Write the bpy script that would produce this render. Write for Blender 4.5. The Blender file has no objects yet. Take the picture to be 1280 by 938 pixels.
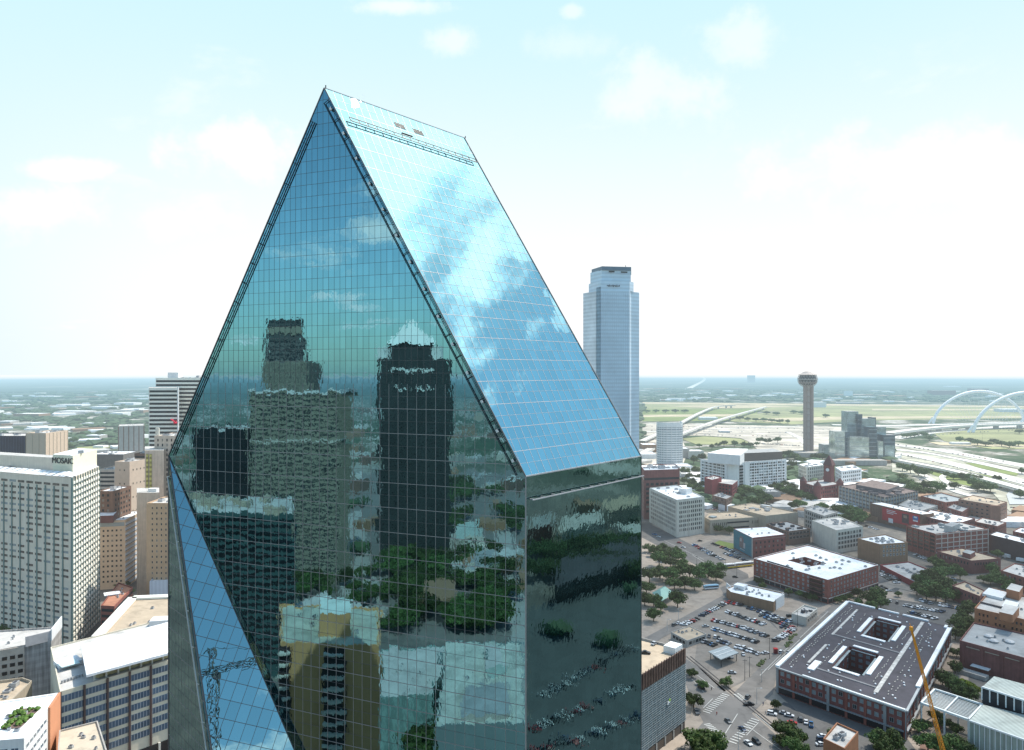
import bpy, bmesh, math, random
from mathutils import Vector, Matrix
rnd = random.Random(7)
SC = bpy.context.scene
COL = SC.collection
FPX, U0, V0, CH = 880.0, 640.0, 465.0, 171.0      # surveyed focal length in photo pixels, horizon, drone height

# ------------------------------------------------------------------ measuring helpers (photo bearings -> metres)
def R(u, v, z=0.0):
    Y = FPX * (CH - z) / (v - V0)
    return ((u - U0) / FPX * Y, Y)
def P(u, Y):
    return ((u - U0) / FPX * Y, Y)
def zat(v, Y):
    return CH + (V0 - v) / FPX * Y
FA = Vector((-32.4, 121.5)); FD = Vector((0.929, -0.370)); FN = Vector((-0.370, -0.929))   # line of the tower's front wall
def mir(p):                                       # a place seen mirrored in the front wall -> where it really stands
    p = Vector(p[:2]); d = (p - FA).dot(FN)
    q = p - 2 * d * FN
    return (q.x, q.y)
RA = Vector((2.1, 107.8)); RN = Vector((0.757, -0.654))
def mir2(p):                                      # the same for the right-hand wall
    p = Vector(p[:2]); d = (p - RA).dot(RN)
    q = p - 2 * d * RN
    return (q.x, q.y)

# ------------------------------------------------------------------ materials
def haze_group():  # haze painted in: each material mixed towards pale emission by distance from origin
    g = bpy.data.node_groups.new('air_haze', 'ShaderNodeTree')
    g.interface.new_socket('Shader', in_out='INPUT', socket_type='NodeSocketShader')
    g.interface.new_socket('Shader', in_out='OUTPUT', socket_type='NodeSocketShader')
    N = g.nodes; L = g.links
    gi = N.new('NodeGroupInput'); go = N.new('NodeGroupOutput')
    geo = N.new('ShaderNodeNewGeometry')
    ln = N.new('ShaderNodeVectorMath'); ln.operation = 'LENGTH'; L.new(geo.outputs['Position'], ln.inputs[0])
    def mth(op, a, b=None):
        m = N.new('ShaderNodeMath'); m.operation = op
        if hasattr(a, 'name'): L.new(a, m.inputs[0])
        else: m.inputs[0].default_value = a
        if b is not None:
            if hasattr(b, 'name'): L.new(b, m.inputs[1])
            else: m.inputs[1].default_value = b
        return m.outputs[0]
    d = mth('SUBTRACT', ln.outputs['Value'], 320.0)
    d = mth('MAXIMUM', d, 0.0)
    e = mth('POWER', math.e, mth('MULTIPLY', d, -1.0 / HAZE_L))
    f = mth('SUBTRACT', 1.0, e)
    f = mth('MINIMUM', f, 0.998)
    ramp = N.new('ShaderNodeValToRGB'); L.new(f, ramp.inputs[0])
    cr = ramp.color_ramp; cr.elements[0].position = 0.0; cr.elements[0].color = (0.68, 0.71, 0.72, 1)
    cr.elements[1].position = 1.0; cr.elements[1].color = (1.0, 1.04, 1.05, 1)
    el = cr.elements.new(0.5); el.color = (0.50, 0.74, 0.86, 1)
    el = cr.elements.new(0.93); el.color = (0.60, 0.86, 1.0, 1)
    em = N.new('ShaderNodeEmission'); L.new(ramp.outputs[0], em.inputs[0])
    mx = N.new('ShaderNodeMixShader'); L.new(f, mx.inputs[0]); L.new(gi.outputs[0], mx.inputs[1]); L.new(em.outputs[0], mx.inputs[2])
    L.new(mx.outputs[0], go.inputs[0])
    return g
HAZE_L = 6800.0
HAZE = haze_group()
MATS = {}
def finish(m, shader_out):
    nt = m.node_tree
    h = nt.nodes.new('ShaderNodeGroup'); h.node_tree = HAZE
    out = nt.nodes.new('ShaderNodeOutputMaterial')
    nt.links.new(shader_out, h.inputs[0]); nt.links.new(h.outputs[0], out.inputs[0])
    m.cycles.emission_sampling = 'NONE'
def M(name, col, rough=0.8, metal=0.0, var=0.18, scale=0.25, spec=0.3, fine=0.0, stripes=None, haze=True, streak=0.0):
    """procedural paint/stone: two octaves of world-space noise over a base colour; stripes=(axis z period, dark factor)."""
    if name in MATS: return MATS[name]
    m = bpy.data.materials.new(name); m.use_nodes = True
    nt = m.node_tree; N = nt.nodes; L = nt.links; N.clear()
    b = N.new('ShaderNodeBsdfPrincipled')
    b.inputs['Roughness'].default_value = rough; b.inputs['Metallic'].default_value = metal
    b.inputs['Specular IOR Level'].default_value = spec
    geo = N.new('ShaderNodeNewGeometry')
    n1 = N.new('ShaderNodeTexNoise'); n1.inputs['Scale'].default_value = scale; n1.inputs['Detail'].default_value = 5
    n1.inputs['Roughness'].default_value = 0.65
    L.new(geo.outputs['Position'], n1.inputs['Vector'])
    mr = N.new('ShaderNodeMapRange'); mr.inputs[1].default_value = 0.25; mr.inputs[2].default_value = 0.75
    mr.inputs[3].default_value = 1 - var; mr.inputs[4].default_value = 1 + var
    L.new(n1.outputs[0], mr.inputs[0])
    val = mr.outputs[0]
    if streak:
        mp = N.new('ShaderNodeMapping'); mp.inputs['Scale'].default_value = (1.2, 1.2, 0.06); L.new(geo.outputs['Position'], mp.inputs[0])
        n2 = N.new('ShaderNodeTexNoise'); n2.inputs['Scale'].default_value = 1.0; n2.inputs['Detail'].default_value = 3
        L.new(mp.outputs[0], n2.inputs['Vector'])
        m2 = N.new('ShaderNodeMapRange'); m2.inputs[1].default_value = 0.3; m2.inputs[2].default_value = 0.7
        m2.inputs[3].default_value = 1 - streak; m2.inputs[4].default_value = 1 + streak * 0.5
        L.new(n2.outputs[0], m2.inputs[0])
        k = N.new('ShaderNodeMath'); k.operation = 'MULTIPLY'; L.new(val, k.inputs[0]); L.new(m2.outputs[0], k.inputs[1]); val = k.outputs[0]
    if 'roof' in name or 'deck' in name or 'asphalt' in name or 'lot' in name or 'pavement' in name:
        n3 = N.new('ShaderNodeTexNoise'); n3.inputs['Scale'].default_value = .09; n3.inputs['Detail'].default_value = 8; n3.inputs['Roughness'].default_value = .7; n3.inputs['Distortion'].default_value = .6
        L.new(geo.outputs['Position'], n3.inputs['Vector'])
        m3 = N.new('ShaderNodeMapRange'); m3.inputs[1].default_value = .50; m3.inputs[2].default_value = .64; m3.inputs[3].default_value = 1.04; m3.inputs[4].default_value = .78; L.new(n3.outputs[0], m3.inputs[0])
        k = N.new('ShaderNodeMath'); k.operation = 'MULTIPLY'; L.new(val, k.inputs[0]); L.new(m3.outputs[0], k.inputs[1]); val = k.outputs[0]
    if stripes:
        sp = N.new('ShaderNodeSeparateXYZ'); L.new(geo.outputs['Position'], sp.inputs[0])
        a = N.new('ShaderNodeMath'); a.operation = 'MULTIPLY'; L.new(sp.outputs[stripes[2] if len(stripes) > 2 else 2], a.inputs[0]); a.inputs[1].default_value = 1 / stripes[0]
        f = N.new('ShaderNodeMath'); f.operation = 'FRACT'; L.new(a.outputs[0], f.inputs[0])
        g = N.new('ShaderNodeMath'); g.operation = 'GREATER_THAN'; L.new(f.outputs[0], g.inputs[0]); g.inputs[1].default_value = 0.5
        q = N.new('ShaderNodeMapRange'); L.new(g.outputs[0], q.inputs[0]); q.inputs[3].default_value = 1.0; q.inputs[4].default_value = stripes[1]
        k = N.new('ShaderNodeMath'); k.operation = 'MULTIPLY'; L.new(val, k.inputs[0]); L.new(q.outputs[0], k.inputs[1]); val = k.outputs[0]
    vm = N.new('ShaderNodeVectorMath'); vm.operation = 'SCALE'; vm.inputs[0].default_value = col[:3]; L.new(val, vm.inputs['Scale'])
    L.new(vm.outputs[0], b.inputs['Base Color'])
    finish(m, b.outputs[0])
    MATS[name] = m
    return m
def glassmat(name, col=(0.025, 0.035, 0.042), rough=0.25, spec=0.22, var=0.5, scale=0.09, metal=0.0):
    return M(name, col, rough=rough, metal=metal, var=var, scale=scale, spec=spec)
def mirror(name, tint, bump=0.0, scale=(0.6, 0.6, 0.25), dark=(0.01, 0.03, 0.035), pane_var=0.06, diff=0.12):
    """coated window glass: a tinted mirror with slightly uneven panes."""
    m = bpy.data.materials.new(name); m.use_nodes = True
    nt = m.node_tree; N = nt.nodes; L = nt.links; N.clear()
    tc = N.new('ShaderNodeNewGeometry')
    mp = N.new('ShaderNodeMapping'); mp.inputs['Scale'].default_value = scale; L.new(tc.outputs['Position'], mp.inputs[0])
    nz = N.new('ShaderNodeTexNoise'); nz.inputs['Scale'].default_value = 1.0; nz.inputs['Detail'].default_value = 2.0
    L.new(mp.outputs[0], nz.inputs['Vector'])
    bp = N.new('ShaderNodeBump'); bp.inputs['Strength'].default_value = 1.0; bp.inputs['Distance'].default_value = bump
    L.new(nz.outputs[0], bp.inputs['Height'])
    mi = N.new('ShaderNodeTexNoise'); mi.inputs['Scale'].default_value = 0.35; L.new(tc.outputs['Position'], mi.inputs['Vector'])
    rp = N.new('ShaderNodeAttribute'); rp.attribute_name = 'pane'; 
    mr = N.new('ShaderNodeMapRange'); L.new(rp.outputs['Fac'], mr.inputs[0]); mr.inputs[3].default_value = 1 - pane_var; mr.inputs[4].default_value = 1 + pane_var
    vm = N.new('ShaderNodeVectorMath'); vm.operation = 'SCALE'; vm.inputs[0].default_value = tint; L.new(mr.outputs[0], vm.inputs['Scale'])
    gl = N.new('ShaderNodeBsdfGlossy'); gl.inputs['Roughness'].default_value = 0.0; L.new(vm.outputs[0], gl.inputs['Color']); L.new(bp.outputs[0], gl.inputs['Normal'])
    df = N.new('ShaderNodeBsdfDiffuse'); df.inputs['Color'].default_value = (*dark, 1)
    fr = N.new('ShaderNodeFresnel'); fr.inputs['IOR'].default_value = 1.5; L.new(bp.outputs[0], fr.inputs['Normal'])
    g2 = N.new('ShaderNodeBsdfGlossy'); g2.inputs['Roughness'].default_value = 0.0; g2.inputs['Color'].default_value = (.50, .62, .64, 1); L.new(bp.outputs[0], g2.inputs['Normal'])
    m1 = N.new('ShaderNodeMixShader'); m1.inputs[0].default_value = diff; L.new(gl.outputs[0], m1.inputs[1]); L.new(df.outputs[0], m1.inputs[2])
    m2 = N.new('ShaderNodeMixShader'); L.new(fr.outputs[0], m2.inputs[0]); L.new(m1.outputs[0], m2.inputs[1]); L.new(g2.outputs[0], m2.inputs[2])
    finish(m, m2.outputs[0])
    MATS[name] = m
    return m

# ------------------------------------------------------------------ objects
def wl(o):
    v = Vector((0, 0, 0))
    while o is not None:
        v += o.location; o = o.parent
    return v
def tag(o, label=None, cat=None, group=None, kind=None):
    if label: o['label'] = label
    if cat: o['category'] = cat
    if group: o['group'] = group
    if kind: o['kind'] = kind
    return o
def empty(name, loc, label=None, cat=None, group=None):
    o = bpy.data.objects.new(name, None); COL.objects.link(o); o.location = loc
    o.empty_display_size = 1
    return tag(o, label, cat, group)
class MB:
    def __init__(s): s.v = []; s.f = []; s.m = []
    def quad(s, pts, mi=0):
        k = len(s.v); s.v += [tuple(p) for p in pts]; s.f.append(tuple(range(k, k + len(pts)))); s.m.append(mi); return s
    def box(s, c, d, rz=0.0, mi=0):
        cx, cy, cz = c; a, b, h = d[0] / 2, d[1] / 2, d[2] / 2; ca, sa = math.cos(rz), math.sin(rz); k = len(s.v)
        for z in (-h, h):
            for x, y in ((-a, -b), (a, -b), (a, b), (-a, b)):
                s.v.append((cx + x * ca - y * sa, cy + x * sa + y * ca, cz + z))
        for q in ((3, 2, 1, 0), (4, 5, 6, 7), (0, 1, 5, 4), (1, 2, 6, 5), (2, 3, 7, 6), (3, 0, 4, 7)):
            s.f.append(tuple(k + i for i in q)); s.m.append(mi)
        return s
    def prism(s, poly, z0, z1, mi=0, top=None, bottom=False):
        n = len(poly); k = len(s.v)
        s.v += [(p[0], p[1], z0) for p in poly] + [(p[0], p[1], z1) for p in poly]
        for i in range(n):
            j = (i + 1) % n; s.f.append((k + i, k + j, k + n + j, k + n + i)); s.m.append(mi)
        s.f.append(tuple(k + n + i for i in range(n))); s.m.append(mi if top is None else top)
        if bottom: s.f.append(tuple(k + i for i in reversed(range(n)))); s.m.append(mi)
        return s
    def bar(s, a, b, w, h, up=(0, 0, 1), mi=0):
        a = Vector(a); b = Vector(b); d = (b - a)
        if d.length < 1e-6: return s
        t = d.normalized(); up = Vector(up); x = t.cross(up)
        if x.length < 1e-5: x = t.cross(Vector((1, 0, 0)))
        x.normalize(); y = x.cross(t).normalized(); k = len(s.v)
        for e in (a, b):
            for i, j in ((-1, -1), (1, -1), (1, 1), (-1, 1)):
                s.v.append(tuple(e + x * (i * w / 2) + y * (j * h / 2)))
        for q in ((3, 2, 1, 0), (4, 5, 6, 7), (0, 1, 5, 4), (1, 2, 6, 5), (2, 3, 7, 6), (3, 0, 4, 7)):
            s.f.append(tuple(k + i for i in q)); s.m.append(mi)
        return s
    def tube(s, a, b, r0, r1=None, n=8, mi=0, cap=True):
        r1 = r0 if r1 is None else r1
        a = Vector(a); b = Vector(b); t = (b - a).normalized(); x = t.orthogonal().normalized(); y = t.cross(x); k = len(s.v)
        for e, r in ((a, r0), (b, r1)):
            for i in range(n):
                q = 2 * math.pi * i / n; s.v.append(tuple(e + x * (r * math.cos(q)) + y * (r * math.sin(q))))
        for i in range(n):
            j = (i + 1) % n; s.f.append((k + i, k + j, k + n + j, k + n + i)); s.m.append(mi)
        if cap:
            s.f.append(tuple(k + n + i for i in range(n))); s.m.append(mi); s.f.append(tuple(k + i for i in reversed(range(n)))); s.m.append(mi)
        return s
    def lathe(s, c, prof, n=24, mi=0):
        k = len(s.v)
        for r, z in prof:
            for i in range(n):
                q = 2 * math.pi * i / n; s.v.append((c[0] + r * math.cos(q), c[1] + r * math.sin(q), c[2] + z))
        for a in range(len(prof) - 1):
            for i in range(n):
                j = (i + 1) % n; s.f.append((k + a * n + i, k + a * n + j, k + (a + 1) * n + j, k + (a + 1) * n + i)); s.m.append(mi)
        s.f.append(tuple(k + (len(prof) - 1) * n + i for i in range(n))); s.m.append(mi)
        return s
    def build(s, name, mats, parent=None, loc=None, smooth=False):
        if not isinstance(mats, (list, tuple)): mats = [mats]
        me = bpy.data.meshes.new(name)
        base = wl(parent) if parent is not None else Vector((0, 0, 0))
        org = base
        if parent is None and loc is not None: org = Vector(loc)
        me.from_pydata([(x - org.x, y - org.y, z - org.z) for x, y, z in s.v], [], s.f)
        for m in mats: me.materials.append(m)
        if len(mats) > 1: me.polygons.foreach_set('material_index', s.m)
        if smooth: me.polygons.foreach_set('use_smooth', [True] * len(s.f))
        me.update()
        o = bpy.data.objects.new(name, me); COL.objects.link(o)
        if parent is not None: o.parent = parent
        elif loc is not None: o.location = loc
        return o
def ccw(poly):
    a = sum(poly[i][0] * poly[(i + 1) % len(poly)][1] - poly[(i + 1) % len(poly)][0] * poly[i][1] for i in range(len(poly)))
    return list(poly) if a > 0 else list(reversed(poly))
def inset(poly, d):
    """move each edge of a convex ccw polygon inwards by d"""
    n = len(poly); out = []
    for i in range(n):
        p0 = Vector(poly[i - 1][:2]); p1 = Vector(poly[i][:2]); p2 = Vector(poly[(i + 1) % n][:2])
        e1 = (p1 - p0).normalized(); e2 = (p2 - p1).normalized()
        n1 = Vector((-e1.y, e1.x)); n2 = Vector((-e2.y, e2.x))
        k = 1 + n1.dot(n2)
        q = p1 + (n1 + n2) * (d / max(k, 0.3))
        out.append((q.x, q.y))
    return out
EYE = Vector((0, 0)); TWR = Vector((-15, 112))
def facing(poly, eye=EYE):
    out = []
    for i in range(len(poly)):
        p = Vector(poly[i][:2]); q = Vector(poly[(i + 1) % len(poly)][:2]); d = q - p
        n = Vector((d.y, -d.x))
        if n.dot(eye - (p + q) / 2) > 0 and d.length > 1.5: out.append(i)
    return out
WCACHE = {}
def window_mesh(w, h, gm, fm, bars=0, fr=0.14, depth=0.10):
    key = (round(w, 2), round(h, 2), gm.name, fm.name, bars, fr)
    if key in WCACHE: return WCACHE[key]
    s = MB(); a, b = w / 2, h / 2; ia, ib = a - fr, b - fr; D = depth; d = 0.02
    O = [(-a, -b), (a, -b), (a, b), (-a, b)]; I = [(-ia, -ib), (ia, -ib), (ia, ib), (-ia, ib)]
    for i in range(4):
        j = (i + 1) % 4
        s.quad([(O[i][0], -D, O[i][1]), (O[j][0], -D, O[j][1]), (I[j][0], -D, I[j][1]), (I[i][0], -D, I[i][1])], 1)
        s.quad([(O[i][0], 0.0, O[i][1]), (O[j][0], 0.0, O[j][1]), (O[j][0], -D, O[j][1]), (O[i][0], -D, O[i][1])], 1)
        s.quad([(I[i][0], -D, I[i][1]), (I[j][0], -D, I[j][1]), (I[j][0], -d, I[j][1]), (I[i][0], -d, I[i][1])], 1)
    s.quad([(I[0][0], -d, I[0][1]), (I[1][0], -d, I[1][1]), (I[2][0], -d, I[2][1]), (I[3][0], -d, I[3][1])], 0)
    for k in range(bars):
        x = -ia + 2 * ia * (k + 1) / (bars + 1); s.box((x, -(D + d) / 2, 0), (0.09, D - d, 2 * ib), 0, 1)
    me = bpy.data.meshes.new('window'); me.from_pydata(s.v, [], s.f); me.materials.append(gm); me.materials.append(fm)
    me.polygons.foreach_set('material_index', s.m); me.update()
    WCACHE[key] = me
    return me
BUD = {}
WMAX = 100
def windows(root, poly, z0, z1, px, pz, w, h, gm, fm, eye=EYE, edges=None, mx=1.0, bars=0, skip=None, fr=0.14, name='window', alt=None, off=0.0, drop=0.0):
    base = wl(root); spots = []; wr_ = random.Random(len(root.name) * 7 + int(abs(z1 * 10)))
    if alt is None and gm.name == 'dark_glass': alt = M('window_blinds', (.20, .19, .17), rough=.5, var=.4, scale=.5, spec=.5)
    for i in (facing(poly, eye) if edges is None else edges):
        p = Vector(poly[i][:2]); q = Vector(poly[(i + 1) % len(poly)][:2]); d = q - p; Ln = d.length
        n = int((Ln - 2 * mx) / px)
        if n < 1: continue
        t = d / Ln; ang = math.atan2(t.y, t.x); m = int((z1 - z0) / pz + 1e-3); nrm = Vector((t.y, -t.x))
        for c in range(n):
            x = (Ln - n * px) / 2 + (c + .5) * px; pt = p + t * x + nrm * (0.015 + off)
            for r in range(m):
                z = z1 - (r + .5) * pz
                if skip and skip(i, c, r, n, m): continue
                if drop and rnd.random() < drop: continue
                spots.append(((pt - eye).length + abs(z - CH) * .2, pt.x, pt.y, z, ang, c, r))
    spots.sort()
    left = WMAX - BUD.get(root.name, 0)
    me = window_mesh(w, h, gm, fm, bars, fr)
    me2 = window_mesh(w, h, alt, fm, bars, fr) if alt else None
    for d, x, y, z, a, c, r in spots[:max(0, left)]:
        o = bpy.data.objects.new(name, me2 if (me2 and wr_.random() < .2) else me); COL.objects.link(o); o.parent = root
        o.location = (x - base.x, y - base.y, z - base.z); o.rotation_euler = (0, 0, a)
    BUD[root.name] = BUD.get(root.name, 0) + min(len(spots), max(0, left))
    rest = spots[max(0, left):]
    if rest:
        V = []; F = []; MI = []
        vv = [v.co.copy() for v in me.vertices]; ff = [tuple(p.vertices) for p in me.polygons]; mm = [p.material_index for p in me.polygons]
        for d, x, y, z, a, c, r in rest:
            k = len(V); ca, sa = math.cos(a), math.sin(a)
            V += [(x + v.x * ca - v.y * sa - base.x, y + v.x * sa + v.y * ca - base.y, z + v.z - base.z) for v in vv]
            F += [tuple(k + i for i in f) for f in ff]
            sw = 2 if (alt and wr_.random() < .3) else 0
            MI += [sw if q == 0 else q for q in mm]
        m2 = bpy.data.meshes.new('windows'); m2.from_pydata(V, [], F)
        m2.materials.append(gm); m2.materials.append(fm); m2.materials.append(alt or gm)
        m2.polygons.foreach_set('material_index', MI); m2.update()
        o = bpy.data.objects.new('windows', m2); COL.objects.link(o); o.parent = root; o['kind'] = 'stuff'
def bands(root, poly, z0, z1, pz, h, mat, eye=EYE, edges=None, mx=0.6, proud=0.08, name='window_band', seg=0, post=None):
    b0 = z1
    for i in (facing(poly, eye) if edges is None else edges):
        p = Vector(poly[i][:2]); q = Vector(poly[(i + 1) % len(poly)][:2]); d = q - p; Ln = d.length; t = d / Ln; nr = Vector((t.y, -t.x))
        n = int((z1 - z0) / pz + 1e-3)
        for r in range(n):
            z = z1 - (r + .5) * pz; s = MB(); c = (p + q) / 2 + nr * (proud / 2 - 0.01)
            s.box((c.x, c.y, z), (Ln - 2 * mx, proud + .02, h), math.atan2(t.y, t.x), 0)
            if seg:
                k = int((Ln - 2 * mx) / seg)
                for j in range(1, k):
                    cc = p + t * (mx + (Ln - 2 * mx) * j / k) + nr * (proud + .02)
                    s.box((cc.x, cc.y, z), (0.25, 0.08, h), math.atan2(t.y, t.x), 1)
            s.build(name, [mat, post or mat], root)
def ribs(root, poly, z0, z1, px, w, proud, mat, eye=EYE, edges=None, mx=0.0, name='pilaster', single=True):
    s = MB(); cnt = 0
    for i in (facing(poly, eye) if edges is None else edges):
        p = Vector(poly[i][:2]); q = Vector(poly[(i + 1) % len(poly)][:2]); d = q - p; Ln = d.length; t = d / Ln; nr = Vector((t.y, -t.x))
        n = max(1, round((Ln - 2 * mx) / px))
        for j in range(n + 1):
            c = p + t * (mx + (Ln - 2 * mx) * j / n) + nr * (proud / 2 - 0.02)
            s.box((c.x, c.y, (z0 + z1) / 2), (w, proud, z1 - z0), math.atan2(t.y, t.x), 0)
            if not single:
                s.build(name, mat, root); s = MB()
    if single and s.v: s.build(name + '_lattice' if name == 'mullion' else name, mat, root)
def roof_stuff(root, poly, z, n, mat, seed=1, size=(1.5, 4), name='air_unit', hmax=2.0, dark=None):
    r = random.Random(seed); c = Vector((0, 0))
    for p in poly: c += Vector(p[:2])
    c /= len(poly)
    e = Vector(poly[1][:2]) - Vector(poly[0][:2]); ang = math.atan2(e.y, e.x)
    made = []
    for k in range(n):
        for _ in range(30):
            w = [r.random() ** .8 for _ in poly]; sw = sum(w)
            q = Vector((0, 0))
            for p, a in zip(poly, w): q += Vector(p[:2]) * (a / sw)
            q = c + (q - c) * 1.5
            if all((q - m).length > size[1] * 1.3 for m in made) and inpoly(q, inset(poly, 2.5)): break
        else: continue
        made.append(q); a = r.uniform(*size); b = r.uniform(*size); h = r.uniform(.8, hmax)
        s = MB().box((q.x, q.y, z + h / 2), (a, b, h), ang)
        s.box((q.x, q.y, z + h + .12), (a * .6, b * .6, .2), ang, 1)
        s.build(name, [mat, dark or mat], root)
def inpoly(q, poly):
    for i in range(len(poly)):
        a = Vector(poly[i][:2]); b = Vector(poly[(i + 1) % len(poly)][:2])
        if (b - a).cross(q - a) < 0: return False
    return True
MINI = []
def bld(name, label, cat, poly, z, wall, roof, par=0.9, z0=0.0, group=None, capm=None, parw=0.45, roofdrop=None):
    """walls with a parapet round a sunk roof; children: wall, roof, coping"""
    poly = ccw(poly)
    cx = sum(p[0] for p in poly) / len(poly); cy = sum(p[1] for p in poly) / len(poly)
    root = empty(name, (cx, cy, z0), label, cat, group)
    s = MB(); n = len(poly); ins = inset(poly, parw)
    for i in range(n):
        j = (i + 1) % n; a, b, c, d = poly[i], poly[j], ins[j], ins[i]
        s.quad([(a[0], a[1], z0), (b[0], b[1], z0), (b[0], b[1], z), (a[0], a[1], z)])
        if par > 0: s.quad([(d[0], d[1], z), (c[0], c[1], z), (c[0], c[1], z - par), (d[0], d[1], z - par)])
    s.build('wall', wall, root)
    t = MB()
    for i in range(n):
        j = (i + 1) % n; a, b, c, d = poly[i], poly[j], ins[j], ins[i]
        t.quad([(a[0], a[1], z), (b[0], b[1], z), (c[0], c[1], z), (d[0], d[1], z)])
    t.build('coping', capm or wall, root)
    MB().quad([(p[0], p[1], z - par) for p in ins]).build('roof', roof, root)
    if cat != 'hall' and MINI: roof_stuff(root, poly, z - par, 5, MINI[0], int(abs(cx * 3)) % 97, (.7, 1.6), name='vent', hmax=1.1, dark=MINI[1])
    return root, poly
def block(root, poly, z0, z1, wall, roof=None, name='penthouse'):
    poly = ccw(poly)
    return MB().prism(poly, z0, z1, 0, 1 if roof else None).build(name, [wall, roof] if roof else wall, root), poly
def grow(p, d1, l1, d2, l2):
    a = Vector(p[:2]); d1 = Vector(d1).normalized() * l1; d2 = Vector(d2).normalized() * l2
    return [tuple(a), tuple(a + d1), tuple(a + d1 + d2), tuple(a + d2)]
def sheet(name, pts, z, mat, kind='structure'):
    o = MB().quad([(p[0], p[1], z) for p in ccw(pts)]).build(name, mat)
    o['kind'] = kind
    return o
def line2(p, q, w):
    p = Vector(p[:2]); q = Vector(q[:2]); t = (q - p).normalized(); n = Vector((-t.y, t.x)) * w / 2
    return [tuple(p + n), tuple(q + n), tuple(q - n), tuple(p - n)]
def ribbon(pts, w, z, th, s=None):
    """deck along pts [(x,y,z)], width w, thickness th"""
    s = s or MB(); P3 = [Vector(p) for p in pts]; n = len(P3); k = len(s.v)
    for i, p in enumerate(P3):
        t = (P3[min(i + 1, n - 1)] - P3[max(i - 1, 0)]); t.z = 0; t.normalize(); x = Vector((-t.y, t.x, 0)) * w / 2
        for q in (p + x, p - x): s.v.append((q.x, q.y, q.z)); s.v.append((q.x, q.y, q.z - th))
    for i in range(n - 1):
        a = k + i * 4; b = a + 4
        for f in ((a, a + 2, b + 2, b), (a + 1, b + 1, b + 3, a + 3), (a, b, b + 1, a + 1), (a + 2, a + 3, b + 3, b + 2)):
            s.f.append(f); s.m.append(0)
    return s
ORD = ['first', 'second', 'third', 'fourth', 'fifth', 'sixth', 'seventh', 'eighth', 'ninth', 'tenth', 'eleventh', 'twelfth', 'thirteenth', 'fourteenth', 'fifteenth', 'sixteenth',
       'seventeenth', 'eighteenth', 'nineteenth', 'twentieth', 'twenty-first', 'twenty-second', 'twenty-third', 'twenty-fourth', 'twenty-fifth', 'twenty-sixth', 'twenty-seventh', 'twenty-eighth']
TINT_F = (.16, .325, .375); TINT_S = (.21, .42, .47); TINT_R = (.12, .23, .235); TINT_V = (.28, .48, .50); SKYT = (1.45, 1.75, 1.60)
# ================================================================== the glass tower
A3 = Vector((-32.4, 121.5, 220.0)); UD = Vector((0.654, 0.757, 0)).normalized(); FD3 = Vector((0.929, -0.370, 0)).normalized()
ZS = 155.0
D3 = Vector((2.1, 107.8, ZS)); E3 = Vector((-65.7, 134.7, ZS)); RL = 34.3
B3 = A3 + UD * RL; C3 = D3 + UD * RL; F3 = E3 + UD * RL
S3 = Vector((-17.9, 84.7, 1.0)); K3 = Vector((2.1, 107.8, 30.0))
def at0(p): return Vector((p.x, p.y, 0.0))
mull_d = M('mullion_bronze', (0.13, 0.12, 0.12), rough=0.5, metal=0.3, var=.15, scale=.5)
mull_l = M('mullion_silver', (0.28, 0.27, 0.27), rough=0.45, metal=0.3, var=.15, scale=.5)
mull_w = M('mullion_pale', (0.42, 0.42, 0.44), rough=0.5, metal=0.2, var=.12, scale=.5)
steel = M('painted_steel', (0.55, 0.58, 0.58), rough=.45, metal=.4)
dark_steel = M('dark_steel', (0.045, 0.05, 0.055), rough=.5, metal=.4)
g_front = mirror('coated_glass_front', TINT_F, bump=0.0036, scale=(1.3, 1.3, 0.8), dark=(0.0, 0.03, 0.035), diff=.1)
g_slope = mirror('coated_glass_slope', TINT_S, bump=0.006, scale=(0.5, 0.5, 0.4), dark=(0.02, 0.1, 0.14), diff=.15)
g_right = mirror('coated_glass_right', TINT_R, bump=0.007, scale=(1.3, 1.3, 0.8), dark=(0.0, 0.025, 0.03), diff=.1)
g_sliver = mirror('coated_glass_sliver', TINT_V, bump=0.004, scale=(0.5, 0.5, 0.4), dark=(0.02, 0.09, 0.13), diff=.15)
def clip_convex(pts, o, d):
    """2D line o + t d against a convex ccw polygon -> (t0, t1) or None"""
    t0, t1 = -1e9, 1e9
    for i in range(len(pts)):
        a = pts[i]; b = pts[(i + 1) % len(pts)]; e = b - a; n = Vector((-e.y, e.x))
        den = n.dot(d); num = n.dot(a - o)
        if abs(den) < 1e-9:
            if num > 1e-6: return None
            continue
        t = num / den
        if den > 0: t0 = max(t0, t)
        else: t1 = min(t1, t)
    return (t0, t1) if t1 - t0 > 0.05 else None
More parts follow.
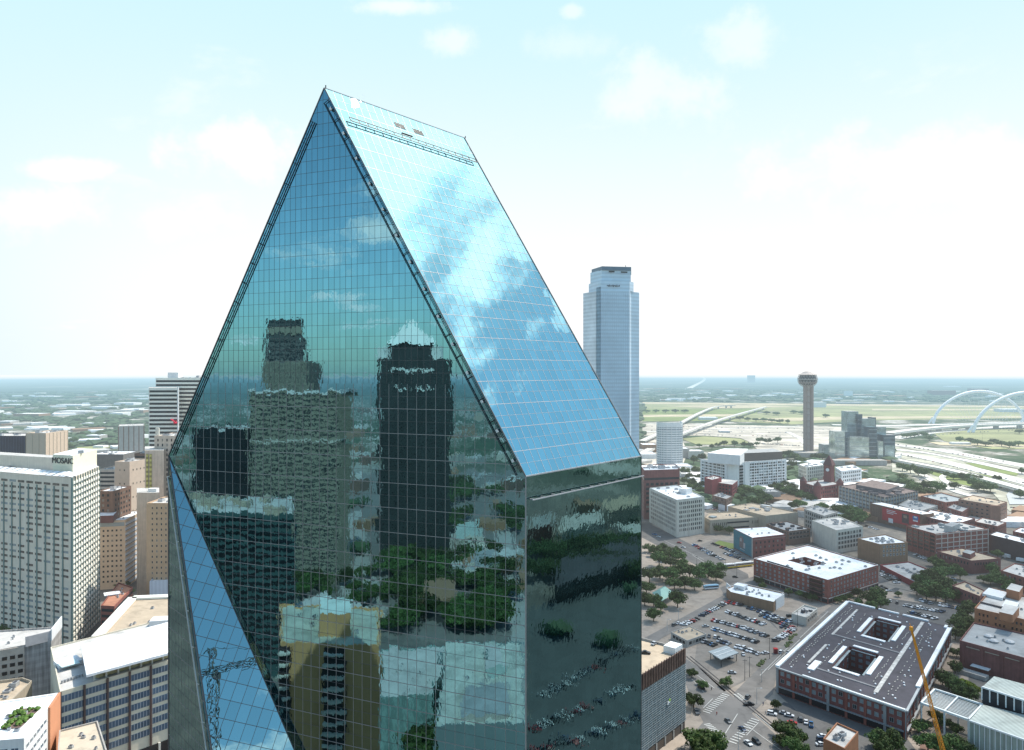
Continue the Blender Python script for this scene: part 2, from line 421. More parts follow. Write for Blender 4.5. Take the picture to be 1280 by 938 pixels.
def facet(root, pts, ex, pu, pv, gmat, mul, name='glass_facade', tilt=0.0012, minor=None, wide=0.13, thin=0.08, mulup=None, usplit=None, seed=1, grid=True, pu2=None):
    r = random.Random(seed)
    n = (pts[1] - pts[0]).cross(pts[2] - pts[0]).normalized()
    if n.dot(pts[0] - Vector((-18, 125, 60))) < 0: n = -n
    ex = (ex - n * ex.dot(n)).normalized(); ey = n.cross(ex).normalized(); o = pts[0]
    if ey.z < 0: ey = -ey
    q2 = [Vector(((p - o).dot(ex), (p - o).dot(ey))) for p in pts]
    area = sum(q2[i].x * q2[(i + 1) % len(q2)].y - q2[(i + 1) % len(q2)].x * q2[i].y for i in range(len(q2)))
    if area < 0: q2.reverse()
    us = [q.x for q in q2]; vs = [q.y for q in q2]
    bm = bmesh.new(); bm.faces.new([bm.verts.new((q.x, q.y, 0)) for q in q2])
    ucuts = [min(us) + 0.01 + pu * k for k in range(1, int((max(us) - min(us)) / pu) + 1)]
    vtop = max(vs); vcuts = []
    k = 1
    while vtop - k * pv > min(vs): vcuts.append(vtop - k * pv); k += 1
    for c in ucuts: bmesh.ops.bisect_plane(bm, geom=bm.verts[:] + bm.edges[:] + bm.faces[:], plane_co=(c, 0, 0), plane_no=(1, 0, 0))
    for c in vcuts: bmesh.ops.bisect_plane(bm, geom=bm.verts[:] + bm.edges[:] + bm.faces[:], plane_co=(0, c, 0), plane_no=(0, 1, 0))
    V = []; F = []; PV = []
    base = wl(root)
    for f in bm.faces:
        c = f.calc_center_median(); a = r.gauss(0, tilt); b = r.gauss(0, tilt * .8); k = len(V)
        for vv in f.verts:
            w = (vv.co.x - c.x) * a + (vv.co.y - c.y) * b
            p = o + ex * vv.co.x + ey * vv.co.y + n * w - base
            V.append(tuple(p))
        F.append(tuple(range(k, len(V)))); PV.append(r.random())
    bm.free()
    me = bpy.data.meshes.new(name); me.from_pydata(V, [], F); me.materials.append(gmat)
    at = me.attributes.new('pane', 'FLOAT', 'FACE'); at.data.foreach_set('value', PV); me.update()
    ob = bpy.data.objects.new(name, me); COL.objects.link(ob); ob.parent = root
    if not grid: return ob
    s = MB(); up = n
    def seg(p0, d, w, h, mi):
        t = clip_convex(q2, p0, d)
        if not t: return
        a = p0 + d * t[0]; b = p0 + d * t[1]
        s.bar(o + ex * a.x + ey * a.y + n * (h / 2 - .02), o + ex * b.x + ey * b.y + n * (h / 2 - .02), w, h, up, mi)
    for k, c in enumerate(ucuts): seg(Vector((c, 0)), Vector((0, 1)), wide * .8, .045, 1)
    for k, c in enumerate(vcuts): seg(Vector((0, c)), Vector((1, 0)), wide if k % 2 else thin, .05, 1 if k % 2 else 0)
    g = s.build('mullion_grid', [minor or mul, mul], root)
    return ob
tower = empty('glass_skyscraper', (-20, 120, 0), 'huge prism shaped skyscraper of teal mirror glass with a sharp sloping gable', 'skyscraper')
# front wall in two zones: plant-room zone above, office floors below (finer panes above)
def cut_poly(pts, zc, upper):
    out = []
    for i in range(len(pts)):
        a = pts[i]; b = pts[(i + 1) % len(pts)]
        ia = (a.z >= zc) == upper; ib = (b.z >= zc) == upper
        if ia: out.append(a)
        if (a.z - zc) * (b.z - zc) < 0:
            t = (zc - a.z) / (b.z - a.z); out.append(a + (b - a) * t)
    return out
front = [A3, E3, K3, D3]
ZC = 169.0
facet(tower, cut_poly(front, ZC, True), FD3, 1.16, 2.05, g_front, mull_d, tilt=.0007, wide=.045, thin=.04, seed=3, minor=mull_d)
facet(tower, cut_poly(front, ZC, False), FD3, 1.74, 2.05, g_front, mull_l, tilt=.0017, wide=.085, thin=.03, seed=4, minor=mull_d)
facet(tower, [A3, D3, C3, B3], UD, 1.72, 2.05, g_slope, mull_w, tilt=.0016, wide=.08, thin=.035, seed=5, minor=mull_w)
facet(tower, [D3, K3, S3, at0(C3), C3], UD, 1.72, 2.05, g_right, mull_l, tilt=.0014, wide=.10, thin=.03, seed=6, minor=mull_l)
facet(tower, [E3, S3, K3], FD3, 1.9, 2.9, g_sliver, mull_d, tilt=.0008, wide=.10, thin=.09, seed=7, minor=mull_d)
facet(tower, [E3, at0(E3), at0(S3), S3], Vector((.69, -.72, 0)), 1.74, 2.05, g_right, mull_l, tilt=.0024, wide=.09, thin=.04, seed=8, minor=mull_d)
s = MB()
s.quad([A3, B3, F3, E3]); s.quad([E3, F3, at0(F3), at0(E3)]); s.quad([B3, C3, at0(C3), at0(F3), F3])
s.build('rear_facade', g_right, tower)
# edge trims
def trim(a, b, w=.28, m=mull_l, name='edge_trim', up=(0, 0, 1)):
    MB().bar(a, b, w, w, up).build(name, m, tower)
trim(A3, D3, .16, mull_d); trim(A3, E3, .16, mull_d); trim(A3, B3, .14, mull_w); trim(D3, K3, .22, mull_l); trim(B3, C3, .22, mull_l)
trim(C3, at0(C3), .2, mull_d); trim(E3, at0(E3), .2, mull_d); trim(E3, S3, .2, mull_d); trim(E3, K3, .16, mull_d); trim(D3, C3, .2, mull_w); trim(E3, F3, .2, mull_d)
# window-washing tracks along the two slanted edges of the gable
nf = Vector((-0.370, -0.929, 0))
for top, bot, side in ((A3, D3, 1), (A3, E3, -1)):
    d = (bot - top).normalized(); L_ = (bot - top).length; inn = d.cross(nf).normalized() * (1 if side < 0 else -1)
    if inn.z > 0: inn = -inn
    s = MB(); st = 2.5 if side > 0 else 6.0
    for off_, w in ((1.25, .10), (0.35, .04)):
        s.bar(top + d * st + inn * off_ + nf * .25, bot - d * .8 + inn * off_ + nf * .25, w, .2, nf)
    k = st
    while k < L_ - 1:
        s.bar(top + d * k + inn * .1 + nf * .25, top + d * k + inn * 1.35 + nf * .25, .09, .1, nf); k += 3.9
    s.build('maintenance_track', dark_steel, tower)
    k = 4.0
    while k < L_ - 1 and side > 0:
        MB().bar(top + d * k + inn * .6 + nf * .35, top + d * (k + .5) + inn * .6 + nf * .35, .35, .3, nf).build('track_bracket', steel, tower); k += 5.2
# rail near the ridge on the slope
ns = (D3 - A3).cross(B3 - A3).normalized()
if ns.z < 0: ns = -ns
dn = (D3 - A3).normalized()
def onslope(a, b, h): return A3 + UD * a + dn * b + ns * h
s = MB()
for bb in (6.1, 6.9): s.bar(onslope(1.8, bb, .55), onslope(33.0, bb + .2, .55), .12, .12, ns)
k = 1.8
while k < 33:
    s.bar(onslope(k, 6.1, .5), onslope(k, 6.95, .5), .07, .1, ns); k += 1.95
s.build('roof_rail', dark_steel, tower)
for (a, b) in ((14.0, 3.2), (18.6, 3.2)):
    s = MB()
    for q in range(7): s.bar(onslope(a + q * .36, b - .6, .04), onslope(a + q * .36, b + .6, .04), .16, .06, ns)
    s.build('vent_grille', dark_steel, tower)
MB().bar(onslope(14.5, 5.0, .1), onslope(17.2, 5.0, .1), .12, .12, ns).build('roof_rail', dark_steel, tower)
for p, h in ((A3, .45), (B3, .35)):
    MB().tube(p + Vector((.2, .2, 0)), p + Vector((.2, .2, h)), .09).box((p.x + .2, p.y + .2, p.z + h), (.16, .16, .16)).build('beacon', dark_steel, tower)
# rail with brackets on the right wall
nr = Vector((.757, -.654, 0))
s = MB(); z_ = 151.4
s.bar(D3 + UD * .6 + nr * .9 + Vector((0, 0, z_ - ZS)), D3 + UD * 33.8 + nr * .9 + Vector((0, 0, z_ - ZS)), .16, .16)
k = 1.0
while k < 34:
    q = D3 + UD * k + Vector((0, 0, z_ - ZS)); s.bar(q, q + nr * .95, .12, .2); k += 2.7
s.build('wall_rail', mull_w, tower)
# track down the dark left wall beside the blue sliver
dl = (S3 - E3).normalized(); nl = Vector((-.72, -.69, 0))
s = MB(); a = E3 + Vector((0, 0, -6)) ; pdl = Vector((.69, -.72, 0))
p0 = E3 + Vector((0, 0, -4)) + pdl * .3 + nl * .3; p1 = S3 - pdl * 3 + nl * .3
s.bar(p0, p1, .18, .2)
for k in range(26):
    q = p0 + (p1 - p0) * (k / 26); s.bar(q, q + pdl * 1.0 + Vector((0, 0, .2)), .12, .12)
s.build('maintenance_track', steel, tower)
# ================================================================== materials of the town
brick = M('red_brick', (0.25, 0.092, 0.072), var=.2, scale=.3, streak=.15)
brick2 = M('plum_brick', (0.20, 0.082, 0.074), var=.2, scale=.3, streak=.15)
brick3 = M('tan_brick', (0.30, 0.185, 0.115), var=.16, scale=.3, streak=.12)
brick4 = M('orange_brick', (0.36, 0.16, 0.085), var=.14, scale=.3, streak=.1)
brick5 = M('brown_brick', (0.19, 0.12, 0.09), var=.2, scale=.3, streak=.15)
crimson = M('crimson_panel', (0.24, 0.045, 0.05), var=.15, scale=.2, streak=.1)
cream = M('cream_concrete', (0.60, 0.57, 0.50), var=.1, scale=.2, streak=.12)
white_p = M('white_paint', (0.74, 0.74, 0.73), var=.08, scale=.2, streak=.06)
white_r = M('white_roof', (0.80, 0.81, 0.82), var=.12, scale=.12)
grey_r = M('grey_roof', (0.33, 0.34, 0.34), var=.22, scale=.15)
pale_r = M('pale_roof', (0.52, 0.50, 0.47), var=.2, scale=.15)
tan_r = M('tan_roof', (0.46, 0.37, 0.27), var=.16, scale=.12)
dark_r = M('dark_roof', (0.055, 0.052, 0.066), var=.25, scale=.10)
conc = M('concrete', (0.40, 0.38, 0.35), var=.16, scale=.2, streak=.15)
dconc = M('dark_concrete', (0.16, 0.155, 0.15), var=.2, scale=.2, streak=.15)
stone = M('limestone', (0.42, 0.36, 0.28), var=.14, scale=.2, streak=.12)
metal_g = M('grey_metal', (0.36, 0.40, 0.42), rough=.45, metal=.5, var=.12)
metal_w = M('white_metal', (0.72, 0.75, 0.75), rough=.4, metal=.1, var=.08)
gl_d = glassmat('dark_glass')
gl_b = glassmat('blue_glass', (0.05, 0.10, 0.16), rough=.1, spec=.9)
gl_p = glassmat('pale_glass', (0.22, 0.28, 0.31), rough=.2, spec=.7, var=.3)
gl_black = glassmat('black_glass', (0.012, 0.014, 0.018), rough=.1, spec=.8)
unit_m = M('roof_unit_grey', (0.42, 0.43, 0.44), rough=.5, metal=.2, var=.2)
unit_d = M('roof_unit_dark', (0.07, 0.07, 0.08), rough=.6, var=.2)
MINI += [unit_m, unit_d]
DA = (.66, .75); DB = (.75, -.66)

# ---- white eight-storey block
po = [R(812, 610, 39), R(846, 625, 39), R(880, 621, 39), R(846.5, 606, 39)]
b, po = bld('warehouse_block', 'cream eight storey block with square windows and a white roof', 'office building', po, 39, cream, white_r)
windows(b, po, 4.5, 37, 5.4, 4.6, 4.3, 3.1, gl_d, cream, fr=.15, bars=1)
ribs(b, po, 0, 38, 5.4, .9, .3, cream, name='pilaster')
c_ = Vector(R(858, 613, 43)); block(b, grow(c_, DA, 13, (-.75, .66), 9), 38, 44, white_p, white_r)
roof_stuff(b, po, 38.1, 6, unit_m, 3, dark=unit_d)
# ---- dark red block behind
po = [R(805, 588, 57), R(849.5, 586.5, 57), R(844, 580, 57), R(800, 581, 57)]
b, po = bld('office_block', 'dark plum red office block with square punched windows behind the cream block', 'office building', po, 57, brick2, white_r)
windows(b, po, 6, 43, 6.0, 5.2, 4.0, 3.2, gl_d, brick2)
bands(b, po, 43, 50, 7, 2.6, gl_d)
roof_stuff(b, po, 56.1, 8, unit_m, 5, (3, 7), hmax=4, dark=unit_d)
# ---- federal building
z = 42
po = [R(876, 574, z), R(907, 579.5, z), R(982.5, 574, z), R(955, 568.5, z)]
b, po = bld('federal_block', 'long white gridded office block with a blank white panel and brown louvred penthouse', 'office building', po, z, white_p, grey_r)
e = facing(po)
windows(b, po, 3, 40, 4.6, 4.1, 4.1, 2.9, gl_d, white_p, alt=gl_p, fr=.15, skip=lambda i, c, r, n, m: (i == e[-1] and c < n * .36) or r == m - 1)
ribs(b, po, 0, 41.8, 9.2, .9, .6, white_p, edges=e)
pe = po[e[-1]]; qe = po[(e[-1] + 1) % 4]; t = (Vector(qe) - Vector(pe)).normalized(); nn = Vector((t.y, -t.x))
pp = Vector(pe) + t * 1.5
MB().box(((pp + t * 12 + nn * .6).x, (pp + t * 12 + nn * .6).y, 22), (20, .9, 36), math.atan2(t.y, t.x)).build('blank_panel', white_p, b)
for k in range(8):
    q = pp + t * 27 + nn * .75; MB().box((q.x, q.y, 6 + k * 4.3), (6.5, .5, 3), math.atan2(t.y, t.x)).build('stair_window', gl_d, b)
q = Vector(R(885, 572, z))
hw = [R(884.5, 565.5, 56), R(925, 568.5, 56), R(935, 560.5, 56), R(905, 560, 56)]
block(b, hw, z - .9, 55, white_p, white_r)
hw = [R(925.5, 565.2, 55), R(978, 563, 55), R(966, 559.2, 55), R(936, 560.5, 55)]
lv = M('brown_louvre', (0.17, 0.145, 0.125), stripes=(1.6, .7), var=.1)
block(b, hw, z - .9, 53, lv, grey_r, name='louvred_penthouse')
roof_stuff(b, po, z - .8, 7, unit_d, 9, (3, 6), hmax=3, dark=unit_m)
# ---- crimson stepped building (two volumes)
po = [R(880.6, 597, 30), R(890, 600, 30), R(902, 597, 30), R(893, 594.5, 30)]
b, po = bld('crimson_block', 'narrow crimson stepped building with blank tall side and low windowed wing', 'office building', po, 30, crimson, pale_r)
po2 = ccw([R(897, 603.5, 24), R(915.5, 606, 24), R(922, 601, 24), R(903, 599, 24)])
block(b, po2, 0, 24, crimson, pale_r, name='wing'); windows(b, po2, 3, 23, 4.6, 4.2, 2.8, 2.4, gl_d, crimson)
# ---- small brown building
po = [R(890, 619, 15), R(908, 624, 15), R(916, 620, 15), R(899, 615.5, 15)]
b, po = bld('brick_building', 'low brown brick building tucked beside the crimson stepped building', 'building', po, 15, brick5, grey_r)
windows(b, po, 2, 14, 4, 4, 2.2, 2.2, gl_d, brick5); roof_stuff(b, po, 14.2, 3, unit_m, 2, dark=unit_d)
# ---- tan museum complex
z = 15
po = [R(880.6, 646.5, z), R(888, 650.5, z), R(952.5, 646, z), R(944, 638.5, z), R(886, 641, z)]
b, po = bld('museum_hall', 'low tan stone hall with slot windows and a flat tan roof', 'museum', po, z, stone, tan_r)
windows(b, po, 6, 14, 2.3, 8, 1.1, 3.6, gl_d, stone, skip=lambda i, c, r, n, m: n > 14 and n * .28 < c < n * .78)
e = facing(po)
for i in e:
    p, q = Vector(po[i]), Vector(po[(i + 1) % len(po)])
    if (q - p).length > 40:
        t = (q - p).normalized(); nn = Vector((t.y, -t.x)); c = p + t * (q - p).length * .53 + nn * .1
        for zz in (11, 5.5): MB().box((c.x, c.y, zz), ((q - p).length * .42, .3, 1.6), math.atan2(t.y, t.x)).build('slot_window', gl_d, b)
c = R(891, 645, z + 1); MB().box((c[0], c[1], z), (7, 6, 1.2), .7).build('skylight', gl_p, b)
po = [R(910, 633, 18), R(957, 645, 18), R(997.5, 640.5, 18), R(940, 628.5, 18)]
b, po = bld('museum_wing', 'blank tan stone wing with plain walls behind the slot windowed hall', 'museum', po, 18, stone, tan_r)
roof_stuff(b, po, 17.2, 6, unit_m, 8, (3, 7), dark=gl_p)
# ---- mural building
z = 19
po = [R(917, 661, z), R(940.6, 672.5, z), R(982, 668, z), R(958.5, 658.5, z)]
b, po = bld('mural_building', 'square brick building with teal painted mural wall and a bright white roof', 'building', po, z, brick2, white_r, par=.3)
teal = M('teal_mural', (0.07, 0.20, 0.24), var=.12, scale=.3)
p, q = Vector(R(917, 661, z)), Vector(R(940.6, 672.5, z)); t = (q - p).normalized(); nn = Vector((t.y, -t.x)); ang = math.atan2(t.y, t.x); Lm = (q - p).length
if nn.y > 0: nn = -nn
def onw(x, zz, o=.15): c = p + t * x + nn * o; return (c.x, c.y, zz)
mural = MB().box(onw(Lm / 2, 9.8), (Lm - 1, .25, 17.6), ang).build('mural', teal, b)
figs = M('mural_figure', (0.23, 0.17, 0.16), var=.25, scale=.6); figl = M('mural_light', (0.45, 0.42, 0.42), var=.2, scale=.6)
s = MB(); s.box(onw(Lm * .45, 9.2, .32), (8.5, .1, 9), ang, 0); s.box(onw(Lm * .45, 14.2, .34), (5, .1, 2.6), ang, 0); s.box(onw(Lm * .42, 12, .4), (3, .1, 3), ang, 1); s.box(onw(Lm * .6, 8, .4), (3.4, .1, 5), ang, 1); s.box(onw(Lm * .5, 3.6, .36), (9, .1, .8), ang, 1)
s.build('mural_painting', [figs, figl], mural)
MB().box(onw(Lm - .2, 9.6, .2), (.7, .8, 19), ang).build('mural_edge', conc, b)
e = [i for i in facing(po)][-1:]
windows(b, po, 3, 16, 5, 4.3, 2.0, 2.2, gl_d, brick2, edges=e); bands(b, po, 15.5, 18.3, 2.8, .5, M('pale_course', (.3, .22, .2)), edges=e)
# ---- dark deck building right of it
z = 14
po = [R(958, 655, z), R(985, 664.5, z), R(1013, 661, z), R(984, 651.5, z)]
b, po = bld('parking_deck', 'small dark brown parking deck with open bays behind the mural building', 'parking garage', po, z, brick5, grey_r)
windows(b, po, 5, 13.2, 4.6, 4, 3.8, 2.6, gl_black, conc); roof_stuff(b, po, z - .8, 8, unit_d, 4, (2, 6), hmax=2.2, dark=brick5)
# ---- apartment block with white roof and courtyard
z = 18; out = [R(942, 698, z), R(1035, 725, z), R(1098, 706.3, z), R(1010, 681, z)]; inn = [R(985, 699.5, z), R(1013, 707, z), R(1033, 703.5, z), R(1006, 695.5, z)]
def ring_building(name, label, cat, out, inn, z, wall, roof, iz=0.0):
    o = ccw(out); i_ = ccw(inn)
    k = min(range(4), key=lambda a: (Vector(i_[a]) - Vector(o[0])).length); i_ = i_[k:] + i_[:k]
    cx = sum(p[0] for p in o) / 4; cy = sum(p[1] for p in o) / 4
    root = empty(name, (cx, cy, 0), label, cat)
    s = MB(); t = MB(); u = MB(); cp = MB()
    oi = inset(o, .5); ii = list(reversed(inset(list(reversed(i_)), .5))) if False else i_
    for a in range(4):
        b_ = (a + 1) % 4
        s.quad([(*o[a], 0), (*o[b_], 0), (*o[b_], z), (*o[a], z)]); s.quad([(*oi[b_], z), (*oi[a], z), (*oi[a], z - .8), (*oi[b_], z - .8)])
        cp.quad([(*o[a], z), (*o[b_], z), (*oi[b_], z), (*oi[a], z)])
        t.quad([(*oi[a], z - .8), (*oi[b_], z - .8), (*i_[b_], z - .8), (*i_[a], z - .8)])
        u.quad([(*i_[b_], iz), (*i_[a], iz), (*i_[a], z - .5), (*i_[b_], z - .5)])
    s.build('wall', wall, root); t.build('roof', roof, root); u.build('courtyard_wall', wall, root); cp.build('coping', white_p, root)
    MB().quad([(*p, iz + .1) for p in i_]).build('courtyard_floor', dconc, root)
    return root, o, i_
b, po, pi_ = ring_building('apartment_block', 'brick apartment block with bright white roof around a sunken courtyard', 'apartment building', out, inn, z, brick, white_r)
windows(b, po, 4.5, 17.4, 4.4, 3.2, 1.7, 1.9, gl_p, M('window_trim_rose', (.36, .27, .24)), alt=gl_d, bars=1)
bands(b, po, 0.3, 3.6, 3.3, 2.4, gl_d, seg=5, post=cream); bands(b, po, 3.7, 4.3, .6, .5, cream, name='stone_course', proud=.2)
sg = Vector(R(975, 707, z - 1)); tt = (Vector(R(992, 712, z - 1)) - Vector(R(960, 702.5, z - 1)))
MB().box((sg.x - .4, sg.y - .6, z - .6), (tt.length, .5, 1.6), math.atan2(tt.y, tt.x)).build('roof_sign', dark_steel, b)
roof_stuff(b, po, z - .7, 26, unit_m, 6, (1.2, 2.6), hmax=1.2, dark=unit_d)
# balconies at the corner
nc = Vector(R(1035, 725, z)); tl = (Vector(R(942, 698, z)) - nc).normalized(); nn = Vector((tl.y, -tl.x)); nn = nn if nn.y < 0 else -nn
MB().box(((nc + tl * 10 + nn * .3).x, (nc + tl * 10 + nn * .3).y, z / 2 + 1.5), (11, .4, 13.5), math.atan2(tl.y, tl.x)).build('balcony_recess', gl_black, b)
for k in range(5):
    q = nc + tl * 10 + nn * 1.0; MB().box((q.x, q.y, 4 + k * 3.1), (10.6, 1.5, .3), math.atan2(tl.y, tl.x)).build('balcony', brick2, b)
# ---- brown building with white roof in front of the apartments
z = 7.3
po = [R(908, 735, z), R(913.5, 740, z), R(967, 752.5, z), R(980, 741, z), R(925, 728.5, z)]
b, po = bld('brick_shop', 'low tan brick hall with white roof and white end walls at the parking lot', 'commercial building', po, z, brick3, white_r, capm=white_p)
MB().box((*R(910.6, 737.4, z / 2), z / 2 + .2), (8.5, .6, z + .5), math.atan2(*[(Vector(R(913.5, 740, z)) - Vector(R(908, 735, z)))[k] for k in (1, 0)])).build('end_wall', white_p, b)
q = Vector(R(974, 747, z)); MB().box((q.x + .5, q.y, z / 2 + .3), (.6, 16, z + .8), -.72).build('end_wall', white_p, b)
q = R(930, 746, 2); MB().box((q[0], q[1], 1.6), (3, 1, 3), -.4).build('door', gl_black, b)
roof_stuff(b, po, z - .8, 7, unit_m, 12, (1, 2.4), hmax=1.2, dark=unit_d)
block(b, grow(R(917, 733, z + 1), DB, 8, DA, 7), z - .5, z + 2.2, white_p, white_r, name='raised_roof')
# ---- tiny beige
z = 6
po = [R(989.5, 767, z), R(1008, 772, z), R(1022, 760.5, z), R(1005, 756, z)]
b, po = bld('small_office', 'small beige office with grey roof on the corner of the parking lot', 'commercial building', po, z, cream, pale_r)
windows(b, po, 1, 5, 4, 4, 2.6, 2.2, gl_d, cream, edges=facing(po)[-1:]); roof_stuff(b, po, z - .8, 3, unit_d, 3, (1.2, 2.4), dark=unit_m)
# ---- the big block with dark roof and two light wells
z = 14.0
q0, q1, q2, q3 = R(972, 834, z), R(1060, 753, z), R(1188, 784, z), R(1132, 888, z)
def bil(a, b_, zz=z):
    v0 = Vector(q0).lerp(Vector(q1), a); v1 = Vector(q3).lerp(Vector(q2), a); r_ = v0.lerp(v1, b_)
    return (r_.x, r_.y)
wallp = ccw([q0, q1, q2, q3]); cx = sum(p[0] for p in wallp) / 4; cy = sum(p[1] for p in wallp) / 4
b = empty('loft_block', (cx, cy, 0), 'large brick block with a dark flat roof, white edging and two light wells', 'apartment building')
s = MB()
for i in range(4):
    a_, c_ = wallp[i], wallp[(i + 1) % 4]; s.quad([(*a_, 0), (*c_, 0), (*c_, z), (*a_, z)])
s.build('wall', brick2, b)
w1 = [(.10, .36), (.10, .60), (.40, .60), (.40, .36)]     # (along street side, across): near well
w2 = [(.57, .36), (.57, .62), (.86, .62), (.86, .36)]
w1 = [(.17, .34), (.17, .60), (.43, .60), (.43, .34)]; w2 = [(.60, .36), (.60, .63), (.87, .63), (.87, .36)]
t = MB()
xs = [0, .17, .43, .60, .87, 1]; ys = [0, .35, .61, 1]
for i in range(5):
    for j in range(3):
        if j == 1 and i in (1, 3): continue
        t.quad([(*bil(xs[i], ys[j]), z - .1), (*bil(xs[i], ys[j + 1]), z - .1), (*bil(xs[i + 1], ys[j + 1]), z - .1), (*bil(xs[i + 1], ys[j]), z - .1)])
t.build('roof', dark_r, b)
gw = M('green_tarp', (0.10, 0.38, 0.33), var=.1)
for i in (1, 3):
    c4 = [bil(xs[i], ys[1]), bil(xs[i], ys[2]), bil(xs[i + 1], ys[2]), bil(xs[i + 1], ys[1])]
    u = MB()
    for a in range(4):
        p, q = c4[a], c4[(a + 1) % 4]; u.quad([(*q, 1), (*p, 1), (*p, z - .1), (*q, z - .1)])
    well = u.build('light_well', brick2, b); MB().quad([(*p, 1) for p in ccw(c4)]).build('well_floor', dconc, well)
    for a in range(4):
        p, q = Vector(c4[a]), Vector(c4[(a + 1) % 4]); d = (q - p).normalized(); o = Vector((d.y, -d.x)); mid = (p + q) / 2
        if (mid - Vector(bil((xs[i] + xs[i + 1]) / 2, .48))).dot(o) < 0: o = -o
        m = mid + o * 1.6; MB().box((m.x, m.y, z + .25), ((q - p).length * .82, 2.2, .5), math.atan2(d.y, d.x)).build('well_kerb', white_r, b)
        m = mid - o * .8; MB().box((m.x, m.y, z - 1.2), ((q - p).length * .8, 1.4, .2), math.atan2(d.y, d.x)).build('glass_canopy', gl_p, b)
        for zz in (4, 7.4, 10.6):
            for k in range(4):
                m = p + (q - p) * ((k + .5) / 4) - o * .1; MB().box((m.x, m.y, zz), (2.2, .2, 1.8), math.atan2(d.y, d.x)).build('window', gl_p, b)
    if i == 1:
        m = Vector(bil(.20, .48)); MB().box((m.x, m.y, 9), (7, 5, .2), math.atan2(DA[1], DA[0])).build('tarpaulin', gw, b)
def roofbar(a0, c0, a1, c1, w, h, m, name='white_ridge', lift=0.0):
    p, q = Vector(bil(a0, c0)), Vector(bil(a1, c1)); d = q - p; mid = (p + q) / 2
    MB().box((mid.x, mid.y, z + h / 2 + lift - .1), (d.length, w, h), math.atan2(d.y, d.x)).build(name, m, b)
roofbar(.0, -.005, 1, -.005, 2.0, .9, white_r, 'white_parapet'); roofbar(1.005, 0, 1.005, .28, 1.6, .8, white_r, 'white_parapet'); roofbar(1.005, .32, 1.005, .52, 1.4, .8, white_r, 'white_parapet'); roofbar(1.005, .56, 1.005, .80, 1.4, .8, white_r, 'white_parapet')
roofbar(.22, 1.0, .97, 1.0, 2.0, .9, white_r, 'white_parapet'); roofbar(-.005, .22, -.005, 1.0, 1.2, .8, metal_w, 'white_parapet')
roofbar(.965, .965, 1, .965, 1.5, .8, white_r, 'white_parapet')
patch = M('worn_white_coating', (0.46, 0.45, 0.43), var=.5, scale=.5)
for x0, x1, c in ((.13, .37, .175), (.50, .92, .145)): roofbar(x0, c, x1, c, 1.3, .35, patch)
roofbar(.06, .76, .97, .76, 1.9, .4, patch); roofbar(.51, .15, .51, .76, 1.5, .3, M('grey_ridge', (.2, .2, .21), var=.3)); roofbar(.105, .18, .105, .74, 1.5, .3, MATS['grey_ridge'])
roofbar(.07, .235, .17, .235, 3.4, .7, white_r, 'roof_hatch')
rr = random.Random(5)
s = MB(); s2 = MB()
for k in range(64):
    a, c = rr.uniform(.03, .97), rr.uniform(.05, .95)
    if .33 < c < .64 and (.14 < a < .46 or .57 < a < .9): continue
    q = bil(a, c); s.box((q[0], q[1], z + .2), (.7, .7, .5), .8)
for c, n, a0, a1 in ((.06, 40, .06, .96), (.09, 40, .06, .96), (.27, 22, .15, .5), (.70, 20, .15, .48), (.84, 34, .08, .94), (.88, 34, .08, .94), (.70, 20, .56, .9), (.25, 18, .56, .92)):
    for k in range(n):
        if rr.random() < .3: continue
        q = bil(a0 + (a1 - a0) * k / n, c + rr.uniform(-.006, .006)); s2.box((q[0], q[1], z + .1), (.35, 1.4, .35), -.72)
o_ = s.build('roof_vents', white_r, b); o_['kind'] = 'stuff'; o_ = s2.build('roof_pipes', conc, b); o_['kind'] = 'stuff'
# street facade of it (front, south-west looking down the lower street)
fe = [i for i in facing(wallp)]
mt = M('grey_cladding', (0.30, 0.33, 0.35), rough=.5, metal=.3, var=.1)
for i in fe:
    p, q = Vector(wallp[i]), Vector(wallp[(i + 1) % 4]); d = (q - p); L_ = d.length; t_ = d / L_; nn = Vector((t_.y, -t_.x)); an = math.atan2(t_.y, t_.x)
    m = (p + q) / 2
    MB().box(((m + nn * .5).x, (m + nn * .5).y, z - .35), (L_ + 1, 1.1, .7), an).build('cornice', mt, b)
    MB().box(((m + nn * .1).x, (m + nn * .1).y, 2.2), (L_ - 2, .4, 3.0), an).build('shopfront', gl_black, b)
    MB().box(((m + nn * .5).x, (m + nn * .5).y, 4.1), (L_ - 1, 1.0, .5), an).build('canopy', mt, b)
    nb = max(3, int(L_ / 9)); 
    for k in range(nb + 1):
        c = p + t_ * (L_ * k / nb) + nn * .2; MB().box((c.x, c.y, z / 2), (1.3, .5, z - 1), an).build('pilaster', mt if k % 3 == 0 else brick, b)
windows(b, wallp, 5, 13.2, 3.4, 3.9, 2.0, 2.2, gl_p, mt, edges=fe, bars=1, alt=gl_d)
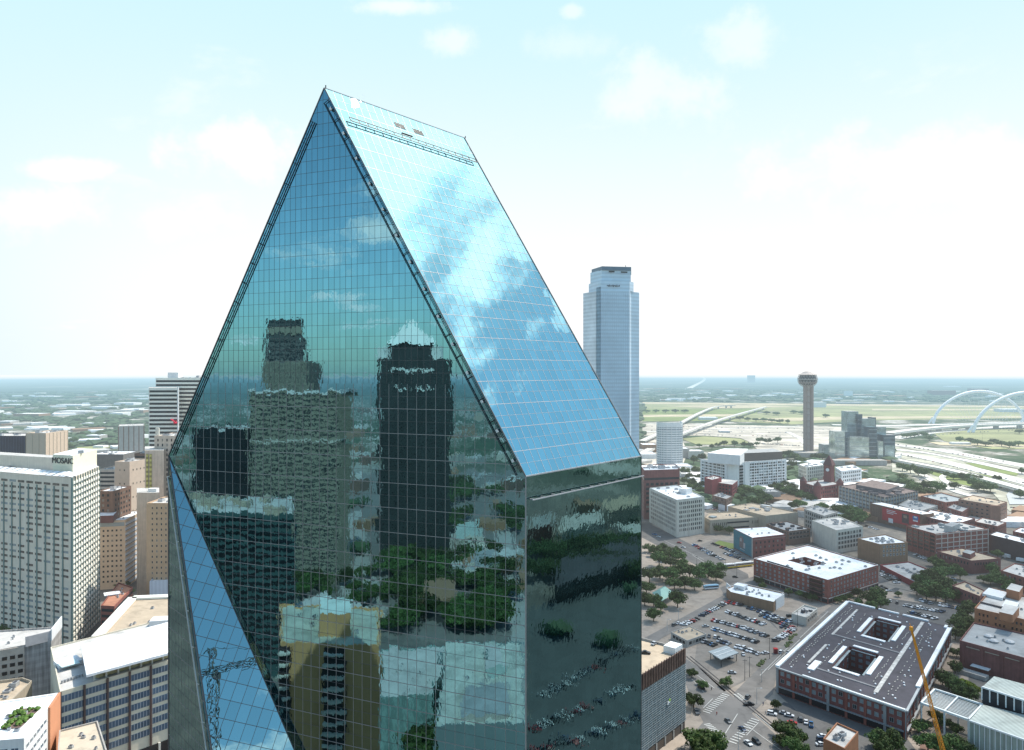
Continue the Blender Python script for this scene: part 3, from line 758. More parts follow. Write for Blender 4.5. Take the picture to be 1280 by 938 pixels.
# ---- screened garage (foreground)
z = 38.6
P1 = Vector(R(856, 811, z)); da = (Vector(R(804, 842.6, z)) - P1).normalized(); db = (Vector(R(804, 797.6, z)) - P1).normalized()
po = [tuple(P1), tuple(P1 + da * 62), tuple(P1 + da * 62 + db * 42), tuple(P1 + db * 42)]
b, po = bld('screened_garage', 'garage with pale lattice screen facade, rusty top band and tan roof deck', 'parking garage', po, z, conc, tan_r, par=1.1)
rust = M('rusty_band', (0.14, 0.085, 0.065), var=.5, scale=.35, streak=.5)
scr = M('pale_screen', (0.20, 0.26, 0.27), rough=.6, metal=.2, var=.3, scale=.5, streak=.2)
for i in facing(po):
    p, q = Vector(po[i]), Vector(po[(i + 1) % 4]); d = q - p; L_ = d.length; t_ = d / L_; nn = Vector((t_.y, -t_.x)); an = math.atan2(t_.y, t_.x); m = (p + q) / 2 + nn * .25
    if L_ < 50: continue
    MB().box((m.x, m.y, z - 3.2), (L_, .5, 7.0), an).build('rusty_band', rust, b)
    scn = MB().box((m.x, m.y, (z - 6.8 + 4.5) / 2), (L_, .35, z - 6.8 - 4.5), an).build('screen', scr, b)
    s = MB(); m2 = (p + q) / 2 + nn * .55; k = 0
    while k * 1.15 < L_: c = p + t_ * k * 1.15 + nn * .5; s.box((c.x, c.y, (z - 6.8 + 4.5) / 2), (.14 if k % 3 else .32, .2, z - 11.3), an); k += 1
    zz = 5.0
    while zz < z - 7: s.box((m2.x, m2.y, zz), (L_, .16, .12 if int(zz / 1.05) % 3 else .3), an); zz += 1.05
    s.build('screen_grid', metal_g, scn)
    s = MB(); k = 0
    while k * 2.3 < L_: c = p + t_ * k * 2.3 + nn * .6; s.box((c.x, c.y, z - 2.6), (.2, .25, 7.6), an); k += 1
    s.build('band_fins', M('fin_brown', (.09, .06, .05)), b)
    c = p + t_ * L_ * .52 + nn * .8
    lg = P(834, 0)
    # emblem on the screen
    best = min(range(200), key=lambda k: abs((p + t_ * L_ * k / 200).x / (p + t_ * L_ * k / 200).y - (834 - U0) / FPX))
    c = p + t_ * L_ * best / 200 + nn * .85; zc = zat(878, c.y)
    s = MB(); s.box((c.x, c.y, zc), (2.2, .12, .9), an, 0); s.box((c.x + t_.x * .8, c.y + t_.y * .8, zc + .7), (1.1, .14, 1.1), an, 1); s.box((c.x - t_.x * .9, c.y - t_.y * .9, zc - .6), (1.0, .14, .5), an, 0)
    s.build('emblem', [white_p, M('lime_green', (.35, .55, .08))], b)
    for k in range(8):
        c = p + t_ * (L_ * (k + .5) / 8) + nn * .2; MB().box((c.x, c.y, 2.1), (1.0, .8, 4.2), an).build('column', conc, b)
    MB().box(((m - nn * .1).x, (m - nn * .1).y, 2.0), (L_ - 1, .3, 3.8), an).build('ground_floor_opening', gl_black, b)
q = P1 + db * 4.2 + Vector((-1.5, 2.5)); block(b, grow(P1 + db * .8 + da * .8, db, 6, da, 7), z - 1.1, z + 2.2, white_p, white_r, name='stair_house')
# ---- cafe and canopy in the lot
z = 4.5
po = [R(838.5, 790, z), R(859, 801, z), R(883, 792.5, z), R(862, 782.5, z)]
b, po = bld('diner', 'small flat tan roofed diner with a dark glazed corner in the parking lot', 'restaurant', po, z, conc, tan_r, par=.4)
windows(b, po, .6, 4, 3.2, 3.2, 2.8, 2.2, gl_d, conc)
z = 5.2; po = ccw([R(885.5, 814.5, z), R(901, 824.5, z), R(923.5, 816, z), R(908, 807, z)])
c = sum((Vector(p) for p in po), Vector((0, 0))) / 4
b = empty('station_canopy', (c.x, c.y, 0), 'grey flat metal canopy on posts sheltering cars beside the diner', 'canopy')
MB().prism(po, z - .5, z, bottom=True).build('canopy_roof', metal_g, b)
for i in range(4): q = Vector(po[i]).lerp(c, .15); MB().tube((q.x, q.y, 0), (q.x, q.y, z - .5), .2).build('post', dark_steel, b)
for f in (.3, .62):
    p, q = Vector(po[0]).lerp(Vector(po[1]), f), Vector(po[3]).lerp(Vector(po[2]), f); m = (p + q) / 2; d = q - p
    MB().box((m.x, m.y, z + .08), (d.length * .98, .5, .12), math.atan2(d.y, d.x)).build('roof_seam', white_p, b)
# ---- long wall building with red mural
z = 20
A_, B_ = Vector(R(1087.8, 629, z)), Vector(R(1152.6, 643.2, z)); t_ = (B_ - A_).normalized(); nn = Vector((t_.y, -t_.x)); nn = nn if nn.y < 0 else -nn
po = [tuple(A_), tuple(B_), tuple(B_ - nn * 17), tuple(A_ - nn * 17)]
b, po = bld('mural_warehouse', 'long brick warehouse with a red painted mural wall and narrow white roof', 'warehouse', po, z, M('rust_brick', (.20, .115, .08), streak=.2), white_r, par=.3)
L_ = (B_ - A_).length; an = math.atan2(t_.y, t_.x)
def onw2(f, zz, o=.2): c = A_ + t_ * L_ * f + nn * o; return (c.x, c.y, zz)
rm = M('red_mural', (0.42, 0.045, 0.05), var=.1, scale=.2)
mur = MB().box(onw2(.5, 11.5), (L_ * .5, .3, 14), an).build('mural', rm, b)
mur2 = MB().box(onw2(.86, 12.5), (L_ * .2, .3, 12.5), an).build('mural', rm, b)
blu = M('mural_blue', (.06, .18, .4)); wh = M('mural_white', (.75, .72, .72)); mdk = M('mural_dark', (.09, .06, .06), var=.4, scale=.5)
s = MB(); s.box(onw2(.42, 5.5, .42), (6, .1, 5), an, 2); s.box(onw2(.7, 11.5, .42), (L_ * .13, .1, 10), an, 0); s.box(onw2(.70, 13.5, .5), (4.5, .1, 3), an, 3)
for k, w_ in enumerate((.17, .20, .13)): s.box(onw2(.34 + w_ / 2, 16.5 - k * 1.7, .42), (L_ * w_, .1, .6), an, 2)
for k in range(16):
    pass
s.box(onw2(.885, 14.5, .42), (6.5, .1, 4), an, 1); s.box(onw2(.885, 15.5, .5), (3.5, .1, 1.6), an, 2); s.box(onw2(.885, 11.5, .42), (6.0, .1, 1.4), an, 2)
s.build('mural_painting', [mdk, blu, wh, M('mural_skin', (.32, .2, .15))], mur)
MB().box(onw2(.12, 12), (L_ * .17, .2, 11), an).build('brick_panel', brick5, b)
# flat roofed neighbours behind it
def simple(name, label, cat, px, z, wall, roof, win=None, units=4, seed=1, par=.8, eye=EYE, z0=0.0, mirrorf=None, group=None, usz=(1.5, 3.5)):
    pts = [R(u, v, z) for u, v in px]
    if mirrorf: pts = [mirrorf(p) for p in pts]
    b, po = bld(name, label, cat, pts, z, wall, roof, par=par, group=group)
    if win:
        w_, h_, px_, pz_, gm, fm = win[:6]
        windows(b, po, 2.5, z - 1.0, px_, pz_, w_, h_, gm, fm, eye=eye)
    if units: roof_stuff(b, po, z - par + .05, units, unit_m, seed, usz, dark=unit_d)
    return b, po
W1 = (1.8, 2.2, 4.2, 4.0, gl_d, brick); W2 = (2.4, 1.8, 4.0, 3.8, gl_d, conc)
simple('brick_building', 'red brick range with white roof stepping behind the red mural warehouse', 'building', [(1153, 645), (1196, 655), (1219, 648), (1163, 637)], 17, brick2, white_r, W1, 12, 3)
simple('flat_roofed_building', 'flat grey roofed building with roof planting behind the red mural warehouse', 'building', [(1123, 631), (1150, 639.5), (1172, 632), (1136, 624)], 18, conc, grey_r, W2, 9, 4)
simple('brick_building', 'brick building with a wide blue grey metal roof near the freeway', 'building', [(1151, 620), (1182, 628), (1211, 625), (1177, 616)], 17, brick, gl_p, W1, 3, 5)
simple('brick_building', 'small dark brick building with a domed skylight behind the gridded garage', 'building', [(1183, 634), (1203, 640), (1211, 635), (1192, 629.5)], 17, brick2, grey_r, W1, 2, 6)
b, po = simple('brick_office', 'long tan brown brick office with flat brown roof nearest the freeway', 'office building', [(1198, 624), (1246, 632), (1259, 627.5), (1216, 619)], 24, M('mall_brick', (.27, .15, .11), streak=.1), tan_r, (2.6, 1.6, 5.6, 4.2, gl_d, brick5), 2, 7)
q = R(1243, 632, 24); MB().box((q[0], q[1] - 1.5, 12), (9, 3, 24.6), -.3).build('stair_tower', MATS['mall_brick'], b)
simple('brick_building', 'low brick range with pale roof below the tan brown office', 'building', [(1218, 652), (1247, 658), (1258, 653), (1228, 647)], 13, brick, pale_r, W1, 3, 8)
# ---- brick gridded garage
z = 23.4
po = [R(1133.8, 657.5, z), R(1169.4, 667.5, z), R(1235, 661, z), R(1199.5, 652, z)]
b, po = bld('gridded_garage', 'brick garage with open decks on one side and pale gridded panels on the other', 'parking garage', po, z, brick, pale_r)
f = facing(po)
lens = sorted(f, key=lambda i: Vector(po[i]).x)
bands(b, po, 2, 22, 3.4, 2.0, gl_black, edges=lens[:1], seg=6, post=white_p); ribs(b, po, 0, 23, 7.5, 1.1, .5, brick, edges=lens[:1])
s = MB(); i = lens[-1]; p, q = Vector(po[i]), Vector(po[(i + 1) % 4]); d = q - p; L_ = d.length; t_ = d / L_; nn = Vector((t_.y, -t_.x)); an = math.atan2(t_.y, t_.x)
for k in range(10): c = p + t_ * L_ * k / 9 + nn * .15; s.box((c.x, c.y, z / 2), (.9, .4, z), an)
for k in range(6): c = (p + q) / 2 + nn * .2; s.box((c.x, c.y, 2 + k * 4.1), (L_, .42, .7), an)
s.build('pale_grid', M('pale_stone_grid', (.5, .42, .38)), b)
block(b, [R(1180, 659, z + 3), R(1190, 661.5, z + 3), R(1200, 657, z + 3), R(1190, 655, z + 3)], z - .8, z + 5, metal_g, grey_r); roof_stuff(b, po, z - .7, 10, gl_p, 11, (3, 7), dark=unit_m)
# ---- others on the right
b, po = simple('brick_block', 'plum brick corner block with tan roof, arched bays and a small roof house', 'commercial building', [(1171.3, 689), (1214.5, 701), (1251, 698), (1203, 685)], 11.5, brick2, tan_r, (1.5, 2.4, 2.9, 4.6, gl_d, brick2), 4, 9)
block(b, [R(1203, 693, 13), R(1213, 696, 13), R(1219, 692.5, 13), R(1208, 690, 13)], 10.7, 15, brick2, gl_p)
b, po = simple('brown_warehouse', 'brown brick block with white roof and rows of small windows beside the cream factory', 'building', [(1072, 673), (1100, 680.5), (1134.7, 678), (1106.6, 668)], 18, brick3, white_r, None, 9, 10)
windows(b, po, 3, 17, 3.6, 3.6, 1.8, 2.2, gl_d, white_p, edges=sorted(facing(po), key=lambda i: Vector(po[i]).x)[-1:], bars=1)
MB().box((*R(1096, 686, 9), 9), (1.6, 1.2, 13), .7).build('white_sign_strip', white_p, b)
b, po = simple('low_shed', 'low grey roofed shed with a long dark red side wall beside parked cars', 'building', [(1100, 706), (1146, 729), (1169, 715), (1136, 702)], 5, crimson, grey_r, None, 7, 12)
b, po = simple('cream_factory', 'cream factory block with grid of square windows and roof machinery', 'factory', [(1015, 650.5), (1045.6, 663), (1078.5, 658), (1049, 645.5)], 22, cream, pale_r, None, 5, 13, usz=(3, 6))
windows(b, po, 2, 20, 4.2, 4.2, 3.1, 3.0, gl_d, cream, edges=sorted(facing(po), key=lambda i: Vector(po[i]).x)[-1:], bars=1)
b, po = simple('grey_loft', 'grey concrete loft with dark window piers behind the cream factory', 'building', [(1005, 636), (1030, 645), (1047, 640), (1022, 632)], 22, conc, grey_r, (2.6, 3.2, 4.2, 4.6, gl_d, conc), 4, 14)
# construction-like framed block
z = 25
po = [R(1049, 607.5, z), R(1106, 622, z), R(1147, 614, z), R(1096, 601, z)]
b, po = bld('framed_block', 'wide dark concrete framed block with scaffolded roof beyond the trees', 'building', po, z, M('dark_infill', (.10, .095, .10), var=.4), M('cluttered_roof', (.16, .12, .11), var=.5, scale=.3))
ribs(b, po, 0, z, 6.5, 1.0, .6, stone, single=False); bands(b, po, 1, 24, 4.6, 2.6, gl_p, seg=2.5, post=dconc)
roof_stuff(b, po, z - .8, 26, M('steel_stack', (.20, .17, .17), var=.4), 15, (3, 9), hmax=3, dark=unit_d)
block(b, [R(1070, 606, 29), R(1108, 613, 29), R(1124, 607, 29), R(1090, 600, 29)], 24, 29, M('scaffold_grey', (.17, .16, .17), stripes=(1.4, .6)), MATS['cluttered_roof'], name='roof_storey')
# old courthouse
red_s = M('red_sandstone', (.22, .075, .07), var=.2, streak=.1)
z = 22
po = [R(1004, 603, z), R(1022, 609, z), R(1050, 605, z), R(1033, 598.5, z)]
b, po = bld('old_courthouse', 'dark red turreted courthouse with a tall clock tower and conical corner roofs', 'courthouse', po, z, red_s, grey_r)
windows(b, po, 2, 21, 4.6, 4.8, 2.2, 3.0, gl_d, red_s)
for p in po:
    tw = MB().lathe((p[0], p[1], 0), [(4.5, 0), (4.5, z + 2)], 12).build('turret', red_s, b); MB().lathe((p[0], p[1], z + 2), [(4.9, 0), (0.2, 6)], 12).build('turret_roof', M('slate_red', (.13, .06, .06)), tw)
c = sum((Vector(p) for p in po), Vector((0, 0))) / 4 + Vector((17, 16))
tw = MB().box((c.x, c.y, 22), (10, 10, 44), .7).build('clock_tower', red_s, b); MB().lathe((c.x, c.y, 44), [(9, 0), (5, 7), (0.2, 13)], 4).build('tower_roof', MATS['slate_red'], tw)
s = MB().tube((c.x - 4.6, c.y - 5.6, 38), (c.x - 4.9, c.y - 6.0, 38), 2.2, n=16).build('clock_face', white_p, tw)
q = R(1026, 627, 4); MB().box((q[0], q[1], 4), (9, 7, 1.2), .3).build('tarpaulin', M('blue_tarp', (.02, .15, .6)), b)
b, po = simple('arched_building', 'cream civic building with tall narrow windows left of the turreted courthouse', 'civic building', [(998, 580.5), (1008, 584), (1032, 581), (1021, 576)], 26, cream, white_r, (2.4, 4, 5, 5.4, gl_d, cream), 4, 21, usz=(3, 7))
b, po = simple('arched_building', 'small white block with punched windows at the foot of the mirrored hotel', 'building', [(1044, 584), (1052, 589), (1077, 586), (1066, 581)], 25, white_p, white_r, (3, 3, 5, 5.4, gl_d, white_p), 3, 22, usz=(3, 7))
# lower right: brown, grey, orange blocks
z = 15.5
b, po = simple('theatre_block', 'plum brick block with blank bays and a plain grey roof', 'building', [(1199.5, 800.5), (1290, 825), (1300, 796), (1217, 778)], z, brick2, grey_r, None, 0, 1)
for u_, v_ in ((1236, 795), (1262, 802), (1242, 801)):
    c = R(u_, v_, z); s = MB().lathe((c[0], c[1], z - .8), [(2.2, 0), (2.6, .9), (1.4, 1.6)], 10); s.build('roof_ventilator', unit_m, b)
p, q = Vector(R(1199.5, 800.5, z)), Vector(R(1290, 825, z)); t_ = (q - p).normalized(); nn = Vector((t_.y, -t_.x)); an = math.atan2(t_.y, t_.x)
if nn.y > 0: nn = -nn
for k in range(6):
    c = p + t_ * (2 + k * 9.6) + nn * .25; MB().box((c.x, c.y, z / 2 - .6), (1.1, .6, z - 1.4), an).build('pilaster', brick2, b)
    if k < 5: c = p + t_ * (6.8 + k * 9.6) + nn * .15; MB().box((c.x, c.y, z - 2.6), (6.8, .35, .35), an).build('bay_lintel', stone, b)
q = R(1207, 838, 3); s = MB().box((q[0] + 3, q[1], 1.2), (16, 5, 2.2), an); s.build('loading_dock', conc, b); MB().box((q[0] + 9, q[1] + 1, 4.2), (9, 4, .4), an).build('dock_canopy', white_p, b)
z = 22
po = [R(1218, 760, z), R(1300, 779, z), R(1310, 752, z), R(1240, 735, z)]
b, po = bld('orange_office', 'orange tan office block with paired windows and stepped roof houses', 'office building', po, z, brick4, pale_r)
windows(b, po, 3, 20.6, 2.2, 3.8, 1.25, 1.9, gl_black, brick4, skip=lambda i, c, r, n, m: c % 4 == 3)
block(b, [R(1249, 767, z + 3), R(1266, 771, z + 3), R(1274, 761, z + 3), R(1256, 757, z + 3)], z - .8, z + 4, brick4, pale_r, name='roof_house')
block(b, [R(1258, 738, z + 4), R(1274, 742, z + 4), R(1279, 735, z + 4), R(1264, 731, z + 4)], z - .8, z + 5, brick4, pale_r, name='roof_house')
MB().prism(ccw([R(1228, 742, z + .8), R(1253, 748, z + .8), R(1260, 741, z + .8), R(1236, 735, z + .8)]), z - .8, z + .9).build('raised_roof', white_p, b)
block(b, [R(1252, 757, z + 2), R(1270, 761, z + 2), R(1274, 753, z + 2), R(1257, 749, z + 2)], z - .8, z + 1.6, metal_g, white_p, name='plant_enclosure')
for a0, a1 in (((1224, 752), (1252, 759)), ((1231, 743), (1256, 749))):
    p, q = Vector(R(*a0, z)), Vector(R(*a1, z)); m = (p + q) / 2; d = q - p; MB().box((m.x, m.y, z - .2), (d.length, 1.2, .8), math.atan2(d.y, d.x)).build('roof_trench', unit_d, b)
b, po = simple('plum_warehouse', 'plum brick building with tan roof and one skylight between the trees', 'building', [(1190, 732), (1225, 745.5), (1231, 738), (1206, 726.5)], 10.8, brick2, tan_r, (1.4, 2.0, 3.2, 4.2, gl_d, brick2), 1, 31)
b, po = simple('tan_shed', 'tan and grey roofed brick shed at the right edge behind the orange office', 'warehouse', [(1251, 713), (1300, 728), (1310, 712), (1268, 704)], 12, brick, pale_r, W1, 2, 32)
b, po = simple('dark_warehouse', 'long dark brown warehouse with white roof strip at the right edge', 'warehouse', [(1236, 668), (1300, 684), (1304, 678), (1246, 664)], 17, M('navy_brown', (.085, .06, .06), var=.2), white_r, None, 2, 33)
b, po = simple('brick_building', 'red brick range with a white roof tip at the right edge above the dark warehouse', 'building', [(1266, 664), (1300, 671), (1306, 664), (1276, 659)], 14, brick, white_r, W1, 2, 34)
# bottom-edge brick building
b, po = simple('brick_corner_house', 'small orange brick building with pale roof at the bottom edge', 'building', [(1029, 923), (1056, 936), (1073, 915), (1046, 903)], 14, brick4, pale_r, None, 3, 35)
# ---- glass house and pergola
zl, zu = 14, 20
gh = empty('glass_pavilion', (*R(1245, 905, 0), 0), 'pale green slatted metal pavilion with two stepped ribbed roofs', 'pavilion')
slat = M('slatted_green', (.36, .42, .38), rough=.4, metal=.2, stripes=(1.5, .8, 0), var=.1); ribr = M('ribbed_roof', (.46, .50, .46), rough=.4, metal=.2, stripes=(2.4, .82, 0), var=.12)
lo = ccw([R(1211.6, 901, zl), R(1300, 932, zl), R(1306, 900, zl), R(1229, 881, zl)]); up = ccw([R(1227.6, 859, zu), R(1300, 882, zu), R(1306, 862, zu), R(1242.6, 845.5, zu)])
block(gh, lo, 0, zl, slat, ribr, 'lower_hall'); block(gh, up, 0, zu, gl_d, ribr, 'upper_hall')
ribs(gh, up, zl, zu, 3.2, .5, .4, metal_w, name='mullion', single=True); ribs(gh, lo, 0, zl, 2.0, .3, .3, metal_w, name='fin', single=True)
for poly, zz in ((lo, zl), (up, zu)):
    for i in facing(poly):
        p, q = Vector(poly[i]), Vector(poly[(i + 1) % 4]); MB().bar((*p, zz), (*q, zz), .8, .7).build('eaves', metal_w, gh)
zp = 13; c4 = [R(1151.6, 879, zp), R(1210.7, 900, zp), R(1228, 881, zp), R(1168.5, 862, zp)]
pg = empty('steel_pergola', (*c4[0], 0), 'white steel pergola with slatted top attached to the green pavilion', 'pergola')
for i in range(4): MB().bar((*c4[i], zp), (*c4[(i + 1) % 4], zp), .8, .9).build('top_beam', metal_w, pg)
m0 = Vector(c4[0]).lerp(Vector(c4[1]), .5); m1 = Vector(c4[3]).lerp(Vector(c4[2]), .5); MB().bar((*m0, zp), (*m1, zp), .6, .7).build('top_beam', metal_w, pg)
s = MB()
for k in range(1, 14):
    p = Vector(c4[0]).lerp(Vector(c4[3]), k / 14); q = Vector(c4[1]).lerp(Vector(c4[2]), k / 14); s.bar((*p, zp - .6), (*q, zp - .6), .75, .12)
s.build('roof_slats', metal_g, pg)
for p in (c4[0], tuple(m0), c4[1], c4[3], tuple(m1)): MB().box((p[0], p[1], zp / 2), (.6, .6, zp)).build('post', metal_w, pg)
# ---- orange crane
cr = empty('crane', (183.5, 296, 0), 'long thin orange lattice crane boom rising in front of the brick block', 'crane')
orange = M('crane_orange', (0.72, 0.30, 0.03), rough=.5, var=.1)
top = Vector((*P(1139, 300), zat(786, 300))); bot = Vector((183.5, 296, 3.0)); ax = (top - bot); ex_ = Vector((1, 0, 0)); ey_ = Vector((0, 1, 0))
s = MB()
for i, j in ((-1, -1), (1, -1), (1, 1), (-1, 1)): s.bar(bot + ex_ * i * .75 + ey_ * j * .75, top + ex_ * i * .22 + ey_ * j * .22, .26, .26)
for k in range(46):
    f = k / 46; g = (k + 1) / 46; w0 = .75 - .53 * f; w1_ = .75 - .53 * g; a = bot + ax * f; c = bot + ax * g; sg = 1 if k % 2 else -1
    s.bar(a + ex_ * w0 * sg - ey_ * w0, c - ex_ * w1_ * sg - ey_ * w1_, .16, .16); s.bar(a + ey_ * w0 * sg + ex_ * w0, c - ey_ * w1_ * sg + ex_ * w1_, .16, .16)
s.build('boom', orange, cr)
MB().box(tuple(top), (1.1, 1.1, 1.6)).build('boom_head', orange, cr); MB().tube(top, top + Vector((-.6, 0, 2.2)), .12).build('mast_light', orange, cr)
MB().box((184.5, 296, 2.2), (6, 4, 2.6)).build('crane_cab', orange, cr); MB().box((184.5, 296, .6), (7, 5, 1.0)).build('crawler_track', dark_steel, cr)
# ---- green roofed pavilion
pv = empty('park_pavilion', (*R(827, 750), 0), 'low open pavilion with green hipped metal roof among the park trees', 'pavilion')
gr = M('green_metal_roof', (.20, .36, .32), rough=.5, metal=.2, var=.1); z = 5
base = ccw([R(815, 741, z), R(827, 751.5, z), R(843.5, 742, z), R(829, 733, z)]); c = sum((Vector(p) for p in base), Vector((0, 0))) / 4; e1 = Vector(base[0]).lerp(Vector(base[1]), .5).lerp(c, .6); e2 = Vector(base[2]).lerp(Vector(base[3]), .5).lerp(c, .6)
s = MB(); r1, r2 = (e1.x, e1.y, z + 4), (e2.x, e2.y, z + 4); B4 = [(*p, z) for p in base]
s.quad([B4[0], B4[1], r1]); s.quad([B4[2], B4[3], r2]); s.quad([B4[1], B4[2], r2, r1]); s.quad([B4[3], B4[0], r1, r2]); s.quad([B4[3], B4[2], B4[1], B4[0]]); s.build('roof', gr, pv)
for p in base: q = Vector(p).lerp(c, .1); MB().tube((q.x, q.y, 0), (q.x, q.y, z), .3).build('post', dconc, pv)
# ---- light rail train and buses
def vehicle_long(name, label, cat, a, b_, z0, w, h, body, stripe, parts=2, glass=gl_black):
    a = Vector(a); b_ = Vector(b_); d = b_ - a; L_ = d.length; t = d / L_; an = math.atan2(t.y, t.x); m = (a + b_) / 2
    r = empty(name, (m.x, m.y, z0), label, cat); sl = L_ / parts
    for k in range(parts):
        c = a + t * (sl * (k + .5))
        s = MB().box((c.x, c.y, z0 + h * .6), (sl - .5, w, h * .8), an, 0).box((c.x, c.y, z0 + h + .15), (sl - 3, w * .7, .4), an, 0)
        s.box((c.x, c.y, z0 + h * .33), (sl - .4, w + .06, h * .3), an, 1); s.build('body', [body, stripe], r)
        MB().box((c.x, c.y, z0 + h * .72), (sl - 1.2, w + .08, h * .28), an).build('window_strip', glass, r)
        for f in (.2, .8):
            q = a + t * (sl * (k + f)); MB().box((q.x, q.y, z0 + .45), (2, w - .1, .9), an).build('wheel_truck', dark_steel, r)
    return r
yel = M('rail_yellow', (.72, .50, .03), var=.08)
vehicle_long('light_rail_train', 'white and yellow light rail train crossing beside the upper parking lot', 'train', R(893.5, 713), R(941, 707.5), .2, 2.8, 3.8, white_p, yel, 2)
vehicle_long('city_bus', 'pale blue and white bus on the street below the park trees', 'bus', R(879.5, 737.5), R(898, 736), .1, 2.6, 3.2, M('pale_blue', (.35, .55, .68), var=.08), white_p, 1)
# ================================================================== left side
beige = M('beige_panel', (0.76, 0.66, 0.54), var=.08, scale=.2, streak=.08)
whitep2 = M('sunlit_white_panel', (0.80, 0.78, 0.70), var=.06, scale=.2)  # warm white base colour, lighter than the beige
green_tr = M('green_mullion', (0.19, 0.26, 0.24), rough=.5, var=.1)
z = 106
ca = Vector(R(90, 597.5, z)); fl = Vector(R(0, 590, z)); t_ = (fl - ca).normalized(); farr = Vector(R(123.5, 583.5, z))
po = [tuple(ca), tuple(farr), tuple(farr + t_ * 160), tuple(ca + t_ * 160)]
b, po = bld('apartment_tower', 'tall cream apartment slab with green piers, saw-tooth white roof edge and rooftop sign wall', 'apartment building', po, z, beige, pale_r)
ff = sorted(facing(po), key=lambda i: (Vector(po[i]) + Vector(po[(i + 1) % 4])).x)
ef, er = ff[0], ff[-1]
WMAX = 60
windows(b, po, 3, z - 3, 8.2, 3.75, 6.4, 1.7, gl_black, beige, edges=[ef], bars=4, fr=.12, alt=gl_p, drop=.1)
WMAX = 100
ribs(b, po, 0, z - 6, 8.2, .9, .5, green_tr, edges=[ef], single=False)
windows(b, po, 3, z - 3, 5.0, 3.75, 3.6, 1.5, gl_p, whitep2, edges=[er], bars=1, fr=.12, alt=gl_d, mx=.3)
p, q = Vector(po[er]), Vector(po[(er + 1) % 4]); t2 = (q - p).normalized(); nn = Vector((t2.y, -t2.x)); L_ = (q - p).length; an = math.atan2(t2.y, t2.x)
s = MB(); k = 0
while k < int(z / 3.75): c = (p + q) / 2 + nn * .25; s.box((c.x, c.y, 1.4 + 3.75 * k), (L_, .5, 1.7), an); k += 1
s.build('spandrel', whitep2, b)
ribs(b, po, 0, z, 5.0, .35, .8, green_tr, edges=[er], single=False); q_ = ca + Vector((.2, -.2)); MB().box((q_.x, q_.y, z / 2), (1.0, 1.0, z), an).build('corner_trim', green_tr, b)
# saw-tooth roof shades
for i, n_ in ((ef, 26), (er, 10)):
    p, q = Vector(po[i]), Vector(po[(i + 1) % 4]); d = q - p; t3 = d.normalized(); an3 = math.atan2(t3.y, t3.x); nn = Vector((t3.y, -t3.x))
    for k in range(n_):
        c = p + d * ((k + .5) / n_) - nn * 3
        MB().quad([(*(c - t3 * d.length / n_ * .4 + nn * 3.2), z + .3), (*(c + t3 * d.length / n_ * .4 + nn * 3.2), z + .3), (*(c + t3 * d.length / n_ * .4 - nn * 3.5), z + 2.2), (*(c - t3 * d.length / n_ * .4 - nn * 3.5), z + 2.2)]).build('roof_shade', white_r, b)
# rooftop storeys
def pz(u, v, Y): return (*P(u, Y), zat(v, Y))
Yp = 452; zt = zat(568, Yp)
pa, pb = Vector(P(66, Yp)), Vector(P(91, 446)); pc = Vector(P(121, 482))
pent = ccw([tuple(pa), tuple(pb), tuple(pc), tuple(pc + (pa - pb))])
crm = M('cream_render', (0.82, 0.76, 0.58), var=.06)
block(b, pent, z - 1, z + 12, crm, white_r, name='sign_house')
lp = ccw([P(-60, 500), P(66, 468), P(70, 480), P(-60, 520)]); block(b, lp, z - 1, z + 8, beige, pale_r)
d = (pb - pa); an4 = math.atan2(d.y, d.x); n4 = Vector((d.y, -d.x)).normalized(); n4 = n4 if n4.y < 0 else -n4
def letters(txt, x, y, zz, ang, size, mat, parent, name='sign_lettering', ext=.12, align='CENTER'):
    cu = bpy.data.curves.new(name, 'FONT'); cu.body = txt; cu.size = size; cu.extrude = ext; cu.align_x = align; cu.align_y = 'CENTER'; cu.materials.append(mat)
    tmp = bpy.data.objects.new(name, cu); me = bpy.data.meshes.new_from_object(tmp); bpy.data.objects.remove(tmp); o = bpy.data.objects.new(name, me); COL.objects.link(o); o.parent = parent; bb = wl(parent); o.location = (x - bb.x, y - bb.y, zz - bb.z); o.rotation_euler = (math.pi / 2, 0, ang)
    return o
m = pa.lerp(pb, .52) + n4 * .4
letters('MOSAIC', m.x, m.y, z + 8.2, an4, 5.2, dark_steel, b)
m = pb.lerp(pc, .35); MB().box((m.x, m.y - 1, z + 13), (3, 2, 2), .8).build('air_unit', unit_m, b)
roof_stuff(b, po, z - .8, 8, unit_m, 2, (2, 4), dark=unit_d)
def tower_simple(name, label, cat, us, Y, v, depth=30, z0=0.0, wall=conc, roof=pale_r, skew=0.0, win=None, band=None, rib=None, mirrorf=None, eye=EYE, units=3, seed=1):
    u0, u1 = us; a = Vector(P(u0, Y)); c = Vector(P(u1, Y + skew)); n = Vector((-(c - a).y, (c - a).x)).normalized()
    pts = [tuple(a), tuple(c), tuple(c + n * depth), tuple(a + n * depth)]; z = zat(v, Y)
    if mirrorf: pts = [mirrorf(p) for p in pts]
    b, po = bld(name, label, cat, pts, z, wall, roof)
    if win: windows(b, po, 3, z - 1.5, win[2], win[3], win[0], win[1], win[4], win[5], eye=eye, bars=win[6] if len(win) > 6 else 0)
    if band: bands(b, po, 3, z - 1.5, band[0], band[1], band[2], eye=eye)
    if rib: ribs(b, po, 0, z - 1, rib[0], rib[1], rib[2], rib[3], eye=eye)
    if units: roof_stuff(b, po, z - .85, units, unit_m, seed, (3, 6), hmax=3, dark=unit_d)
    return b, po, z
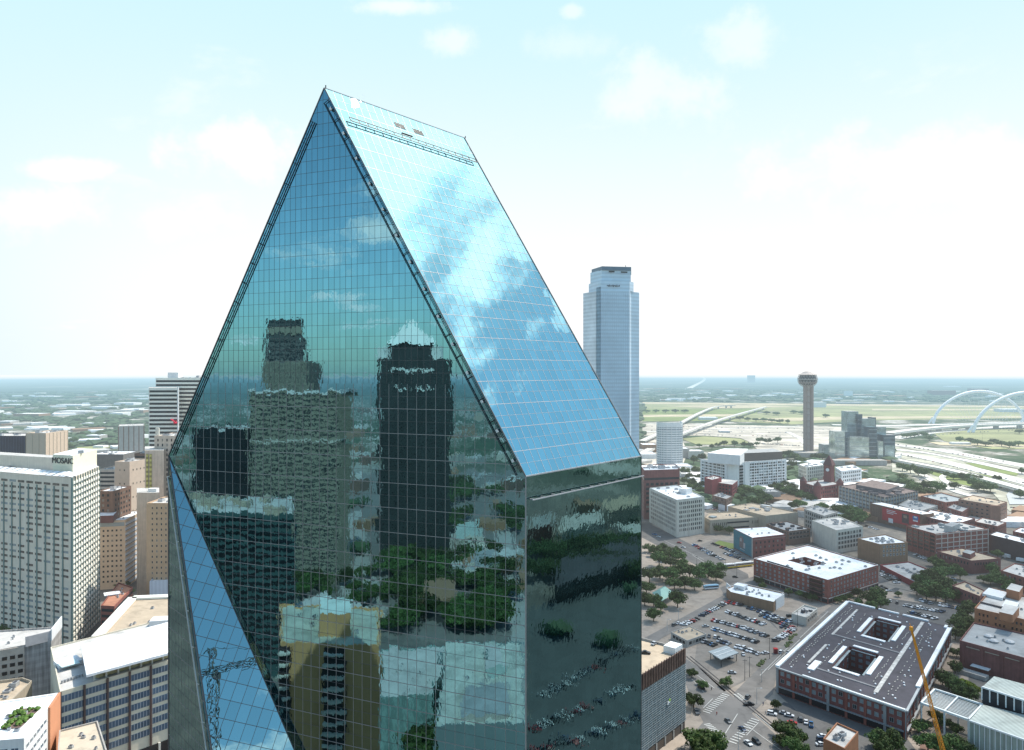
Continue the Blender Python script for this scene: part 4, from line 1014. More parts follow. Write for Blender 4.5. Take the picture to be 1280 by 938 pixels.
# dark blue box and tan neighbour
tower_simple('dark_office', 'navy glass box with fine vertical ribs behind the cream apartment slab', 'office building', (-30, 31), 800, 545, 40, wall=glassmat('navy_glass', (.02, .03, .06)), rib=(3, .5, .4, M('navy_rib', (.06, .08, .12))), units=5)
tower_simple('tan_office', 'blank pale tan box joined beside the navy glass box', 'office building', (32.5, 57), 800, 541.5, 40, wall=M('tan_panel', (.60, .47, .36), var=.06), rib=(7, .5, .3, stone), units=2)
# striped tower
b, po, z = tower_simple('striped_tower', 'tall office tower with alternating white and dark horizontal bands', 'office tower', (194.5, 262), 735, 472.5, 45, wall=whitep2, band=(4.1, 2.1, gl_d), units=2, seed=4)
c = P(219, 750); MB().box((c[0], c[1], z + 2.5), (11, 10, 6)).build('penthouse', white_p, b)
l2 = [P(186, 700), P(222.5, 702), P(222.5, 735), P(186, 735)]; zf = zat(485, 700); block(b, l2, 0, zf, whitep2, pale_r, name='front_wing'); bands(b, ccw(l2), 3, zf - 1.5, 4.1, 2.1, gl_d, edges=None)
MB().box((*P(222.6, 699.5), zf / 2 + .5), (1.2, 1.2, zf + 1)).build('corner_fin', white_p, b)
fl_ = M('red_banner', (.6, .02, .06)); q = P(217.5, 697.5); s = MB(); s.bar((q[0] - 3, q[1], zat(524, 697)), (q[0] + 3, q[1], zat(529, 697)), .2, 4.5, (0, 1, 0)); s.box((q[0] + 1, q[1], zat(528, 697)), (3, .3, 3.6), .0); s.build('red_emblem', fl_, b)
# beige stepped tower (old) in front of it
stn = M('old_limestone', (.56, .46, .38), var=.14, streak=.15)
b, po, z = tower_simple('stone_tower', 'stepped pinkish stone tower with arched top windows against the mirror wall', 'office tower', (193, 236), 560, 545, 30, wall=stn, win=(1.4, 2.4, 3.6, 3.9, gl_d, stn), units=2, seed=5)
l2 = [P(181, 552), P(205, 552), P(205, 580), P(181, 580)]; zf = zat(563, 552); block(b, l2, 0, zf, stn, pale_r, name='lower_wing')
yg = M('yellow_glazing', (.50, .47, .16), stripes=(3.6, .45), rough=.4); 
for k in range(2): q = P(184 + k * 4.2, 551.6); MB().box((q[0], q[1], zf / 2 - 1), (1.6, .4, zf - 4), 0).build('yellow_window_strip', yg, b)
MB().tube((*P(197, 565), z), (*P(197, 565), z + 6), 1.6, n=10).build('roof_turret', cream, b)
b, po, z = tower_simple('tan_tower', 'slim plain tan tower with a few windows near the top right of the cream slab', 'office tower', (143.5, 162), 620, 577, 22, wall=M('tan_face', (.55, .44, .35), var=.08), skew=-3, win=(1.2, 1.6, 4.5, 12, gl_d, stone), units=3, seed=6)
q = [P(162, 617), P(174.5, 640), P(174.5, 655), P(162, 655)]; block(b, q, 0, z - 2, brick3, pale_r, name='side_wing'); windows(b, ccw(q), 3, z - 3, 4, 4, 1.6, 1.8, gl_d, brick3)
b, po, z = tower_simple('banded_block', 'brown block with dark window bands between the cream slab and the slim tan tower', 'office building', (122, 143.5), 700, 587, 30, wall=stn, band=(4.2, 2.0, gl_d), units=2, seed=7)
b, po, z = tower_simple('low_white_block', 'low block with bright white roof and brick panels under the brown banded block', 'building', (122, 142), 560, 614, 26, wall=brick5, roof=white_r, win=(2, 2.2, 4, 4, gl_d, brick5), units=2, seed=8)
b, po, z = tower_simple('grey_deck', 'long low grey building with bright flat roof beyond the slim tan tower', 'building', (112, 154), 900, 568, 40, wall=dconc, roof=white_r, units=3, seed=9)
b, po, z = tower_simple('brown_midrise', 'brown midrise with dark bands left of the yellow striped stone wing', 'office building', (168, 182), 690, 567, 24, wall=brick5, band=(3.8, 1.8, gl_d), units=2, seed=10)
b, po, z = tower_simple('long_distant_hall', 'long pale ribbed hall among trees far beyond the slim tan tower', 'building', (148, 180), 1350, 533, 60, wall=conc, roof=pale_r, skew=20, rib=(8, 1.6, .6, brick5), units=0)
# tan building with pale glass side (from roof corners)
z = 54
na = Vector(R(156.6, 650, z)); le = Vector(R(124, 651.5, z)); ri = Vector(R(181.5, 637.5, z))
po = [tuple(na), tuple(ri), tuple(ri + (le - na) * 1.1), tuple(le)]
b, po = bld('tan_midrise', 'tan midrise with dotted square windows, pale blue glazed side and white roof', 'office building', po, z, M('tan_stone', (.56, .44, .33), var=.08), white_r)
ff = sorted(facing(po), key=lambda i: (Vector(po[i]) + Vector(po[(i + 1) % 4])).x)
windows(b, po, 3, z - 6, 3.1, 4.0, 1.5, 1.7, gl_d, MATS['tan_stone'], edges=ff[:1], fr=.1)
bands(b, po, 2, z - 2, 4.0, 2.0, gl_b, edges=ff[-1:], proud=.1, mx=.2); bands(b, po, z - 5, z - 1.5, 3.5, 3, gl_p, edges=ff[:1])
p, q = Vector(po[ff[-1]]), Vector(po[(ff[-1] + 1) % 4]); MB().bar((*p.lerp(q, .5), z + .5), (*p.lerp(q, .5), z + .6), .1, .1).build('corner_light', steel, b)
s = MB(); t3 = (q - p).normalized(); nn = Vector((t3.y, -t3.x))
for k in range(int(z / 4)): c = (p + q) / 2 + nn * .1; s.box((c.x, c.y, 2.5 + 4 * k), ((q - p).length, .2, 1.9), math.atan2(t3.y, t3.x))
s.build('spandrel', M('pale_blue_panel', (.52, .58, .66), var=.06), b)
q0_ = Vector(R(125, 641, z + 5)); block(b, [R(122, 645, z + 5), R(141.5, 644.5, z + 5), R(152, 633, z + 5), R(130, 632.5, z + 5)], z - .8, z + 5, M('maroon_clad', (.14, .07, .07)), white_r)
# tan brick hotel
zt_ = 60; na = Vector(R(183, 631, zt_)); 
b, po, z = tower_simple('brick_hotel', 'tan brick hotel with regular small windows partly behind the mirror wall', 'hotel', (183, 232), 480, 629, 26, wall=M('hotel_brick', (.54, .37, .24), var=.1), win=(1.1, 1.7, 3.1, 3.7, gl_d, MATS['tan_stone']), units=4, seed=11)
q = [P(171, 500), P(199, 500), P(199, 520), P(171, 520)]; block(b, q, 0, zat(616, 500), stn, pale_r, name='rear_wing'); c = P(192, 505); MB().box((c[0], c[1], zat(614, 505)), (6, 4, 4)).build('roof_house', white_p, b)
# white building against tower
b, po = simple('white_shed', 'windowless white clad building beside the mirror wall', 'building', [(187, 727), (240, 722), (240, 702), (211, 703)], 30, M('ribbed_white', (.62, .64, .70), stripes=(2.2, .9, 0), var=.05), white_r, None, 0)
b, po = simple('dark_lowrise', 'dark lowrise with cream roof machinery between tan midrise and white clad building', 'building', [(183, 712), (206, 706), (207, 691), (186, 697)], 14, dconc, white_r, W2, 4, 14)
b, po = simple('terrace_house', 'small block with red roof terrace, white roof panel and plants', 'building', [(126, 757), (143, 758), (166, 734), (148, 728)], 28, brick, M('terracotta_deck', (.42, .20, .13), var=.15), None, 0)
bands(b, po, 2, 27, 3.6, 1.7, gl_d); q = R(140, 742, 28); MB().box((q[0], q[1], 28), (9, 7, .5), .6).build('roof_panel', white_r, b)
# blue glass office with big white roof (foreground left)
z = 42
na = Vector(R(75, 865, z)); lf = Vector(R(66, 822, z)); rg = Vector(R(212, 825, z)); 
d = (rg - na).normalized(); po = [tuple(na), tuple(na + d * 52), tuple(na + d * 52 + (lf - na) * 1.35), tuple(na + (lf - na) * 1.35)]
b, po = bld('blue_glass_office', 'blue glass office with brown mullions, cream bands and a huge white roof canopy', 'office building', po, z, M('cream_band', (.66, .60, .48), var=.08), pale_r, par=.6)
ff = sorted(facing(po), key=lambda i: -(Vector(po[i]) + Vector(po[(i + 1) % 4])).x)
bands(b, po, 7, z - 1, 4.3, 2.6, gl_b, edges=ff[:1], seg=1.25, post=M('thin_mullion', (.30, .33, .38)), mx=.2, proud=.2)
ribs(b, po, 7, z, 9.4, .7, .9, M('brown_fin', (.12, .08, .07)), edges=ff[:1], single=False, name='pilaster')
p, q = Vector(po[ff[0]]), Vector(po[(ff[0] + 1) % 4]); t3 = (q - p).normalized(); nn = Vector((t3.y, -t3.x)); c = (p + q) / 2; an = math.atan2(t3.y, t3.x)
MB().box((*(c + nn * .15), 3.4), ((q - p).length, .3, 6.6), an).build('ground_floor_opening', gl_black, b)
for k in range(6): c2 = p + t3 * (k * 9.4 + .5) + nn * .6; MB().box((c2.x, c2.y, 3.5), (.9, .9, 7), an).build('column', cream, b)
zc = z + 5.5
cv = [R(108, 844, zc), R(212, 816, zc), R(240, 782, zc), R(240, 770, zc), R(101, 806, zc)]
can = MB().prism(ccw(cv), zc - 1.0, zc, bottom=True).build('roof_canopy', white_r, b)
for k in range(9):
    c2 = p + t3 * (13 + k * 4.6) - nn * 2.0; MB().box((c2.x, c2.y, z + 2.2), (.6, .6, 4.6), an).build('canopy_post', cream, b)
MB().box((*(Vector(p).lerp(Vector(q), .62) - nn * 5), z + 1.8), (36, 4, 3.6), an).build('penthouse_glazing', M('yellowish_wall', (.42, .36, .2), var=.3), b)
q1_ = R(85, 826, z + 1); MB().box((q1_[0], q1_[1], z + .3), (9, 8, 1.8), an + .0).build('raised_roof', white_r, b); q1_ = R(86, 827, z + 2.2); MB().box((q1_[0], q1_[1], z + 1.35), (7, 6, .3), an).build('skylight', M('pale_cyan_panel', (.6, .75, .75)), b)
for k in range(7): q1_ = R(78 + k * 4, 851 - k * 1.4, z + .5); MB().box((q1_[0], q1_[1], z), (.8, .8, 1.2)).build('vent', unit_m, b)
# tan flat roof building behind it with white frame
b, po = simple('tan_roofed_block', 'low block with tan flat roof inside a broad white rim against the mirror wall', 'building', [(121, 797), (150, 798), (240, 780), (240, 745), (166, 748)], 40, conc, tan_r, None, 0, par=.5)
for (a0, a1) in (((121, 797), (166, 748)), ((166, 748), (240, 745))):
    p, q = Vector(R(*a0, 40)), Vector(R(*a1, 40)); m = (p + q) / 2 ; d = q - p; MB().box((m.x, m.y, 40.3), (d.length, 5.0, 1.0), math.atan2(d.y, d.x)).build('white_rim', whitep2, b)
q = R(201, 783, 41); MB().box((q[0], q[1], 42.5), (9, 7, 5), .2).build('roof_house', white_p, b)
# parking garage far left with grey side wall
z = 34
po = [R(-30, 818, z), R(30, 808, z), R(64, 800, z), R(77, 783, z), R(40, 778, z), R(-30, 790, z)]
b, po = bld('planted_garage', 'parking garage with grey streaked concrete end wall and planted roof edge', 'parking garage', [po[0], po[2], po[3], po[5]], z, M('streaked_concrete', (.42, .40, .38), var=.25, scale=.15, streak=.4, stripes=(3.6, .86)), pale_r)
pA, pB = Vector(R(-30, 818, z)), Vector(R(30.5, 807.5, z)); d = pB - pA; nn = Vector((d.y, -d.x)).normalized(); nn = nn if nn.y < 0 else -nn; an = math.atan2(d.y, d.x)
MB().box((*((pA + pB) / 2 + nn * .3), z / 2), (d.length, .6, z), an).build('deck_front', M('tan_deck', (.5, .43, .36)), b)
for k in range(8):
    for j in range(6): c = pA + d * ((j + .5) / 6) + nn * .65; MB().box((c.x, c.y, z - 4.5 - k * 3.7), (d.length / 6 - 1.2, .2, 1.7), an).build('deck_opening', gl_black, b)
c = (Vector(R(31, 785, z + 4)) + Vector(R(63, 777, z + 4))) / 2; pA, pB = Vector(R(31, 808, z)), Vector(R(63, 800, z)); m = (pA + pB) / 2; d = pB - pA
MB().box((m.x, m.y + .5, z + 2), (d.length, .8, 5), math.atan2(d.y, d.x)).build('roof_screen', M('pale_screen_wall', (.50, .47, .46)), b)
pA, pB = Vector(R(64, 800, z)), Vector(R(77, 783, z)); m = (pA + pB) / 2; d = pB - pA; MB().box((m.x, m.y, z + 2.4), (d.length, .5, 6), math.atan2(d.y, d.x)).build('white_fin', white_p, b)
# white and orange block bottom left
z = 50
po = [R(-20, 893, z), R(28, 893, z), R(58, 868, z), R(80, 864, z), R(58, 868, z)]
pp = [Vector(R(-20, 927, z)), Vector(R(30, 923, z)), Vector(R(60, 885, z)), Vector(R(73, 866, z)), Vector(R(-20, 880, z))]
b, po = bld('terrace_block', 'white and orange block with a sunken planted roof terrace at the bottom left corner', 'apartment building', [tuple(p) for p in pp], z, white_p, white_r, par=.3, parw=1.2)
windows(b, po, 2, z - 2, 3.2, 3.4, 2.4, 1.5, gl_b, white_p, bars=1)
ow = M('orange_panel', (.60, .27, .15), var=.05); q, p = Vector(R(73, 866, z)), Vector(R(60, 885, z)); d = q - p; nn = Vector((d.y, -d.x)).normalized(); MB().box((*((p + q) / 2 + nn * .3), z / 2), (d.length, .8, z), math.atan2(d.y, d.x)).build('orange_wall', ow, b)
tc_ = [R(2, 912, z), R(26, 909, z), R(52, 884, z), R(20, 886, z)]
MB().quad([(*p_, z - .1) for p_ in ccw(tc_)]).build('terrace_floor', M('brown_terrace', (.16, .11, .09), var=.5, scale=.6), b)
s = MB(); rr = random.Random(3)
fol = M('planter_green', (.09, .16, .03), var=.5, scale=.8)
for k in range(60):
    a, c = rr.random(), rr.random(); q = Vector(tc_[0]).lerp(Vector(tc_[1]), a).lerp(Vector(tc_[3]).lerp(Vector(tc_[2]), a), c); h = rr.uniform(.4, 1.4); s.lathe((q.x, q.y, z), [(h * .5, 0), (h * .7, h * .5), (.1, h)], 6)
s.build('roof_planting', fol, b)
b, po = simple('tan_roofed_block', 'plain block with blank tan roof at the bottom edge before the blue glass office', 'building', [(72, 940), (136, 945), (122, 901), (74, 913)], 38, conc, M('bare_tan_roof', (.52, .45, .35), var=.1), None, 0, par=.6)
b, po = simple('tan_roofed_block', 'small tan roofed block with pale parapet left of the blue glass office', 'building', [(-20, 880), (12, 878), (40, 851), (28, 847), (-20, 853)], 32, stone, tan_r, None, 2, 17, par=1.2)
# ================================================================== ground, roads, plain
def ground_mat():
    m = bpy.data.materials.new('city_ground'); m.use_nodes = True; nt = m.node_tree; N = nt.nodes; L = nt.links; N.clear()
    geo = N.new('ShaderNodeNewGeometry'); b = N.new('ShaderNodeBsdfPrincipled'); b.inputs['Roughness'].default_value = .95; b.inputs['Specular IOR Level'].default_value = .1
    def noise(sc, det=4, off=(0, 0, 0)):
        mp = N.new('ShaderNodeMapping'); mp.inputs['Location'].default_value = off; L.new(geo.outputs['Position'], mp.inputs[0])
        n = N.new('ShaderNodeTexNoise'); n.inputs['Scale'].default_value = sc; n.inputs['Detail'].default_value = det; n.inputs['Roughness'].default_value = .7; L.new(mp.outputs[0], n.inputs['Vector']); return n.outputs[0]
    def ramp(x, els):
        r = N.new('ShaderNodeValToRGB'); L.new(x, r.inputs[0]); cr = r.color_ramp
        cr.elements[0].position, cr.elements[0].color = els[0][0], (*els[0][1], 1); cr.elements[1].position, cr.elements[1].color = els[-1][0], (*els[-1][1], 1)
        for p, c in els[1:-1]: e = cr.elements.new(p); e.color = (*c, 1)
        return r.outputs[0]
    def mix(f, a, c):
        x = N.new('ShaderNodeMix'); x.data_type = 'RGBA'
        if hasattr(f, 'name'): L.new(f, x.inputs[0])
        else: x.inputs[0].default_value = f
        L.new(a, x.inputs[6]); L.new(c, x.inputs[7]); return x.outputs[2]
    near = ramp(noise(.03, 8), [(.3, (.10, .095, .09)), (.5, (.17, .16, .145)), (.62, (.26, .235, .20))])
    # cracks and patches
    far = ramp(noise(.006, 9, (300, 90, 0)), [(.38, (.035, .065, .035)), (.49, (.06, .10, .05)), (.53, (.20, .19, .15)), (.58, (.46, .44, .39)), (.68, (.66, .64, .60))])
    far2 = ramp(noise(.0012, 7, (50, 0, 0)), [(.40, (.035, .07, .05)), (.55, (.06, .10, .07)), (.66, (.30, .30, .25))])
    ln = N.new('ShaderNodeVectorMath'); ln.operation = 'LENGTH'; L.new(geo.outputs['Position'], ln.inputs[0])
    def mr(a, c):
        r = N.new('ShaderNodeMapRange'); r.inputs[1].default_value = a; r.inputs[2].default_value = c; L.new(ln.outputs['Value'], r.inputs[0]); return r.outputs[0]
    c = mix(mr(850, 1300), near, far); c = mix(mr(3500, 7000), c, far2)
    L.new(c, b.inputs['Base Color']); finish(m, b.outputs[0]); return m
g = MB(); RG = 45000; ringr = [0, 300, 700, 1500, 3500, 9000, 20000, RG]; nseg = 48
for a in range(len(ringr) - 1):
    for k in range(nseg):
        p = [(r * math.cos(2 * math.pi * q / nseg), r * math.sin(2 * math.pi * q / nseg), 0) for r in ringr[a:a + 2] for q in (k, k + 1)]
        if a == 0: g.quad([p[0], p[2], p[3]])
        else: g.quad([p[0], p[2], p[3], p[1]])
go = g.build('ground', ground_mat()); go['kind'] = 'structure'
asph = M('asphalt', (.13, .125, .12), var=.16, scale=.12); asph2 = M('worn_asphalt', (.20, .185, .17), var=.16, scale=.1); conr = M('pale_concrete_road', (.62, .59, .54), var=.10, scale=.06)
walk = M('pavement_concrete', (.34, .285, .235), var=.14, scale=.25); paint = M('road_paint', (.62, .60, .55), var=.12, scale=.8); lotm = M('lot_asphalt', (.245, .215, .185), var=.18, scale=.15); dlot = M('dark_lot', (.10, .10, .10), var=.16, scale=.15)
grassm = M('lawn_grass', (.17, .22, .05), var=.45, scale=.012); grassy = M('dry_grass', (.27, .28, .12), var=.5, scale=.006); brickp = M('brick_paving', (.22, .13, .10), var=.15, scale=.3)
G0 = lambda pts: [R(u, v) for u, v in pts]
def gs(name, px, z, m, kind='structure'): return sheet(name, G0(px), z, m, kind)
# pavement fields / lots / roads (each above the one below)
gs('pavement', [(800, 660), (880, 640), (1010, 690), (1100, 730), (1215, 760), (1210, 860), (1130, 960), (800, 960)], .05, walk)
gs('parking_lot', [(858, 782), (915, 751), (1010, 770), (1003, 787), (955, 832), (935, 850), (905, 865), (868, 830), (872, 800)], .10, lotm)
gs('parking_lot', [(863, 686), (893, 675), (918, 676), (942, 700), (940, 705), (905, 706)], .10, lotm)
gs('parking_lot', [(1062, 763), (1110, 748), (1205, 762), (1190, 785), (1120, 770)], .10, dlot)
gs('parking_lot', [(1098, 716), (1104, 710), (1134, 728), (1120, 741), (1098, 738)], .10, dlot)
gs('parking_lot', [(966, 886), (980, 878), (1060, 905), (1048, 938), (990, 938)], .10, dlot)
gs('road', [(858, 824), (878, 838), (962, 912), (1000, 945), (900, 960), (880, 905), (862, 868), (850, 835)], .10, asph2)
gs('road', [(918, 866), (931, 853), (961, 824), (1006, 783), (1040, 757), (1062, 750), (972, 840), (966, 868), (940, 892), (915, 895)], .14, asph2)
gs('road', [(972, 868), (968, 862), (1130, 918), (1150, 945), (1060, 945)], .14, asph)
gs('road', [(880, 902), (898, 882), (925, 900), (890, 960), (830, 960)], .16, asph2)
gs('road', [(802, 664), (845, 671), (905, 705), (895, 711), (860, 690), (802, 672)], .10, asph2)
gs('road', [(802, 655), (812, 655), (862, 680), (935, 718), (940, 745), (975, 790), (900, 722), (802, 672)], .12, asph)
gs('road', [(802, 800), (905, 744), (900, 735), (945, 720), (965, 735), (930, 742), (870, 775), (828, 798), (802, 815)], .16, asph2)
gs('road', [(940, 722), (975, 738), (1040, 757), (1070, 752), (1065, 745), (985, 728), (960, 715)], .18, asph)
gs('road', [(1040, 757), (1065, 753), (1120, 735), (1160, 745), (1215, 757), (1215, 750), (1160, 735), (1125, 724), (1065, 738)], .20, walk)
gs('road', [(1130, 894), (1187, 800), (1203, 765), (1212, 770), (1200, 830), (1160, 930), (1135, 930)], .12, walk)
gs('plaza', [(1150, 925), (1195, 940), (1290, 960), (1150, 960)], .16, brickp)
def crosswalk(a, c, n, w, ln):
    A_ = Vector(R(*a)); C_ = Vector(R(*c)); d = (C_ - A_); t = d.normalized(); nn = Vector((-t.y, t.x))
    s = MB()
    for k in range(n):
        q = A_ + d * ((k + .5) / n); p = [q + t * x + nn * y for x, y in ((-w / 2, -ln / 2), (w / 2, -ln / 2), (w / 2, ln / 2), (-w / 2, ln / 2))]
        s.quad([(v.x, v.y, .26) for v in p])
    o = s.build('road_markings', paint); o['kind'] = 'structure'
crosswalk((882, 892), (908, 868), 12, .8, 4.0); crosswalk((914, 930), (945, 899), 12, .8, 4.0); crosswalk((919, 868), (931, 876), 6, .8, 4); crosswalk((883, 905), (896, 916), 6, .7, 3.5)
def stripe(a, c, w=.35, z=.24, m=None):
    o = MB().quad([(*p, z) for p in line2(R(*a), R(*c), w)]).build('road_markings', m or paint); o['kind'] = 'structure'
for a, c in (((879, 886), (891, 874)), ((933, 920), (948, 904)), ((865, 850), (880, 866)), ((872, 845), (893, 861)), ((930, 905), (985, 945)), ((944, 893), (1000, 940)), ((922, 893), (902, 925)), ((1000, 800), (960, 838)), ((985, 810), (950, 845)), ((1035, 765), (1000, 798)), ((865, 694), (900, 716)), ((830, 676), (880, 700))): stripe(a, c)
rails = M('rail_dark', (.06, .055, .055))
for d_ in (0, 5): stripe((858 + d_, 821), (975 + d_, 917), .5, .27, rails)
gs('lawn', [(893, 679), (899, 676), (917, 680), (917, 687), (905, 684)], .14, grassm)
# distance: floodplain strips, lawns, freeways
gs('field', [(806, 505), (1300, 510), (1300, 519), (1050, 516), (803, 512)], .3, grassy)
gs('field', [(803, 512), (950, 511), (940, 526), (803, 527)], .5, grassm)
gs('field', [(900, 521), (1004, 513), (1300, 517), (1300, 523), (1080, 526), (990, 531), (915, 527)], .7, grassy)
tanf = M('bare_tan_field', (.50, .42, .27), var=.35, scale=.01)
for px_ in ([(803, 503), (1300, 508), (1300, 510), (803, 505.5)], [(830, 508), (930, 506), (1000, 509), (900, 511)], [(940, 524), (1060, 521), (1300, 520.5), (1300, 522.5), (1080, 524), (960, 528)], [(803, 519), (930, 518), (915, 521), (803, 522)], [(1090, 511.5), (1300, 512), (1300, 513.5), (1090, 513.5)], [(1160, 553), (1300, 558), (1300, 561), (1175, 557)]): gs('field', px_, .95, tanf)
gs('lawn', [(852, 549), (880, 546), (925, 549), (938, 554), (905, 557), (870, 556)], .9, grassy)
gs('field', [(1165, 541), (1200, 538), (1300, 536), (1300, 562), (1240, 562), (1180, 552)], .9, grassy)
gs('field', [(1150, 583), (1190, 588), (1240, 596), (1262, 604), (1230, 612), (1200, 606), (1165, 594)], 1.1, grassm)
gs('field', [(1205, 579), (1230, 581), (1275, 592), (1270, 596), (1225, 586)], 1.1, grassm)
gs('lawn', [(96, 560), (135, 557), (138, 560), (100, 565)], 1.1, grassy)
gs('concrete_yard', [(803, 530), (1060, 534), (1060, 560), (950, 566), (938, 553), (925, 548), (880, 545), (803, 545)], .6, M('pale_yard', (.52, .47, .39), var=.6, scale=.018))
gs('concrete_yard', [(803, 548), (850, 545), (860, 566), (850, 590), (803, 583)], .7, MATS['pale_yard'])
gs('concrete_yard', [(1115, 552), (1300, 585), (1300, 640), (1262, 640), (1240, 616), (1115, 590)], .6, M('pale_yard2', (.42, .41, .32), var=.6, scale=.02))
conb = M('bright_concrete', (.70, .67, .61), var=.08, scale=.05)
def road3(name, px, w, z, th=1.2, mat=conb, kind='structure', label=None, cat=None, piers=0, group=None):
    pts = []
    for i, (u, v, *zz) in enumerate(px):
        h = zz[0] if zz else z; x, y = R(u, v, h); pts.append((x, y, h))
    # smooth by sampling Catmull-Rom
    P_ = [Vector(p) for p in pts]; sm = []
    for i in range(len(P_) - 1):
        p0 = P_[max(i - 1, 0)]; p1 = P_[i]; p2 = P_[i + 1]; p3 = P_[min(i + 2, len(P_) - 1)]
        for k in range(8):
            t = k / 8; sm.append(.5 * ((2 * p1) + (p2 - p0) * t + (2 * p0 - 5 * p1 + 4 * p2 - p3) * t * t + (3 * p1 - p0 - 3 * p2 + p3) * t ** 3))
    sm.append(P_[-1])
    if label:
        r = empty(name, (sm[0].x, sm[0].y, 0), label, cat, group); ribbon(sm, w, z, th).build('deck', mat, r)
        for sd in (-1, 1):
            e = []
            for i, p in enumerate(sm):
                t = sm[min(i + 1, len(sm) - 1)] - sm[max(i - 1, 0)]; t.z = 0; t.normalize(); e.append(p + Vector((-t.y, t.x, 0)) * sd * (w / 2 - .3) + Vector((0, 0, 1)))
            ribbon(e, .5, 0, 1.1).build('barrier', conc, r)
        for k in range(piers):
            p = sm[int((k + .5) / piers * (len(sm) - 1))]; MB().box((p.x, p.y, (p.z - th) / 2), (w * .5, 2, max(p.z - th, .3))).build('pier', conc, r)
        return r
    o = ribbon(sm, w, z, th).build(name, mat); o['kind'] = kind; return o
road3('viaduct', [(803, 551, 9), (850, 529, 10), (875, 516, 12), (895, 508.5, 12), (918, 507, 12)], 15, 10, 2, label='curving pale road viaduct sweeping to the floodplain behind the round tower', cat='viaduct', piers=12)
road3('viaduct', [(803, 566, 9), (855, 541, 12), (905, 523, 14), (957, 508.5, 12)], 15, 10, 3, mat=conb, label='straight road viaduct running right of the round white tower across the field', cat='viaduct', piers=16)
road3('freeway', [(1116, 548), (1160, 541), (1220, 536), (1300, 530)], 40, .0 + 1.5)
road3('freeway', [(1040, 531), (1100, 532), (1160, 531), (1300, 527)], 38, 1.4)
road3('freeway', [(1116, 556), (1170, 562), (1230, 573), (1300, 586)], 34, 1.6); road3('freeway', [(1118, 566), (1160, 573), (1220, 587), (1300, 608)], 30, 1.7)
road3('freeway', [(1118, 562), (1165, 567), (1230, 580), (1300, 596)], 22, 1.65)
road3('overpass', [(1118, 574, 6), (1150, 580, 7), (1195, 589, 8), (1245, 602, 8), (1300, 617, 8)], 22, 7, 2.5, label='elevated freeway deck crossing the lower right edge below the other carriageways', cat='overpass', piers=9)
road3('road', [(1125, 575), (1145, 588), (1170, 603), (1200, 616), (1240, 625)], 11, 1.3); road3('road', [(1190, 590), (1178, 596), (1186, 604), (1215, 613)], 9, 1.4)
road3('road', [(985, 540), (1000, 548), (1010, 556), (1040, 560)], 14, 1.2); road3('road', [(860, 486.5), (880, 472.5), (867, 468.5)], 60, 1.2); road3('road', [(803, 540), (900, 536), (1000, 533)], 14, 1.2)
gs('water', [(1258, 620), (1268, 607), (1300, 612), (1300, 632), (1262, 632)], 1.5, M('grey_pond', (.42, .44, .44), rough=.5, var=.05))
for k, (a, c) in enumerate((((803, 536), (1042, 541)), ((803, 538.5), (1042, 543)), ((803, 541), (1010, 545)), ((880, 546), (1000, 548)), ((803, 556), (870, 560)), ((803, 561), (866, 567)), ((935, 558), (1000, 561)), ((830, 533), (1042, 537)), ((803, 547), (860, 541)), ((1125, 560), (1290, 590)))):
    o = MB().quad([(*p, 1.9) for p in line2(R(*a), R(*c), 4.5)]).build('road', rails if k % 2 else asph); o['kind'] = 'structure'
# arches of the bridge
wst = M('white_steel_arch', (.95, .95, .94), rough=.5, var=.02)
for (ua, ub, ut, v0_, v1_, lab) in ((1166, 1281, 1222, 529, 489.5, 'tall white steel arch, the fully visible left one of two over the freeway'), (1216, 1352, 1283, 540, 491, 'white steel arch cut by the right edge, crossing the first arch')):
    a = Vector(R(ua, v0_ + 1)); Ya = a.y; c = Vector(P(ub, Ya * 1.03)); Hh = zat(v1_, Ya * 1.015)
    ar = empty('bridge_arch', (a.x, a.y, 0), lab, 'bridge arch', None); s = MB(); pr = None
    for k in range(41):
        f = k / 40; p = Vector((*a.lerp(c, f), Hh * (1 - (2 * f - 1) ** 2) ** .62 if 0 < f < 1 else 0)); 
        if pr is not None: s.tube(pr, p, 4.9, 4.9, 8, cap=False)
        pr = p
    s.build('arch_rib', wst, ar, smooth=True)
    s = MB()
    for k in range(3, 38, 2):
        f = k / 40; p = a.lerp(c, f); h = Hh * (1 - (2 * f - 1) ** 2) ** .62; q = a.lerp(c, .5 + (f - .5) * .6); s.bar((p.x, p.y, h), (q.x, q.y - 10, 9), .35, .35)
    s.build('cables', wst, ar)
    for p in (a, c): MB().tube((p.x - 14, p.y, 0), (p.x, p.y, 20), 3, 3, 8).build('leg', wst, ar)
# bridge deck
r = road3('bridge', [(1110, 541, 10), (1160, 535, 13), (1220, 531, 15), (1320, 528.5, 15)], 34, 13, 4, label='wide pale bridge deck carried by the two white arches', cat='bridge', piers=10)
